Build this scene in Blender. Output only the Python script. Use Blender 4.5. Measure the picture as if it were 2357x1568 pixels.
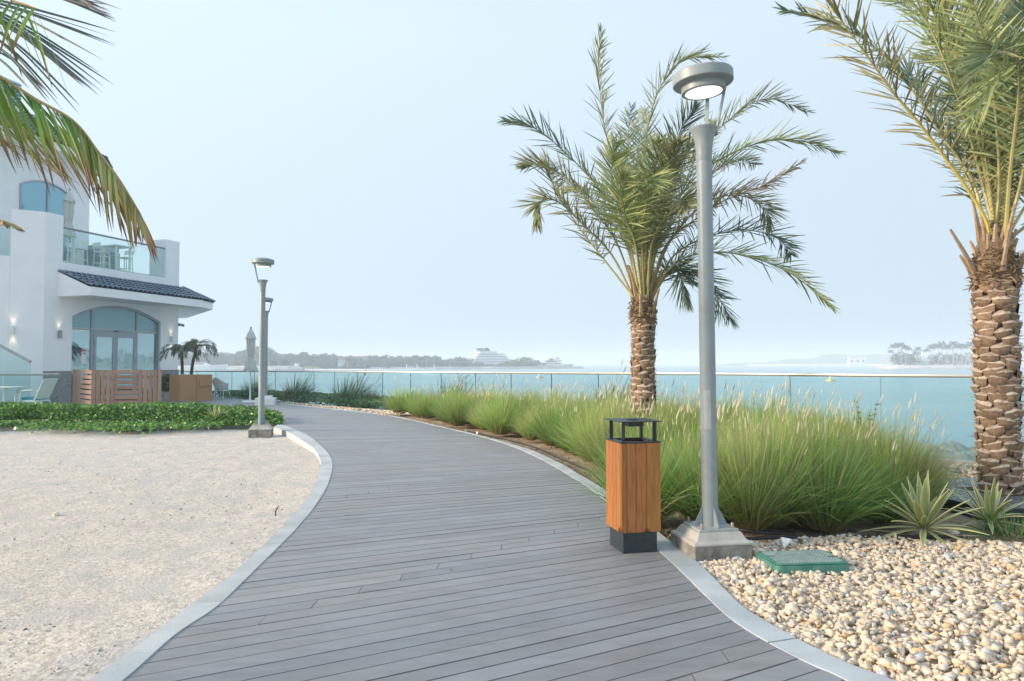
import bpy, bmesh, math, random
import numpy as np
from mathutils import Vector, Matrix

sc = bpy.context.scene
for o in list(bpy.data.objects):
    bpy.data.objects.remove(o)
col = sc.collection
R = math.radians
rnd = random.Random(7)

# ------------------------------------------------------------------ camera
CAMH = 1.35
PITCH = math.atan(54 / 1620)
cam = bpy.data.cameras.new("camera")
cam.lens = 36 * 1620 / 2357
cam.sensor_width = 36
cam.clip_start = 0.1
cam.clip_end = 12000
co = bpy.data.objects.new("camera", cam)
co.location = (0, 0, CAMH)
co.rotation_euler = (R(90) + PITCH, 0, 0)
col.objects.link(co)
sc.camera = co

# ------------------------------------------------------------------ sun, sky, exposure
SUN_AZ = (-0.975, -0.19)     # horizontal direction towards the sun
SUN_EL = 18
SUN_STRENGTH = 4.7
world = bpy.data.worlds.new("World")
sc.world = world
world.use_nodes = True
nt = world.node_tree
nt.nodes.clear()
wo = nt.nodes.new("ShaderNodeOutputWorld")
bg = nt.nodes.new("ShaderNodeBackground")
sky = nt.nodes.new("ShaderNodeTexSky")
sky.sky_type = 'NISHITA'
sky.sun_disc = False
sky.sun_elevation = R(SUN_EL)
sky.sun_rotation = math.atan2(SUN_AZ[0], SUN_AZ[1])
sky.dust_density = 4.0
sky.air_density = 1.0
tc = nt.nodes.new("ShaderNodeTexCoord")
sep = nt.nodes.new("ShaderNodeSeparateXYZ")
ramp = nt.nodes.new("ShaderNodeValToRGB")
ramp.color_ramp.elements[0].position = 0.0
ramp.color_ramp.elements[0].color = (0.475, 0.592, 0.685, 1)
ramp.color_ramp.elements[1].position = 0.75
ramp.color_ramp.elements[1].color = (0.50, 0.675, 0.88, 1)
e = ramp.color_ramp.elements.new(0.12); e.color = (0.51, 0.625, 0.725, 1)
e = ramp.color_ramp.elements.new(0.42); e.color = (0.575, 0.695, 0.805, 1)
nt.links.new(tc.outputs['Generated'], sep.inputs[0])
nt.links.new(sep.outputs['Z'], ramp.inputs[0])
sc1 = nt.nodes.new("ShaderNodeVectorMath"); sc1.operation = 'SCALE'; sc1.inputs[3].default_value = 0.012
nt.links.new(sky.outputs[0], sc1.inputs[0])
sc2 = nt.nodes.new("ShaderNodeVectorMath"); sc2.operation = 'SCALE'; sc2.inputs[3].default_value = 0.95
nt.links.new(ramp.outputs[0], sc2.inputs[0])
# the hazy sky is brighter towards the sun side
dt = nt.nodes.new("ShaderNodeVectorMath"); dt.operation = 'DOT_PRODUCT'; dt.inputs[1].default_value = (-0.97, -0.19, 0.1)
nt.links.new(tc.outputs['Generated'], dt.inputs[0])
sn = nt.nodes.new("ShaderNodeTexNoise"); sn.inputs['Scale'].default_value = 1.6; sn.inputs['Detail'].default_value = 3
nt.links.new(tc.outputs['Generated'], sn.inputs['Vector'])
am = nt.nodes.new("ShaderNodeMath"); am.operation = 'MULTIPLY_ADD'; am.inputs[1].default_value = 0.10; nt.links.new(sn.outputs['Fac'], am.inputs[0])
nt.links.new(dt.outputs['Value'], am.inputs[2])
rg = nt.nodes.new("ShaderNodeMapRange"); rg.inputs[1].default_value = -0.7; rg.inputs[2].default_value = 0.7; rg.inputs[3].default_value = 0.85; rg.inputs[4].default_value = 1.06
nt.links.new(am.outputs[0], rg.inputs[0]); nt.links.new(rg.outputs[0], sc2.inputs[3])
ad = nt.nodes.new("ShaderNodeVectorMath"); ad.operation = 'ADD'
nt.links.new(sc1.outputs[0], ad.inputs[0]); nt.links.new(sc2.outputs[0], ad.inputs[1])
nt.links.new(ad.outputs[0], bg.inputs[0])
bg.inputs[1].default_value = 1.0
nt.links.new(bg.outputs[0], wo.inputs[0])

sl = bpy.data.lights.new("sun", 'SUN')
sl.energy = SUN_STRENGTH
sl.angle = R(15)
sl.color = (1.0, 0.80, 0.60)
so = bpy.data.objects.new("sun", sl)
sd = Vector((SUN_AZ[0] * math.cos(R(SUN_EL)), SUN_AZ[1] * math.cos(R(SUN_EL)), math.sin(R(SUN_EL)))).normalized()
so.rotation_euler = sd.to_track_quat('Z', 'Y').to_euler()
so.location = (-20, -4, 12)
col.objects.link(so)

sc.view_settings.view_transform = 'Standard'
sc.view_settings.look = 'None'
sc.view_settings.exposure = 0.43
sc.view_settings.gamma = 1.0
sc.render.engine = 'CYCLES'
sc.cycles.volume_bounces = 3
sc.cycles.max_bounces = 8
sc.cycles.transparent_max_bounces = 24
sc.cycles.use_denoising = True

# ------------------------------------------------------------------ pixel helpers (pixels of a 2357-wide view of the photo)
_c, _s = math.cos(PITCH), math.sin(PITCH)
def ray(u, v):
    x = (u - 1178.5) / 1620; y = (784 - v) / 1620
    return Vector((x, _c - y * _s, _s + y * _c))
def at(u, v, Y):
    r = ray(u, v); k = Y / r.y
    return Vector((k * r.x, Y, CAMH + k * r.z))
def gnd(u, v, z=0.0):
    r = ray(u, v); k = (z - CAMH) / r.z
    return Vector((k * r.x, k * r.y, z))
def lerp(a, b, t): return a + (b - a) * t
def catmull(P, n):
    P = [Vector(p) for p in P]
    Q = [P[0] * 2 - P[1]] + P + [P[-1] * 2 - P[-2]]
    out = []
    m = len(P) - 1
    for i in range(n + 1):
        x = i / n * m; k = min(int(x), m - 1); t = x - k
        a, b, c, d = Q[k:k + 4]
        out.append(0.5 * ((2 * b) + (c - a) * t + (2 * a - 5 * b + 4 * c - d) * t * t + (3 * b - a - 3 * c + d) * t ** 3))
    return out

# ------------------------------------------------------------------ object helpers
def tag(o, label=None, cat=None, group=None, kind=None):
    if label: o["label"] = label
    if cat: o["category"] = cat
    if group: o["group"] = group
    if kind: o["kind"] = kind
    return o
def empty(name, loc, rz=0, label=None, cat=None, group=None):
    o = bpy.data.objects.new(name, None)
    o.empty_display_size = 0.1
    o.location = loc; o.rotation_euler = (0, 0, rz)
    col.objects.link(o)
    return tag(o, label, cat, group)
def copy_tree(o, loc=None, rz=None, scale=None, label=None):
    def cp(x, par):
        c = x.copy(); col.objects.link(c)
        c.parent = par
        for ch in x.children: cp(ch, c)
        return c
    c = cp(o, None)
    if loc is not None: c.location = loc
    if rz is not None: c.rotation_euler = (0, 0, rz)
    if scale is not None: c.scale = (scale,) * 3 if not hasattr(scale, '__len__') else scale
    if label: c["label"] = label
    return c

class MB:
    def __init__(s, X=None):
        s.v = []; s.f = []; s.c = []; s.m = []; s.X = X; s.col = (1, 1, 1); s.mi = 0
    def add(s, vs, fs, cols=None):
        n = len(s.v)
        for i, p in enumerate(vs):
            p = Vector(p)
            if s.X is not None: p = s.X @ p
            s.v.append(tuple(p)); s.c.append(cols[i] if cols else s.col)
        for f in fs:
            s.f.append(tuple(n + i for i in f)); s.m.append(s.mi)
    def box(s, c, d, rz=0, M=None):
        hx, hy, hz = d[0] / 2, d[1] / 2, d[2] / 2
        vs = [Vector((x * hx, y * hy, z * hz)) for z in (-1, 1) for y in (-1, 1) for x in (-1, 1)]
        rot = M if M is not None else Matrix.Rotation(rz, 3, 'Z')
        vs = [rot @ v + Vector(c) for v in vs]
        s.add(vs, [(0, 2, 3, 1), (4, 5, 7, 6), (0, 1, 5, 4), (1, 3, 7, 5), (3, 2, 6, 7), (2, 0, 4, 6)])
    def bb(s, x0, x1, y0, y1, z0, z1):
        s.box(((x0 + x1) / 2, (y0 + y1) / 2, (z0 + z1) / 2), (abs(x1 - x0), abs(y1 - y0), abs(z1 - z0)))
    def extr(s, poly, vec):
        n = len(poly); vec = Vector(vec)
        vs = [Vector(p) for p in poly]; vs += [p + vec for p in vs]
        s.add(vs, [tuple(range(n))[::-1], tuple(range(n, 2 * n))] + [(i, (i + 1) % n, n + (i + 1) % n, n + i) for i in range(n)])
    def tube(s, P, rad, sides=8, cap=True, cols=None, flat=1.0):
        P = [Vector(p) for p in P]; n = len(P)
        if not hasattr(rad, '__len__'): rad = [rad] * n
        base = []
        T0 = (P[1] - P[0]).normalized()
        ref = Vector((0, 0, 1)) if abs(T0.z) < 0.9 else Vector((0, 1, 0))
        A = T0.cross(ref).normalized()
        vs = []; cc = []
        for i in range(n):
            T = (P[min(i + 1, n - 1)] - P[max(i - 1, 0)]).normalized()
            A = (A - T * A.dot(T)).normalized(); B = T.cross(A)
            for k in range(sides):
                a = 2 * math.pi * k / sides
                vs.append(P[i] + (A * math.cos(a) + B * math.sin(a) * flat) * rad[i])
                cc.append(cols[i] if cols else s.col)
        fs = [(i * sides + k, i * sides + (k + 1) % sides, (i + 1) * sides + (k + 1) % sides, (i + 1) * sides + k) for i in range(n - 1) for k in range(sides)]
        if cap:
            fs.append(tuple(range(sides))[::-1]); fs.append(tuple((n - 1) * sides + k for k in range(sides)))
        s.add(vs, fs, cc)
    def lathe(s, prof, c=(0, 0, 0), seg=32, cap=True):
        c = Vector(c); vs = []
        for r, z in prof:
            for k in range(seg):
                a = 2 * math.pi * k / seg
                vs.append(c + Vector((r * math.cos(a), r * math.sin(a), z)))
        n = len(prof)
        fs = [(i * seg + k, i * seg + (k + 1) % seg, (i + 1) * seg + (k + 1) % seg, (i + 1) * seg + k) for i in range(n - 1) for k in range(seg)]
        if cap:
            fs.append(tuple(range(seg))[::-1]); fs.append(tuple((n - 1) * seg + k for k in range(seg)))
        s.add(vs, fs)
    def build(s, name, mats, parent=None, org=(0, 0, 0), smooth=False, bevel=0, angle=35):
        me = bpy.data.meshes.new(name)
        org = Vector(org)
        me.from_pydata([(x - org.x, y - org.y, z - org.z) for x, y, z in s.v], [], s.f)
        if not isinstance(mats, (list, tuple)): mats = [mats]
        for m in mats: me.materials.append(m)
        if len(mats) > 1: me.polygons.foreach_set("material_index", s.m)
        ca = me.color_attributes.new("tint", 'FLOAT_COLOR', 'POINT')
        ca.data.foreach_set("color", np.hstack([np.array(s.c, dtype=np.float32), np.ones((len(s.c), 1), np.float32)]).ravel())
        if smooth:
            me.polygons.foreach_set("use_smooth", [True] * len(s.f))
            if smooth != 2:
                me.set_sharp_from_angle(angle=R(angle))
        me.update()
        o = bpy.data.objects.new(name, me)
        col.objects.link(o)
        if parent is not None: o.parent = parent
        else: o.location = org
        if bevel:
            b = o.modifiers.new("bevel", 'BEVEL'); b.width = bevel; b.segments = 2; b.limit_method = 'ANGLE'; b.angle_limit = R(40)
        return o

def np_obj(name, V, F, mat, C=None, parent=None, org=(0, 0, 0), smooth=False):
    V = np.asarray(V, np.float32) - np.array(org, np.float32)
    F = np.asarray(F, np.int32)
    k = F.shape[1]
    me = bpy.data.meshes.new(name)
    me.vertices.add(len(V)); me.vertices.foreach_set("co", V.ravel())
    me.loops.add(F.size); me.loops.foreach_set("vertex_index", F.ravel())
    me.polygons.add(len(F)); me.polygons.foreach_set("loop_start", np.arange(0, F.size, k, dtype=np.int32))
    me.polygons.foreach_set("loop_total", np.full(len(F), k, np.int32))
    if smooth: me.polygons.foreach_set("use_smooth", np.ones(len(F), bool))
    me.materials.append(mat)
    if C is not None:
        ca = me.color_attributes.new("tint", 'FLOAT_COLOR', 'POINT')
        ca.data.foreach_set("color", np.hstack([np.asarray(C, np.float32), np.ones((len(C), 1), np.float32)]).ravel())
    me.update(calc_edges=True); me.validate()
    o = bpy.data.objects.new(name, me); col.objects.link(o)
    if parent is not None: o.parent = parent
    else: o.location = org
    return o

# ------------------------------------------------------------------ materials
def mat(name, c, rough=0.6, c2=None, scale=5.0, detail=6, bump=0.0, bscale=None, metal=0.0, tint=False, transl=0.0, spec=0.5,
        contrast=(0.35, 0.65), stretch=None, c3=None, s3=1.0, obj_var=0.0, thr3=(0.5, 0.7)):
    m = bpy.data.materials.new(name); m.use_nodes = True
    t = m.node_tree; N = t.nodes; Lk = t.links
    b = N['Principled BSDF']
    b.inputs['Roughness'].default_value = rough
    b.inputs['Metallic'].default_value = metal
    b.inputs['Specular IOR Level'].default_value = spec
    tcn = N.new('ShaderNodeTexCoord'); vec = tcn.outputs['Object']
    if stretch:
        mp = N.new('ShaderNodeMapping'); mp.inputs['Scale'].default_value = stretch
        Lk.new(vec, mp.inputs[0]); vec = mp.outputs[0]
    outc = None
    if c2 is not None:
        n = N.new('ShaderNodeTexNoise'); n.inputs['Scale'].default_value = scale; n.inputs['Detail'].default_value = detail
        Lk.new(vec, n.inputs['Vector'])
        r = N.new('ShaderNodeValToRGB')
        r.color_ramp.elements[0].position = contrast[0]; r.color_ramp.elements[1].position = contrast[1]
        r.color_ramp.elements[0].color = (*c, 1); r.color_ramp.elements[1].color = (*c2, 1)
        Lk.new(n.outputs['Fac'], r.inputs[0]); outc = r.outputs[0]
    else:
        rgb = N.new('ShaderNodeRGB'); rgb.outputs[0].default_value = (*c, 1); outc = rgb.outputs[0]
    if c3 is not None:
        n = N.new('ShaderNodeTexNoise'); n.inputs['Scale'].default_value = s3; n.inputs['Detail'].default_value = 4
        Lk.new(vec, n.inputs['Vector'])
        mr = N.new('ShaderNodeMapRange'); mr.inputs[1].default_value = thr3[0]; mr.inputs[2].default_value = thr3[1]
        Lk.new(n.outputs['Fac'], mr.inputs[0])
        mx = N.new('ShaderNodeMix'); mx.data_type = 'RGBA'
        Lk.new(mr.outputs[0], mx.inputs[0]); Lk.new(outc, mx.inputs[6]); mx.inputs[7].default_value = (*c3, 1)
        outc = mx.outputs[2]
    if tint:
        a = N.new('ShaderNodeAttribute'); a.attribute_name = 'tint'
        mx = N.new('ShaderNodeMix'); mx.data_type = 'RGBA'; mx.blend_type = 'MULTIPLY'; mx.inputs[0].default_value = 1
        Lk.new(outc, mx.inputs[6]); Lk.new(a.outputs['Color'], mx.inputs[7]); outc = mx.outputs[2]
    if obj_var:
        oi = N.new('ShaderNodeObjectInfo')
        mr = N.new('ShaderNodeMapRange'); mr.inputs[3].default_value = 1 - obj_var; mr.inputs[4].default_value = 1 + obj_var
        Lk.new(oi.outputs['Random'], mr.inputs[0])
        vm = N.new('ShaderNodeVectorMath'); vm.operation = 'SCALE'
        Lk.new(outc, vm.inputs[0]); Lk.new(mr.outputs[0], vm.inputs[3]); outc = vm.outputs[0]
    Lk.new(outc, b.inputs['Base Color'])
    if bump:
        n = N.new('ShaderNodeTexNoise'); n.inputs['Scale'].default_value = bscale or scale * 3; n.inputs['Detail'].default_value = 8
        Lk.new(vec, n.inputs['Vector'])
        bp = N.new('ShaderNodeBump'); bp.inputs['Strength'].default_value = 1; bp.inputs['Distance'].default_value = bump
        Lk.new(n.outputs['Fac'], bp.inputs['Height']); Lk.new(bp.outputs[0], b.inputs['Normal'])
    if transl:
        tr = N.new('ShaderNodeBsdfTranslucent'); ms = N.new('ShaderNodeMixShader'); ms.inputs[0].default_value = transl
        Lk.new(outc, tr.inputs[0]); Lk.new(b.outputs[0], ms.inputs[1]); Lk.new(tr.outputs[0], ms.inputs[2])
        Lk.new(ms.outputs[0], N['Material Output'].inputs[0])
    return m

def glass_mat(name, tint, gl=1.0, rough=0.02, opaque=0.0, oc=(0.5, 0.6, 0.6)):
    m = bpy.data.materials.new(name); m.use_nodes = True
    t = m.node_tree; N = t.nodes; Lk = t.links; N.remove(N['Principled BSDF'])
    tr = N.new('ShaderNodeBsdfTransparent'); tr.inputs[0].default_value = (*tint, 1)
    g = N.new('ShaderNodeBsdfGlossy'); g.inputs['Roughness'].default_value = rough
    fr = N.new('ShaderNodeLayerWeight'); fr.inputs[0].default_value = 0.5
    pw = N.new('ShaderNodeMath'); pw.operation = 'POWER'; pw.inputs[1].default_value = 4.5
    Lk.new(fr.outputs['Facing'], pw.inputs[0])
    mu = N.new('ShaderNodeMath'); mu.operation = 'MULTIPLY_ADD'; mu.inputs[1].default_value = 0.6 * gl; mu.inputs[2].default_value = 0.035 * gl
    Lk.new(pw.outputs[0], mu.inputs[0])
    mx = N.new('ShaderNodeMixShader'); Lk.new(mu.outputs[0], mx.inputs[0]); Lk.new(tr.outputs[0], mx.inputs[1]); Lk.new(g.outputs[0], mx.inputs[2])
    last = mx.outputs[0]
    if opaque:
        d = N.new('ShaderNodeBsdfDiffuse'); d.inputs[0].default_value = (*oc, 1)
        m2 = N.new('ShaderNodeMixShader'); m2.inputs[0].default_value = opaque
        Lk.new(last, m2.inputs[1]); Lk.new(d.outputs[0], m2.inputs[2]); last = m2.outputs[0]
    Lk.new(last, N['Material Output'].inputs[0])
    return m

def mirror_glass(name, dark, refl, f, rough=0.02):
    m = bpy.data.materials.new(name); m.use_nodes = True
    t = m.node_tree; N = t.nodes; Lk = t.links; N.remove(N['Principled BSDF'])
    d = N.new('ShaderNodeBsdfDiffuse'); d.inputs[0].default_value = (*dark, 1)
    g = N.new('ShaderNodeBsdfGlossy'); g.inputs[0].default_value = (*refl, 1); g.inputs['Roughness'].default_value = rough
    tcn = N.new('ShaderNodeTexCoord'); n = N.new('ShaderNodeTexNoise'); n.inputs['Scale'].default_value = 1.2
    Lk.new(tcn.outputs['Object'], n.inputs['Vector'])
    bp = N.new('ShaderNodeBump'); bp.inputs['Distance'].default_value = 0.01; bp.inputs['Strength'].default_value = 0.4
    Lk.new(n.outputs['Fac'], bp.inputs['Height']); Lk.new(bp.outputs[0], g.inputs['Normal'])
    mx = N.new('ShaderNodeMixShader'); mx.inputs[0].default_value = f
    Lk.new(d.outputs[0], mx.inputs[1]); Lk.new(g.outputs[0], mx.inputs[2]); Lk.new(mx.outputs[0], N['Material Output'].inputs[0])
    return m

def emit_mat(name, c, s):
    m = bpy.data.materials.new(name); m.use_nodes = True
    b = m.node_tree.nodes['Principled BSDF']
    b.inputs['Base Color'].default_value = (0.8, 0.8, 0.75, 1)
    b.inputs['Emission Color'].default_value = (*c, 1); b.inputs['Emission Strength'].default_value = s
    return m

M = {}
M['kerb'] = mat('kerb_stone', (0.40, 0.425, 0.42), 0.75, (0.52, 0.54, 0.53), 3, bump=0.0015, bscale=90, tint=True, c3=(0.36, 0.36, 0.33), s3=14, thr3=(0.6, 0.85))
M['sand'] = mat('sand', (0.46, 0.40, 0.335), 0.95, (0.72, 0.64, 0.55), 30, 10, bump=0.008, bscale=60, spec=0.1, c3=(0.50, 0.47, 0.43), s3=2.4, thr3=(0.46, 0.72))
M['gbed'] = mat('gravel_bed_fill', (0.42, 0.36, 0.28), 0.95, (0.62, 0.54, 0.43), 20, bump=0.006, bscale=60)  # pale base sheet added to lighten the dark gaps between the stones
M['soil'] = mat('soil', (0.33, 0.245, 0.17), 0.95, (0.48, 0.38, 0.28), 6, bump=0.01, bscale=50, spec=0.1)
M['land'] = mat('land', (0.30, 0.26, 0.2), 0.95, (0.4, 0.35, 0.28), 1, spec=0.1)
M['under'] = mat('under_deck', (0.035, 0.035, 0.035), 0.9)
M['steel'] = mat('painted_steel', (0.255, 0.30, 0.31), 0.42, (0.285, 0.33, 0.335), 4, spec=0.5, c3=(0.25, 0.27, 0.265), s3=9)
M['steel_d'] = mat('steel_plate', (0.34, 0.37, 0.36), 0.5, (0.42, 0.44, 0.42), 12, bump=0.0006, bscale=80)
M['alu'] = mat('brushed_rail', (0.55, 0.54, 0.50), 0.32, (0.60, 0.59, 0.55), 3, metal=0.55)
M['concrete'] = mat('concrete', (0.40, 0.38, 0.33), 0.9, (0.52, 0.49, 0.43), 5, bump=0.004, bscale=40)
M['concrete_r'] = mat('rough_concrete', (0.17, 0.16, 0.14), 0.95, (0.34, 0.32, 0.28), 11, bump=0.012, bscale=28)
M['plaster'] = mat('white_plaster', (0.86, 0.865, 0.865), 0.85, (0.91, 0.91, 0.90), 1.3, bump=0.0008, bscale=60, spec=0.2, c3=(0.81, 0.81, 0.80), s3=0.9, thr3=(.58, .8))
M['stone'] = mat('stone_cladding', (0.20, 0.21, 0.20), 0.8, (0.34, 0.34, 0.32), 22, bump=0.002, bscale=70)
M['frame'] = mat('window_frame', (0.36, 0.41, 0.45), 0.45, metal=0.2)
M['framed'] = mat('window_gasket', (0.05, 0.06, 0.065), 0.5)
M['tile'] = mat('blue_tile', (0.08, 0.125, 0.175), 0.3, (0.14, 0.19, 0.24), 6, tint=True)
M['rubber'] = mat('black_plastic', (0.018, 0.02, 0.022), 0.5)
M['grate'] = mat('grate_plastic', (0.15, 0.16, 0.16), 0.35, (0.27, 0.27, 0.25), 8)  # black plastic coloured grey: sky sheen and dust put into the colour
M['white'] = mat('white_paint', (0.74, 0.75, 0.72), 0.5, (0.79, 0.80, 0.77), 4)
M['cream'] = mat('cream_paint', (0.88, 0.88, 0.78), 0.5)
M['wicker'] = mat('white_wicker', (0.62, 0.64, 0.62), 0.6, (0.75, 0.76, 0.73), 60, bump=0.002, bscale=120)
M['teal'] = mat('teal_fabric', (0.02, 0.22, 0.32), 0.85, (0.03, 0.27, 0.38), 20)
M['canvas'] = mat('canvas', (0.60, 0.60, 0.55), 0.85, (0.70, 0.70, 0.65), 6, transl=0.15)
M['binmetal'] = mat('anthracite_metal', (0.022, 0.032, 0.038), 0.42, (0.032, 0.044, 0.05), 30)
M['valve'] = mat('green_plastic', (0.045, 0.18, 0.135), 0.5, (0.07, 0.24, 0.18), 10, c3=(0.12, 0.25, 0.20), s3=20)
M['valve_top'] = mat('dusty_green_lid', (0.22, 0.32, 0.27), 0.75, (0.36, 0.40, 0.33), 16, bump=0.001, bscale=60)
M['gravel'] = mat('limestone', (0.84, 0.84, 0.84), 0.85, (1.0, 1.0, 1.0), 25, bump=0.001, bscale=90, tint=True, spec=0.1)
M['rock'] = mat('boulder_rock', (0.30, 0.29, 0.26), 0.9, (0.46, 0.44, 0.39), 1.6, bump=0.05, bscale=4)
M['frock'] = mat('far_rock', (0.50, 0.47, 0.42), 0.9, (0.66, 0.63, 0.57), 0.15, tint=True)
M['leaf'] = mat('palm_leaf', (0.9, 0.9, 0.9), 0.5, (1, 1, 1), 3, tint=True, transl=0.22, spec=0.4)
M['rachis'] = mat('palm_rachis', (0.9, 0.9, 0.9), 0.5, (1, 1, 1), 12, tint=True)
M['bark'] = mat('palm_bark', (0.75, 0.75, 0.75), 0.9, (1.1, 1.1, 1.1), 25, tint=True, bump=0.006, bscale=45, spec=0.15)
M['grass'] = mat('grass_blade', (0.9, 0.9, 0.9), 0.55, (1, 1, 1), 2, tint=True, transl=0.35, spec=0.25, obj_var=0.24)
M['plume'] = mat('grass_plume', (0.86, 0.84, 0.74), 0.9, transl=0.45, tint=True, spec=0.1)
M['cover'] = mat('creeper_leaf', (0.9, 0.9, 0.9), 0.38, (1, 1, 1), 8, tint=True, transl=0.3, spec=0.5)
M['agave'] = mat('agave_leaf', (0.95, 0.95, 0.95), 0.5, (1, 1, 1), 8, tint=True, transl=0.08)
M['farleaf'] = mat('far_foliage', (0.9, 0.9, 0.9), 0.9, tint=True, spec=0.0)
M['glass'] = glass_mat('fence_glass', (0.85, 0.94, 0.935), 0.8)
M['edge'] = mat('glass_edge', (0.06, 0.16, 0.15), 0.3)
M['bglass'] = glass_mat('balcony_glass', (0.89, 0.965, 0.96), 0.8, opaque=0.05, oc=(0.45, 0.65, 0.66))
M['dglass'] = mirror_glass('door_glass', (0.06, 0.13, 0.15), (0.62, 0.84, 0.88), 0.50)
M['tglass'] = mirror_glass('frosted_glass', (0.17, 0.35, 0.39), (0.6, 0.8, 0.85), 0.18, 0.25)
M['uglass'] = mirror_glass('upper_glass', (0.13, 0.33, 0.40), (0.55, 0.8, 0.9), 0.35, 0.1)
M['lamp'] = emit_mat('lamp_lens', (0.96, 1.0, 0.88), 1.0)
M['bulb'] = emit_mat('wall_lamp_glow', (1.0, 0.82, 0.55), 3)

def wood_mat(name, a, b, knot, sc_=(1, 1, 0.12), tint=True, grain=45):
    m = bpy.data.materials.new(name); m.use_nodes = True
    t = m.node_tree; N = t.nodes; Lk = t.links; B = N['Principled BSDF']
    B.inputs['Roughness'].default_value = 0.55
    tcn = N.new('ShaderNodeTexCoord'); mp = N.new('ShaderNodeMapping'); mp.inputs['Scale'].default_value = sc_
    Lk.new(tcn.outputs['Object'], mp.inputs[0])
    n = N.new('ShaderNodeTexNoise'); n.inputs['Scale'].default_value = grain; n.inputs['Detail'].default_value = 5; n.inputs['Distortion'].default_value = 0.6
    Lk.new(mp.outputs[0], n.inputs['Vector'])
    r = N.new('ShaderNodeValToRGB'); r.color_ramp.elements[0].position = 0.3; r.color_ramp.elements[1].position = 0.72
    r.color_ramp.elements[0].color = (*a, 1); r.color_ramp.elements[1].color = (*b, 1); Lk.new(n.outputs['Fac'], r.inputs[0])
    out = r.outputs[0]
    if knot is not None:
        mp2 = N.new('ShaderNodeMapping'); mp2.inputs['Scale'].default_value = (1, 1, 0.55)
        Lk.new(tcn.outputs['Object'], mp2.inputs[0])
        vo = N.new('ShaderNodeTexVoronoi'); vo.inputs['Scale'].default_value = 6.0
        Lk.new(mp2.outputs[0], vo.inputs['Vector'])
        mr = N.new('ShaderNodeMapRange'); mr.inputs[1].default_value = 0.17; mr.inputs[2].default_value = 0.27; mr.inputs[3].default_value = 1; mr.inputs[4].default_value = 0
        Lk.new(vo.outputs['Distance'], mr.inputs[0])
        mx = N.new('ShaderNodeMix'); mx.data_type = 'RGBA'; Lk.new(mr.outputs[0], mx.inputs[0]); Lk.new(out, mx.inputs[6]); mx.inputs[7].default_value = (*knot, 1)
        out = mx.outputs[2]
    if tint:
        at_ = N.new('ShaderNodeAttribute'); at_.attribute_name = 'tint'
        mx = N.new('ShaderNodeMix'); mx.data_type = 'RGBA'; mx.blend_type = 'MULTIPLY'; mx.inputs[0].default_value = 1
        Lk.new(out, mx.inputs[6]); Lk.new(at_.outputs['Color'], mx.inputs[7]); out = mx.outputs[2]
    Lk.new(out, B.inputs['Base Color'])
    bp = N.new('ShaderNodeBump'); bp.inputs['Distance'].default_value = 0.0012; Lk.new(n.outputs['Fac'], bp.inputs['Height']); Lk.new(bp.outputs[0], B.inputs['Normal'])
    return m
M['pine'] = wood_mat('stained_pine', (0.31, 0.11, 0.022), (0.48, 0.20, 0.048), (0.09, 0.03, 0.012))
M['teak'] = wood_mat('weathered_teak', (0.27, 0.165, 0.115), (0.40, 0.26, 0.185), None, grain=30)
M['veneer'] = wood_mat('veneer_panel', (0.42, 0.22, 0.10), (0.52, 0.29, 0.14), None, grain=60)

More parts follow.
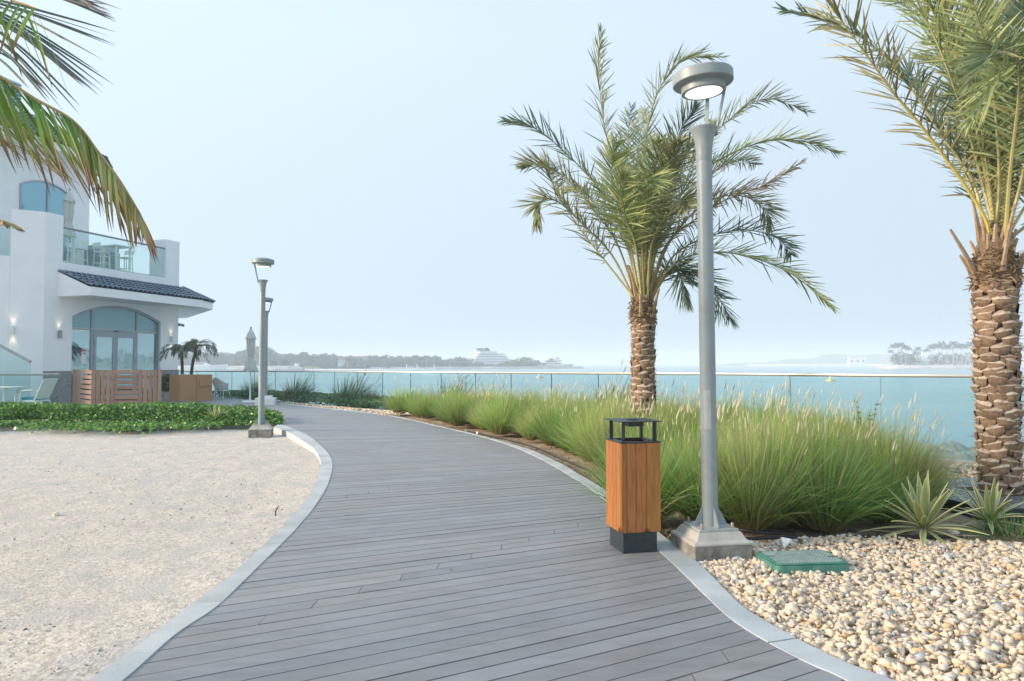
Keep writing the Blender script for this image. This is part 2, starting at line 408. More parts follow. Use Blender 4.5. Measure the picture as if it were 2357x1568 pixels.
def deck_mat():
    m = bpy.data.materials.new('composite_decking'); m.use_nodes = True
    t = m.node_tree; N = t.nodes; Lk = t.links; B = N['Principled BSDF']
    tcn = N.new('ShaderNodeTexCoord'); mp = N.new('ShaderNodeMapping'); mp.inputs['Rotation'].default_value = (0, 0, R(-24)); mp.inputs['Scale'].default_value = (0.25, 1, 1)
    Lk.new(tcn.outputs['Object'], mp.inputs[0])
    n = N.new('ShaderNodeTexNoise'); n.inputs['Scale'].default_value = 14; n.inputs['Detail'].default_value = 8; n.inputs['Roughness'].default_value = 0.7
    Lk.new(mp.outputs[0], n.inputs['Vector'])
    r = N.new('ShaderNodeValToRGB'); r.color_ramp.elements[0].position = 0.25; r.color_ramp.elements[1].position = 0.8
    r.color_ramp.elements[0].color = (0.195, 0.192, 0.19, 1); r.color_ramp.elements[1].color = (0.305, 0.298, 0.29, 1); Lk.new(n.outputs['Fac'], r.inputs[0])
    # broad scuffs and dust patches
    n2 = N.new('ShaderNodeTexNoise'); n2.inputs['Scale'].default_value = 1.5; n2.inputs['Detail'].default_value = 6; n2.inputs['Roughness'].default_value = 0.6
    Lk.new(tcn.outputs['Object'], n2.inputs['Vector'])
    mr = N.new('ShaderNodeMapRange'); mr.inputs[1].default_value = 0.45; mr.inputs[2].default_value = 0.72; mr.inputs[3].default_value = 0; mr.inputs[4].default_value = 0.6
    Lk.new(n2.outputs['Fac'], mr.inputs[0])
    mx = N.new('ShaderNodeMix'); mx.data_type = 'RGBA'; Lk.new(mr.outputs[0], mx.inputs[0]); Lk.new(r.outputs[0], mx.inputs[6]); mx.inputs[7].default_value = (0.29, 0.30, 0.31, 1)
    n3 = N.new('ShaderNodeTexNoise'); n3.inputs['Scale'].default_value = 60; n3.inputs['Detail'].default_value = 3
    Lk.new(tcn.outputs['Object'], n3.inputs['Vector'])
    mr3 = N.new('ShaderNodeMapRange'); mr3.inputs[1].default_value = 0.70; mr3.inputs[2].default_value = 0.78; mr3.inputs[3].default_value = 0; mr3.inputs[4].default_value = 0.35
    Lk.new(n3.outputs['Fac'], mr3.inputs[0])
    mx3 = N.new('ShaderNodeMix'); mx3.data_type = 'RGBA'; Lk.new(mr3.outputs[0], mx3.inputs[0]); Lk.new(mx.outputs[2], mx3.inputs[6]); mx3.inputs[7].default_value = (0.42, 0.41, 0.39, 1)
    mp4 = N.new('ShaderNodeMapping'); mp4.inputs['Rotation'].default_value = (0, 0, R(-52)); mp4.inputs['Scale'].default_value = (0.5, 16, 1)
    Lk.new(tcn.outputs['Object'], mp4.inputs[0])
    n4 = N.new('ShaderNodeTexNoise'); n4.inputs['Scale'].default_value = 2.2; n4.inputs['Detail'].default_value = 4; Lk.new(mp4.outputs[0], n4.inputs['Vector'])
    mr4 = N.new('ShaderNodeMapRange'); mr4.inputs[1].default_value = 0.70; mr4.inputs[2].default_value = 0.80; mr4.inputs[3].default_value = 0; mr4.inputs[4].default_value = 0.4
    Lk.new(n4.outputs['Fac'], mr4.inputs[0])
    mx4 = N.new('ShaderNodeMix'); mx4.data_type = 'RGBA'; Lk.new(mr4.outputs[0], mx4.inputs[0]); Lk.new(mx3.outputs[2], mx4.inputs[6]); mx4.inputs[7].default_value = (0.46, 0.46, 0.45, 1)
    mx3 = mx4
    a = N.new('ShaderNodeAttribute'); a.attribute_name = 'tint'
    m3 = N.new('ShaderNodeMix'); m3.data_type = 'RGBA'; m3.blend_type = 'MULTIPLY'; m3.inputs[0].default_value = 1
    Lk.new(mx3.outputs[2], m3.inputs[6]); Lk.new(a.outputs['Color'], m3.inputs[7]); Lk.new(m3.outputs[2], B.inputs['Base Color'])
    B.inputs['Roughness'].default_value = 0.5
    bp = N.new('ShaderNodeBump'); bp.inputs['Distance'].default_value = 0.0008; Lk.new(n.outputs['Fac'], bp.inputs['Height']); Lk.new(bp.outputs[0], B.inputs['Normal'])
    return m
M['deck'] = deck_mat()

def water_mat():
    m = bpy.data.materials.new('sea_water'); m.use_nodes = True
    t = m.node_tree; N = t.nodes; Lk = t.links; B = N['Principled BSDF']
    B.inputs['Roughness'].default_value = 0.18
    B.inputs['IOR'].default_value = 1.33
    tcn = N.new('ShaderNodeTexCoord')
    n0 = N.new('ShaderNodeTexNoise'); n0.inputs['Scale'].default_value = 0.012; n0.inputs['Detail'].default_value = 4
    mp0 = N.new('ShaderNodeMapping'); mp0.inputs['Scale'].default_value = (1, 3.5, 1); Lk.new(tcn.outputs['Object'], mp0.inputs[0]); Lk.new(mp0.outputs[0], n0.inputs['Vector'])
    r = N.new('ShaderNodeValToRGB'); r.color_ramp.elements[0].position = 0.3; r.color_ramp.elements[1].position = 0.7
    r.color_ramp.elements[0].color = (0.27, 0.385, 0.41, 1); r.color_ramp.elements[1].color = (0.35, 0.475, 0.495, 1)
    Lk.new(n0.outputs['Fac'], r.inputs[0]); Lk.new(r.outputs[0], B.inputs['Base Color'])
    mp = N.new('ShaderNodeMapping'); mp.inputs['Scale'].default_value = (0.45, 1.3, 1); mp.inputs['Rotation'].default_value = (0, 0, R(12))
    Lk.new(tcn.outputs['Object'], mp.inputs[0])
    n = N.new('ShaderNodeTexNoise'); n.inputs['Scale'].default_value = 1.6; n.inputs['Detail'].default_value = 5; n.inputs['Roughness'].default_value = 0.6
    Lk.new(mp.outputs[0], n.inputs['Vector'])
    bp = N.new('ShaderNodeBump'); bp.inputs['Distance'].default_value = 0.34; bp.inputs['Strength'].default_value = 1.0
    Lk.new(n.outputs['Fac'], bp.inputs['Height']); Lk.new(bp.outputs[0], B.inputs['Normal'])
    return m
M['water'] = water_mat()

# ------------------------------------------------------------------ water and land
SEA = -2.65
mb = MB(); S_ = 2600
mb.add([(-S_, -400, SEA), (S_, -400, SEA), (S_, 3000, SEA), (-S_, 3000, SEA)], [(0, 1, 2, 3)])
tag(mb.build('sea', M['water']), kind='structure')

# glass fence line: (u of joint, depth Y, v of the handrail)
FJ = [(330, 31.5, 856), (400, 30.6, 855.5), (455, 29.6, 855), (497, 28.6, 855), (534, 27.5, 855), (586, 26.4, 855), (634, 25.3, 855), (678.6, 24.2, 855.2), (722.4, 23.3, 855.4), (770.6, 22.5, 855.6),
      (823.1, 21.6, 855.8), (880.6, 20.8, 856), (944.9, 20.0, 856.6), (1015.6, 19.2, 857.2), (1094.9, 18.3, 857.8), (1176.6, 17.2, 858.3),
      (1269.3, 16.0, 858.9), (1377.1, 14.7, 859.6), (1500, 13.45, 860.2), (1646.8, 12.3, 860.9), (1818.8, 11.1, 862.4), (2027.3, 10.05, 864.2),
      (2275, 9.2, 866), (2560, 8.55, 868), (2880, 8.1, 870)]
fence = []
for i, (u, Y, v) in enumerate(FJ):
    p = at(u, v, Y)
    zb = lerp(0.0, 0.05, max(0, min(1, (i - 14) / 8)))
    fence.append((Vector((p.x, Y, 0)), p.z, zb))

# land: a slab following the fence, with a rock slope into the sea
fl = [f[0] for f in fence]
outl = []
for i, p in enumerate(fl):
    T = (fl[min(i + 1, len(fl) - 1)] - fl[max(i - 1, 0)]).normalized()
    outl.append(Vector((-T.y, T.x, 0)))
edge = [p + n * (2.0 if i < 15 else 0.7) for i, (p, n) in enumerate(zip(fl, outl))]
foot = [p + n * 5.5 for p, n in zip(fl, outl)]
poly = [Vector((-70, 33, 0))] + [Vector((-30, 33, 0))] + edge + [Vector((20, 5.5, 0)), Vector((45, 3, 0)), Vector((45, -40, 0)), Vector((-70, -40, 0))]
mb = MB()
mb.add([(p.x, p.y, -0.17) for p in poly], [tuple(range(len(poly)))[::-1]])
mb.build('ground', M['land'])['kind'] = 'structure'
mb = MB()
A_ = [Vector((-70, 33, 0)), Vector((-30, 33, 0))] + edge + [Vector((20, 5.5, 0)), Vector((45, 3, 0))]
B_ = [Vector((-70, 38, 0)), Vector((-30, 38, 0))] + foot + [Vector((22, 10, 0)), Vector((47, 8, 0))]
vs = [(p.x, p.y, -0.17) for p in A_] + [(p.x, p.y, SEA - 0.3) for p in B_]
n = len(A_)
mb.add(vs, [(i, i + 1, n + i + 1, n + i)[::-1] for i in range(n - 1)])
mb.build('shore_slope', M['rock'])['kind'] = 'structure'

# ------------------------------------------------------------------ path edges
Lin = [(283, 1568), (401, 1463.8), (498.4, 1397.6), (564.6, 1335), (662.9, 1237.8), (697.3, 1200), (721.4, 1170.7), (748.9, 1127.7), (759.2, 1102),
       (765, 1076), (762.6, 1057), (745.4, 1033), (707.6, 1002), (663, 983), (640, 976)]
Lout = [(206.4, 1568), (323, 1483), (408.8, 1417), (515.9, 1337), (584, 1276.9), (663.9, 1199), (700.9, 1158), (726, 1117), (735.9, 1082),
        (737.8, 1060.8), (724.2, 1035.5), (700.9, 1018), (658, 993), (628, 984)]
Rin = [(1951, 1568), (1899, 1545), (1790, 1492), (1698, 1437), (1641, 1389), (1553, 1302), (1503, 1256), (1440, 1190), (1387, 1148), (1328, 1105.5),
       (1229, 1049.6), (1160, 1021.6), (1081, 998.6), (1002, 980.5), (915.6, 961), (840.6, 949.8), (740.6, 939.8), (640.6, 928.5)]
Rout = [(2065, 1568), (1973, 1536), (1873, 1490), (1763, 1431), (1696, 1385), (1606, 1295), (1527, 1234), (1460, 1176), (1387, 1123.6), (1328, 1089),
        (1292, 1067.7), (1213, 1033), (1114, 1005), (1015.5, 982), (920, 960.3), (842, 947.9), (742, 937.8), (642, 926.7)]
def poly_of(P, z, ext):
    Q = [gnd(u, v, z) for u, v in P]
    for q in Q: q.z = 0
    d = (Q[0] - Q[3]).normalized()
    return [Q[0] + d * ext, Q[0] + d * ext * 0.5] + Q
li = catmull(poly_of(Lin, 0, 2.6), 150); lo = catmull(poly_of(Lout, 0, 2.6), 150)
ri = catmull(poly_of(Rin, 0, 2.6), 150); ro = catmull(poly_of(Rout, 0, 2.6), 150)
# continue the left side behind the creeper bed, along the terrace
li_ext = li + [Vector((-6.2, 18.2, 0)), Vector((-8.2, 19.4, 0)), Vector((-11, 19.9, 0)), Vector((-24, 20.2, 0))]
ri_ext = ri + [Vector((-9.3, 26.4, 0)), Vector((-11.6, 28.6, 0)), Vector((-13.5, 30.6, 0)), Vector((-13.9, 31.5, 0))]

def resample(P, step):
    out = [P[0]]; acc = 0; last = P[0]
    i = 1
    cur = P[0]
    while i < len(P):
        d = (P[i] - cur).length
        if acc + d >= step:
            cur = cur + (P[i] - cur) * ((step - acc) / d); out.append(cur.copy()); acc = 0
        else:
            acc += d; cur = P[i]; i += 1
    return out
def nearest(P, q):
    return min(P, key=lambda p: (p - q).length_squared)
def kerb(name, inner, outer, ztop, phase, zb):
    mb = MB()
    A = resample(inner, 0.1)
    B = [nearest(resample(outer, 0.02), a) for a in A]
    i = -phase
    while i < len(A) - 1:
        j = i + 13
        a0 = max(i, 0); a1 = min(j, len(A) - 1)
        if a1 - a0 >= 1:
            tn = 0.93 + rnd.random() * 0.12
            mb.col = (tn, tn, tn)
            pa = [A[k].copy() for k in range(a0, a1 + 1)]; pb = [B[k].copy() for k in range(a0, a1 + 1)]
            g = rnd.choice((0.002, 0.003, 0.0065))
            ta = (pa[1] - pa[0]).normalized() * g; tb = (pa[-1] - pa[-2]).normalized() * g
            pa[0] += ta; pb[0] += ta; pa[-1] -= tb; pb[-1] -= tb
            dz = rnd.uniform(-0.0015, 0.0015)
            poly = pa + pb[::-1]
            mb.extr([(p.x, p.y, zb) for p in poly], (0, 0, ztop + dz - zb))
        i = j
    o = mb.build(name, M['kerb'], bevel=0.003)
    o['kind'] = 'structure'
    return o
kerb('kerb', li, lo, 0.006, 3, -0.2)
kerb('kerb', ri, ro, 0.004, 8, -0.2)

# ------------------------------------------------------------------ decking
def isect(P, d, poly):
    best = []
    for a, b in zip(poly[:-1], poly[1:]):
        e_ = b - a
        den = d.x * e_.y - d.y * e_.x
        if abs(den) < 1e-9: continue
        w = a - P
        s_ = (w.x * e_.y - w.y * e_.x) / den; t_ = (w.x * d.y - w.y * d.x) / den
        if -1e-6 <= t_ <= 1 + 1e-6: best.append(s_)
    return best
def interp(x, xs, ys): return float(np.interp(x, xs, ys))
def gx(Y): return interp(Y, [0, 6, 10, 13, 16, 20, 24, 28, 31], [0.1, 0, -1.2, -2.6, -4.6, -7.2, -10.2, -13.2, -15.5])
def th(Y): return R(interp(Y, [0, 3, 5.5, 9.4, 12.9, 18, 26, 31], [31, 29.3, 25.7, 20, 11, 5, 2, 2]))
mb = MB()
lines = []
Y = 1.0
while Y < 30.5:
    P = Vector((gx(Y), Y, 0)); d = Vector((math.cos(th(Y)), math.sin(th(Y)), 0))
    sl_ = [s for s in isect(P, d, li_ext) if s < 0]; sr_ = [s for s in isect(P, d, ri_ext) if s > 0]
    a = max(sl_) if sl_ else -12.0
    b = min(sr_) if sr_ else None
    if b is None: b = lines[-1][3] if lines else 4.0
    lines.append((P, d, a, b))
    Y += 0.123 / math.cos(th(Y))
rb = random.Random(3)
for i in range(len(lines) - 1):
    P0, d0, a0, b0 = lines[i]; P1, d1, a1, b1 = lines[i + 1]
    gap = 0.0038 + (0.003 if rb.random() < 0.15 else 0) + rb.random() * 0.0008
    n0 = Vector((-d0.y, d0.x, 0)); n1 = Vector((-d1.y, d1.x, 0))
    ln = b0 - a0
    # joints
    js = []
    s0 = (-1.75 + i * 0.235) % 5.4 - 5.4
    while s0 < b0:
        if s0 > a0 + 0.25 and s0 < b0 - 0.25: js.append(s0)
        s0 += 5.4
    cuts = [None] + js + [None]
    for k in range(len(cuts) - 1):
        sa0 = a0 if cuts[k] is None else cuts[k] + 0.002
        sa1 = a1 if cuts[k] is None else cuts[k] + 0.002
        sb0 = b0 if cuts[k + 1] is None else cuts[k + 1] - 0.002
        sb1 = b1 if cuts[k + 1] is None else cuts[k + 1] - 0.002
        q = [P0 + d0 * sa0 + n0 * gap, P0 + d0 * sb0 + n0 * gap, P1 + d1 * sb1 - n1 * gap, P1 + d1 * sa1 - n1 * gap]
        tn = rb.gauss(1.0, 0.055); w = rb.gauss(0, 0.02)
        mb.col = (tn * (1 - w * .7), tn, tn * (1 + w) * 1.01)
        dz = rb.uniform(-0.001, 0.001)
        zt = 0.0 + dz
        vs = [(p.x, p.y, zt) for p in q] + [(p.x, p.y, zt - 0.024) for p in q]
        mb.add(vs, [(0, 1, 2, 3), (4, 5, 1, 0), (5, 6, 2, 1), (6, 7, 3, 2), (7, 4, 0, 3)])
tag(mb.build('boardwalk', M['deck']), kind='structure')
mb = MB()
pl = [(p.x, p.y, -0.03) for p in li_ext] + [(p.x, p.y, -0.03) for p in reversed(ri_ext)]
mb.add(pl, [tuple(range(len(pl)))[::-1]])
mb.build('boardwalk_underlay', M['under'])['kind'] = 'structure'
mb = MB()
mb.add([(-40, 17.5, -0.035), (-9, 19, -0.035), (-9, 33, -0.035), (-40, 33, -0.035)], [(0, 1, 2, 3)])
mb.build('terrace_pavement', M['concrete'])['kind'] = 'structure'

# ------------------------------------------------------------------ noise for terrain
def vnoise(x, y, seed=0):
    xi = np.floor(x).astype(int); yi = np.floor(y).astype(int); xf = x - xi; yf = y - yi
    def h(a, b):
        n_ = (a * 374761393 + b * 668265263 + seed * 362437) & 0x7fffffff
        n_ = ((n_ ^ (n_ >> 13)) * 1274126177) & 0x7fffffff
        return ((n_ ^ (n_ >> 16)) & 0xffff) / 65535.0
    u = xf * xf * (3 - 2 * xf); v = yf * yf * (3 - 2 * yf)
    return (h(xi, yi) * (1 - u) + h(xi + 1, yi) * u) * (1 - v) + (h(xi, yi + 1) * (1 - u) + h(xi + 1, yi + 1) * u) * v
def fbm(x, y, o=4, seed=0):
    r_ = 0; a = 0.5
    for k in range(o):
        r_ = r_ + a * vnoise(x * 2 ** k, y * 2 ** k, seed + k); a *= 0.5
    return r_

loY = np.array([p.y for p in lo]); loX = np.array([p.x for p in lo])
def lox(y): return np.interp(y, loY, loX)
def sand_z(x, y):
    base = -0.03 - 0.075 * np.clip((y - 8) / 5, 0, 1)
    z = base + (fbm(x * 0.9, y * 0.9, 3, 5) - 0.45) * 0.03 + (fbm(x * 6, y * 6, 4, 9) - 0.45) * 0.022 + (fbm(x * 24, y * 24, 2, 19) - 0.4) * 0.014
    k = np.clip((lox(y) - x) / 0.5, 0, 1)          # banked up against the kerb near the viewer
    nearw = np.clip((9.5 - y) / 3, 0, 1)
    z = z * 1.0 + (1 - k) * nearw * 0.02
    return np.minimum(z, -0.004 - 0.01 * (1 - k))
def grid(name, x0, x1, y0, y1, nx, ny, fz, m, power=1.6, keep=None):
    xs = np.linspace(x0, x1, nx); t_ = np.linspace(0, 1, ny) ** power; ys = y0 + (y1 - y0) * t_
    X, Yg = np.meshgrid(xs, ys)
    Z = fz(X, Yg)
    V = np.stack([X, Yg, Z], -1).reshape(-1, 3)
    idx = np.arange(nx * ny).reshape(ny, nx)
    F = np.stack([idx[:-1, :-1], idx[:-1, 1:], idx[1:, 1:], idx[1:, :-1]], -1).reshape(-1, 4)
    if keep is not None: F = F[keep(X, Yg).ravel()[F].all(1)]
    o = np_obj(name, V, F, m, smooth=True); o['kind'] = 'structure'
    return o
def sandf(X, Y):
    z = sand_z(X, Y)
    inside = X > lox(Y) + 0.05
    return np.where(inside, -0.14, z)
grid('sand', -16, 0.0, 0.3, 18.5, 360, 420, sandf, M['sand'])
roY = np.array([p.y for p in ro]); roX = np.array([p.x for p in ro])
def rox(y): return np.interp(y, roY, roX)
def soil_z(x, y):
    z = -0.035 + (fbm(x * 1.5, y * 1.5, 3, 25) - 0.45) * 0.06 + (fbm(x * 10, y * 10, 3, 31) - 0.45) * 0.03
    return np.where((x < rox(y) - 0.05), -0.14, np.minimum(z - 0.06 * (y < 5.42), -0.004 + 0.05 * np.clip((x - rox(y)) / 2, 0, 1)))
grid('soil', -8, 14, 0.3, 23, 300, 340, soil_z, M['soil'], keep=lambda X, Y: (Y < np.interp(X, [f.x for f in fl], [f.y for f in fl]) + 0.45) & (X > rox(Y) - 0.25) & (X < 8.4))

# ------------------------------------------------------------------ stones
def hull_proto(seed, n=13, flat=0.7):
    r_ = random.Random(seed)
    bm = bmesh.new()
    for i in range(n):
        v = Vector((r_.gauss(0, 1), r_.gauss(0, 1), r_.gauss(0, 1))).normalized()
        v = Vector((v.x, v.y * 0.78, v.z * flat)) * r_.uniform(0.55, 1.15)
        bm.verts.new(v)
    bmesh.ops.convex_hull(bm, input=bm.verts)
    loose = [v for v in bm.verts if not v.link_faces]
    bmesh.ops.delete(bm, geom=loose, context='VERTS')
    bmesh.ops.triangulate(bm, faces=bm.faces)
    bm.verts.ensure_lookup_table()
    V = np.array([v.co[:] for v in bm.verts]); F = np.array([[v.index for v in f.verts] for f in bm.faces])
    bm.free()
    return V, F
protos = [hull_proto(i, 8 + i % 4, 0.55 + 0.03 * (i % 8)) for i in range(36)]
nr = np.random.RandomState(11)
def rotm(n, tilt=0.38):
    a = nr.uniform(0, 2 * np.pi, n); b = nr.normal(0, tilt, n); c = nr.normal(0, tilt, n)
    ca, sa, cb, sb, cc, s_ = np.cos(a), np.sin(a), np.cos(b), np.sin(b), np.cos(c), np.sin(c)
    o, z = np.ones(n), np.zeros(n)
    Rz = np.stack([ca, -sa, z, sa, ca, z, z, z, o], -1).reshape(n, 3, 3)
    Rx = np.stack([o, z, z, z, cb, -sb, z, sb, cb], -1).reshape(n, 3, 3)
    Ry = np.stack([cc, z, s_, z, o, z, -s_, z, cc], -1).reshape(n, 3, 3)
    return Rz @ Rx @ Ry
def scatter(pos, size, cols):
    VV, FF, CC = [], [], []; off = 0
    pid = nr.randint(0, len(protos), len(pos))
    for k, (V, F) in enumerate(protos):
        I = np.where(pid == k)[0]
        if len(I) == 0: continue
        Rm = rotm(len(I))
        W = np.einsum('nij,vj->nvi', Rm, V) * size[I][:, None, None] + pos[I][:, None, :]
        nv = len(V)
        VV.append(W.reshape(-1, 3)); CC.append(np.repeat(cols[I], nv, 0))
        FF.append((F[None] + (np.arange(len(I)) * nv)[:, None, None] + off).reshape(-1, 3)); off += nv * len(I)
    return np.vstack(VV), np.vstack(FF), np.vstack(CC)
def stone_cols(n):
    base = np.array([[0.79, 0.65, 0.49]]) * nr.uniform(0.88, 1.1, (n, 1))
    warm = nr.normal(0, 0.03, (n, 1))
    c = base * (1 + np.hstack([warm, warm * 0.1, -warm * 1.4]))
    t_ = nr.rand(n)
    c[t_ < 0.06] *= np.array([0.95, 0.80, 0.62])
    c[t_ > 0.93] = np.array([0.62, 0.62, 0.60]) * nr.uniform(0.8, 1.1, (int((t_ > 0.93).sum()), 1))
    return np.clip(c, 0.05, 1.05)
VALVE = Vector((1.93, 4.74, 0))
PLINTH = Vector((1.44, 5.15, 0))
def in_gravel(p):
    x, y = p
    if x < np.interp(y, roY, roX) + 0.02: return False
    front = 5.42 + 0.1 * math.sin(x * 3)
    if abs(x - VALVE.x) < 0.25 and abs(y - VALVE.y) < 0.17: return False
    if (abs(x - PLINTH.x) < 0.27 and abs(y - PLINTH.y) < 0.27): return False
    return y < front
pts = []
while len(pts) < 13500:
    y = 1.9 + 3.7 * nr.rand(); x = nr.uniform(0.9, 6.6)
    if x > 0.8 * y + 0.9: continue
    if in_gravel((x, y)): pts.append((x, y, 0))
pos = np.array(pts)
sz = np.clip(nr.lognormal(math.log(0.0265), 0.32, len(pos)), 0.012, 0.05)
h_ = fbm(pos[:, 0] * 2.5, pos[:, 1] * 2.5, 3, 41)
edge_d = np.clip((pos[:, 0] - np.interp(pos[:, 1], roY, roX)) / 0.25, 0, 1)
pos[:, 2] = -0.022 + nr.uniform(0, 1, len(pos)) ** 1.0 * 0.038 * edge_d + (h_ - 0.4) * 0.03 * edge_d
V1, F1, C1 = scatter(pos, sz, stone_cols(len(pos)))
gq = [(p.x + .01, p.y) for p in ro if p.y < 5.45]
gq = sorted(set(gq), key=lambda q: q[1])
mbg = MB(); mbg.add([(x, y, -.024) for x, y in gq] + [(7, 5.45, -.024), (7, 1.0, -.024), (gq[0][0] + .1, 1.0, -.024)], [tuple(range(len(gq) + 3))[::-1]])
mbg.build('gravel_bed', M['gbed'])['kind'] = 'structure'
tag(np_obj('gravel', V1, F1, M['gravel'], C1), 'cream limestone gravel filling the bed beside the kerb in front', 'gravel', kind='stuff')
# gravel beyond the palm, and the thin strip by the far fence
pts = []
while len(pts) < 2600:
    y = nr.uniform(6.2, 9.6); x = nr.uniform(4.6, 8.6)
    fy = np.interp(x, [f.x for f in fl], [f.y for f in fl])
    if y < fy - 0.12 and (y > 7.3 or x > 5.6): pts.append((x, y, -0.02 + 0.05 * nr.rand()))
for k in range(1800):
    t_ = nr.uniform(0, 1); i = int(lerp(90, 149, t_)); p = ro[i] if nr.rand() < 0.5 else ro[min(i + 1, 150)]
    fy = np.interp(p.x, [f.x for f in fl], [f.y for f in fl])
    if fy - p.y < 1.9 and p.x < -2.6:
        pts.append((p.x + nr.uniform(-0.2, 0.2), lerp(p.y + 0.03, min(fy - 0.03, p.y + 0.55), nr.rand()), nr.uniform(0.0, 0.03)))
pos = np.array(pts)
V1, F1, C1 = scatter(pos, np.clip(nr.lognormal(math.log(0.036), 0.3, len(pos)), 0.015, 0.07), stone_cols(len(pos)))
tag(np_obj('gravel', V1, F1, M['gravel'], C1), 'pale gravel along the foot of the glass fence', 'gravel', kind='stuff')
# grit on the sand
n_ = 7000
y = 2.4 + 11.5 * nr.rand(n_) ** 1.5; x = nr.uniform(-1, 0, n_) * (y * 0.75 + 0.8)
keep = x < np.interp(y, loY, loX) - 0.03
x, y = x[keep], y[keep]
keep = fbm(x * 0.7, y * 0.9, 3, 77) + nr.uniform(-0.12, 0.12, len(x)) > 0.43
x, y = x[keep], y[keep]
pos = np.stack([x, y, sand_z(x, y) + 0.001], -1)
cc = np.array([[0.42, 0.40, 0.37]]) * nr.uniform(0.3, 1.7, (len(pos), 1)) * (1 + nr.normal(0, 0.08, (len(pos), 3)))
V1, F1, C1 = scatter(pos, np.clip(nr.lognormal(math.log(0.0060), 0.55, len(pos)), 0.002, 0.02), np.clip(cc, 0.04, 0.9))
tag(np_obj('grit', V1, F1, M['gravel'], C1), 'dark grit and small pebbles scattered on the pale sand', 'grit', kind='stuff')

def single_stone(name, loc, size, label, cat, c, seed, matr, flat=1.0, group=None):
    V, F = protos[seed % 36]
    mb = MB(); mb.col = c
    mb.add([(Vector((v[0], v[1], v[2] * flat)) * size) + Vector(loc) for v in V], [tuple(f) for f in F.tolist()])
    o = mb.build(name, matr, org=loc, bevel=size * 0.08)
    return tag(o, label, cat, group)
p = gnd(1099, 997, 0.03); single_stone('stone', p, 0.055, 'larger round white stone on the soil just behind the right kerb', 'stone', (0.95, 0.93, 0.88), 4, M['gravel'])
p = gnd(1073, 992, 0.02); single_stone('stone', p, 0.06, 'flat white stone lying behind the right kerb, farther than the round one', 'stone', (0.92, 0.9, 0.84), 9, M['gravel'], 0.5)
p = gnd(129, 1181, 0.0); single_stone('stone', (p.x, p.y, -0.01), 0.05, 'single pale pointed stone lying out on the open sand', 'stone', (0.85, 0.76, 0.62), 13, M['gravel'])
p = gnd(2196, 1226, 0.03); single_stone('stone', p, 0.062, 'big smooth cream stone at the soil edge between the two agaves', 'stone', (0.86, 0.72, 0.56), 17, M['gravel'])
p = gnd(1808, 1250, 0.05); single_stone('stone', p, 0.07, 'grey and white broken lump among the gravel behind the green valve box', 'stone', (0.75, 0.77, 0.78), 22, M['gravel'])
mb = MB(); p = gnd(632, 1184, 0); mb.tube([(p.x, p.y, -0.06), (p.x + .012, p.y, 0.035), (p.x + 0.035, p.y, 0.075)], [0.006, 0.006, 0.004], 6)
tag(mb.build('stick', mat('dead_wood', (0.09, 0.06, 0.045), 0.9), org=(p.x, p.y, 0)), 'short dark stick standing upright out of the sand', 'stick')

# ------------------------------------------------------------------ glass fence
fe = empty('glass_fence', fence[12][0], 0, 'long curved glass balustrade with a round metal handrail along the waterfront', 'fence')
org = fence[12][0]
mb = MB(); P = catmull([Vector((f.x, f.y, z)) for f, z, _ in fence], 240)
mb.tube(P, 0.026, 10)
mb.build('handrail', M['alu'], fe, org=org, smooth=True)
for i in range(len(fence) - 1):
    (p, z0, b0), (q, z1, b1) = fence[i], fence[i + 1]
    T = (q - p).normalized(); nn = Vector((-T.y, T.x, 0)); g = T * 0.006
    mb = MB()
    a, b = p + g, q - g
    zz0, zz1 = z0 - 0.02, z1 - 0.02
    h2 = nn * 0.006
    vs = [Vector((a.x, a.y, b0 - 0.1)) - h2, Vector((b.x, b.y, b1 - 0.1)) - h2, Vector((b.x, b.y, b1 - 0.1)) + h2, Vector((a.x, a.y, b0 - 0.1)) + h2,
          Vector((a.x, a.y, zz0)) - h2, Vector((b.x, b.y, zz1)) - h2, Vector((b.x, b.y, zz1)) + h2, Vector((a.x, a.y, zz0)) + h2]
    mb.add(vs, [(0, 1, 5, 4), (2, 3, 7, 6)])
    mb.mi = 1
    mb.add(vs, [(1, 2, 6, 5), (3, 0, 4, 7)])
    mb.build('glass_panel', [M['glass'], M['edge']], fe, org=org)
mb = MB()
for i in range(len(fence) - 1):
    (p, _, b0), (q, _, b1) = fence[i], fence[i + 1]
    c = (p + q) / 2; T = q - p
    if i < 13: b0 = b1 = -0.004
    mb.box((c.x, c.y, (b0 + b1) / 2 - 0.07), (T.length + 0.004, 0.12, 0.15), math.atan2(T.y, T.x))
mb.build('base_kerb', M['concrete'], fe, org=org)
mb = MB()
for i in range(13, len(fence) - 1):
    (p, _, b0), (q, _, b1) = fence[i], fence[i + 1]
    c = (p + q) / 2; T = q - p
    mb.box((c.x, c.y, (b0 + b1) / 2 + 0.012), (T.length + 0.003, 0.045, 0.03), math.atan2(T.y, T.x))
mb.build('base_channel', M['alu'], fe, org=org)

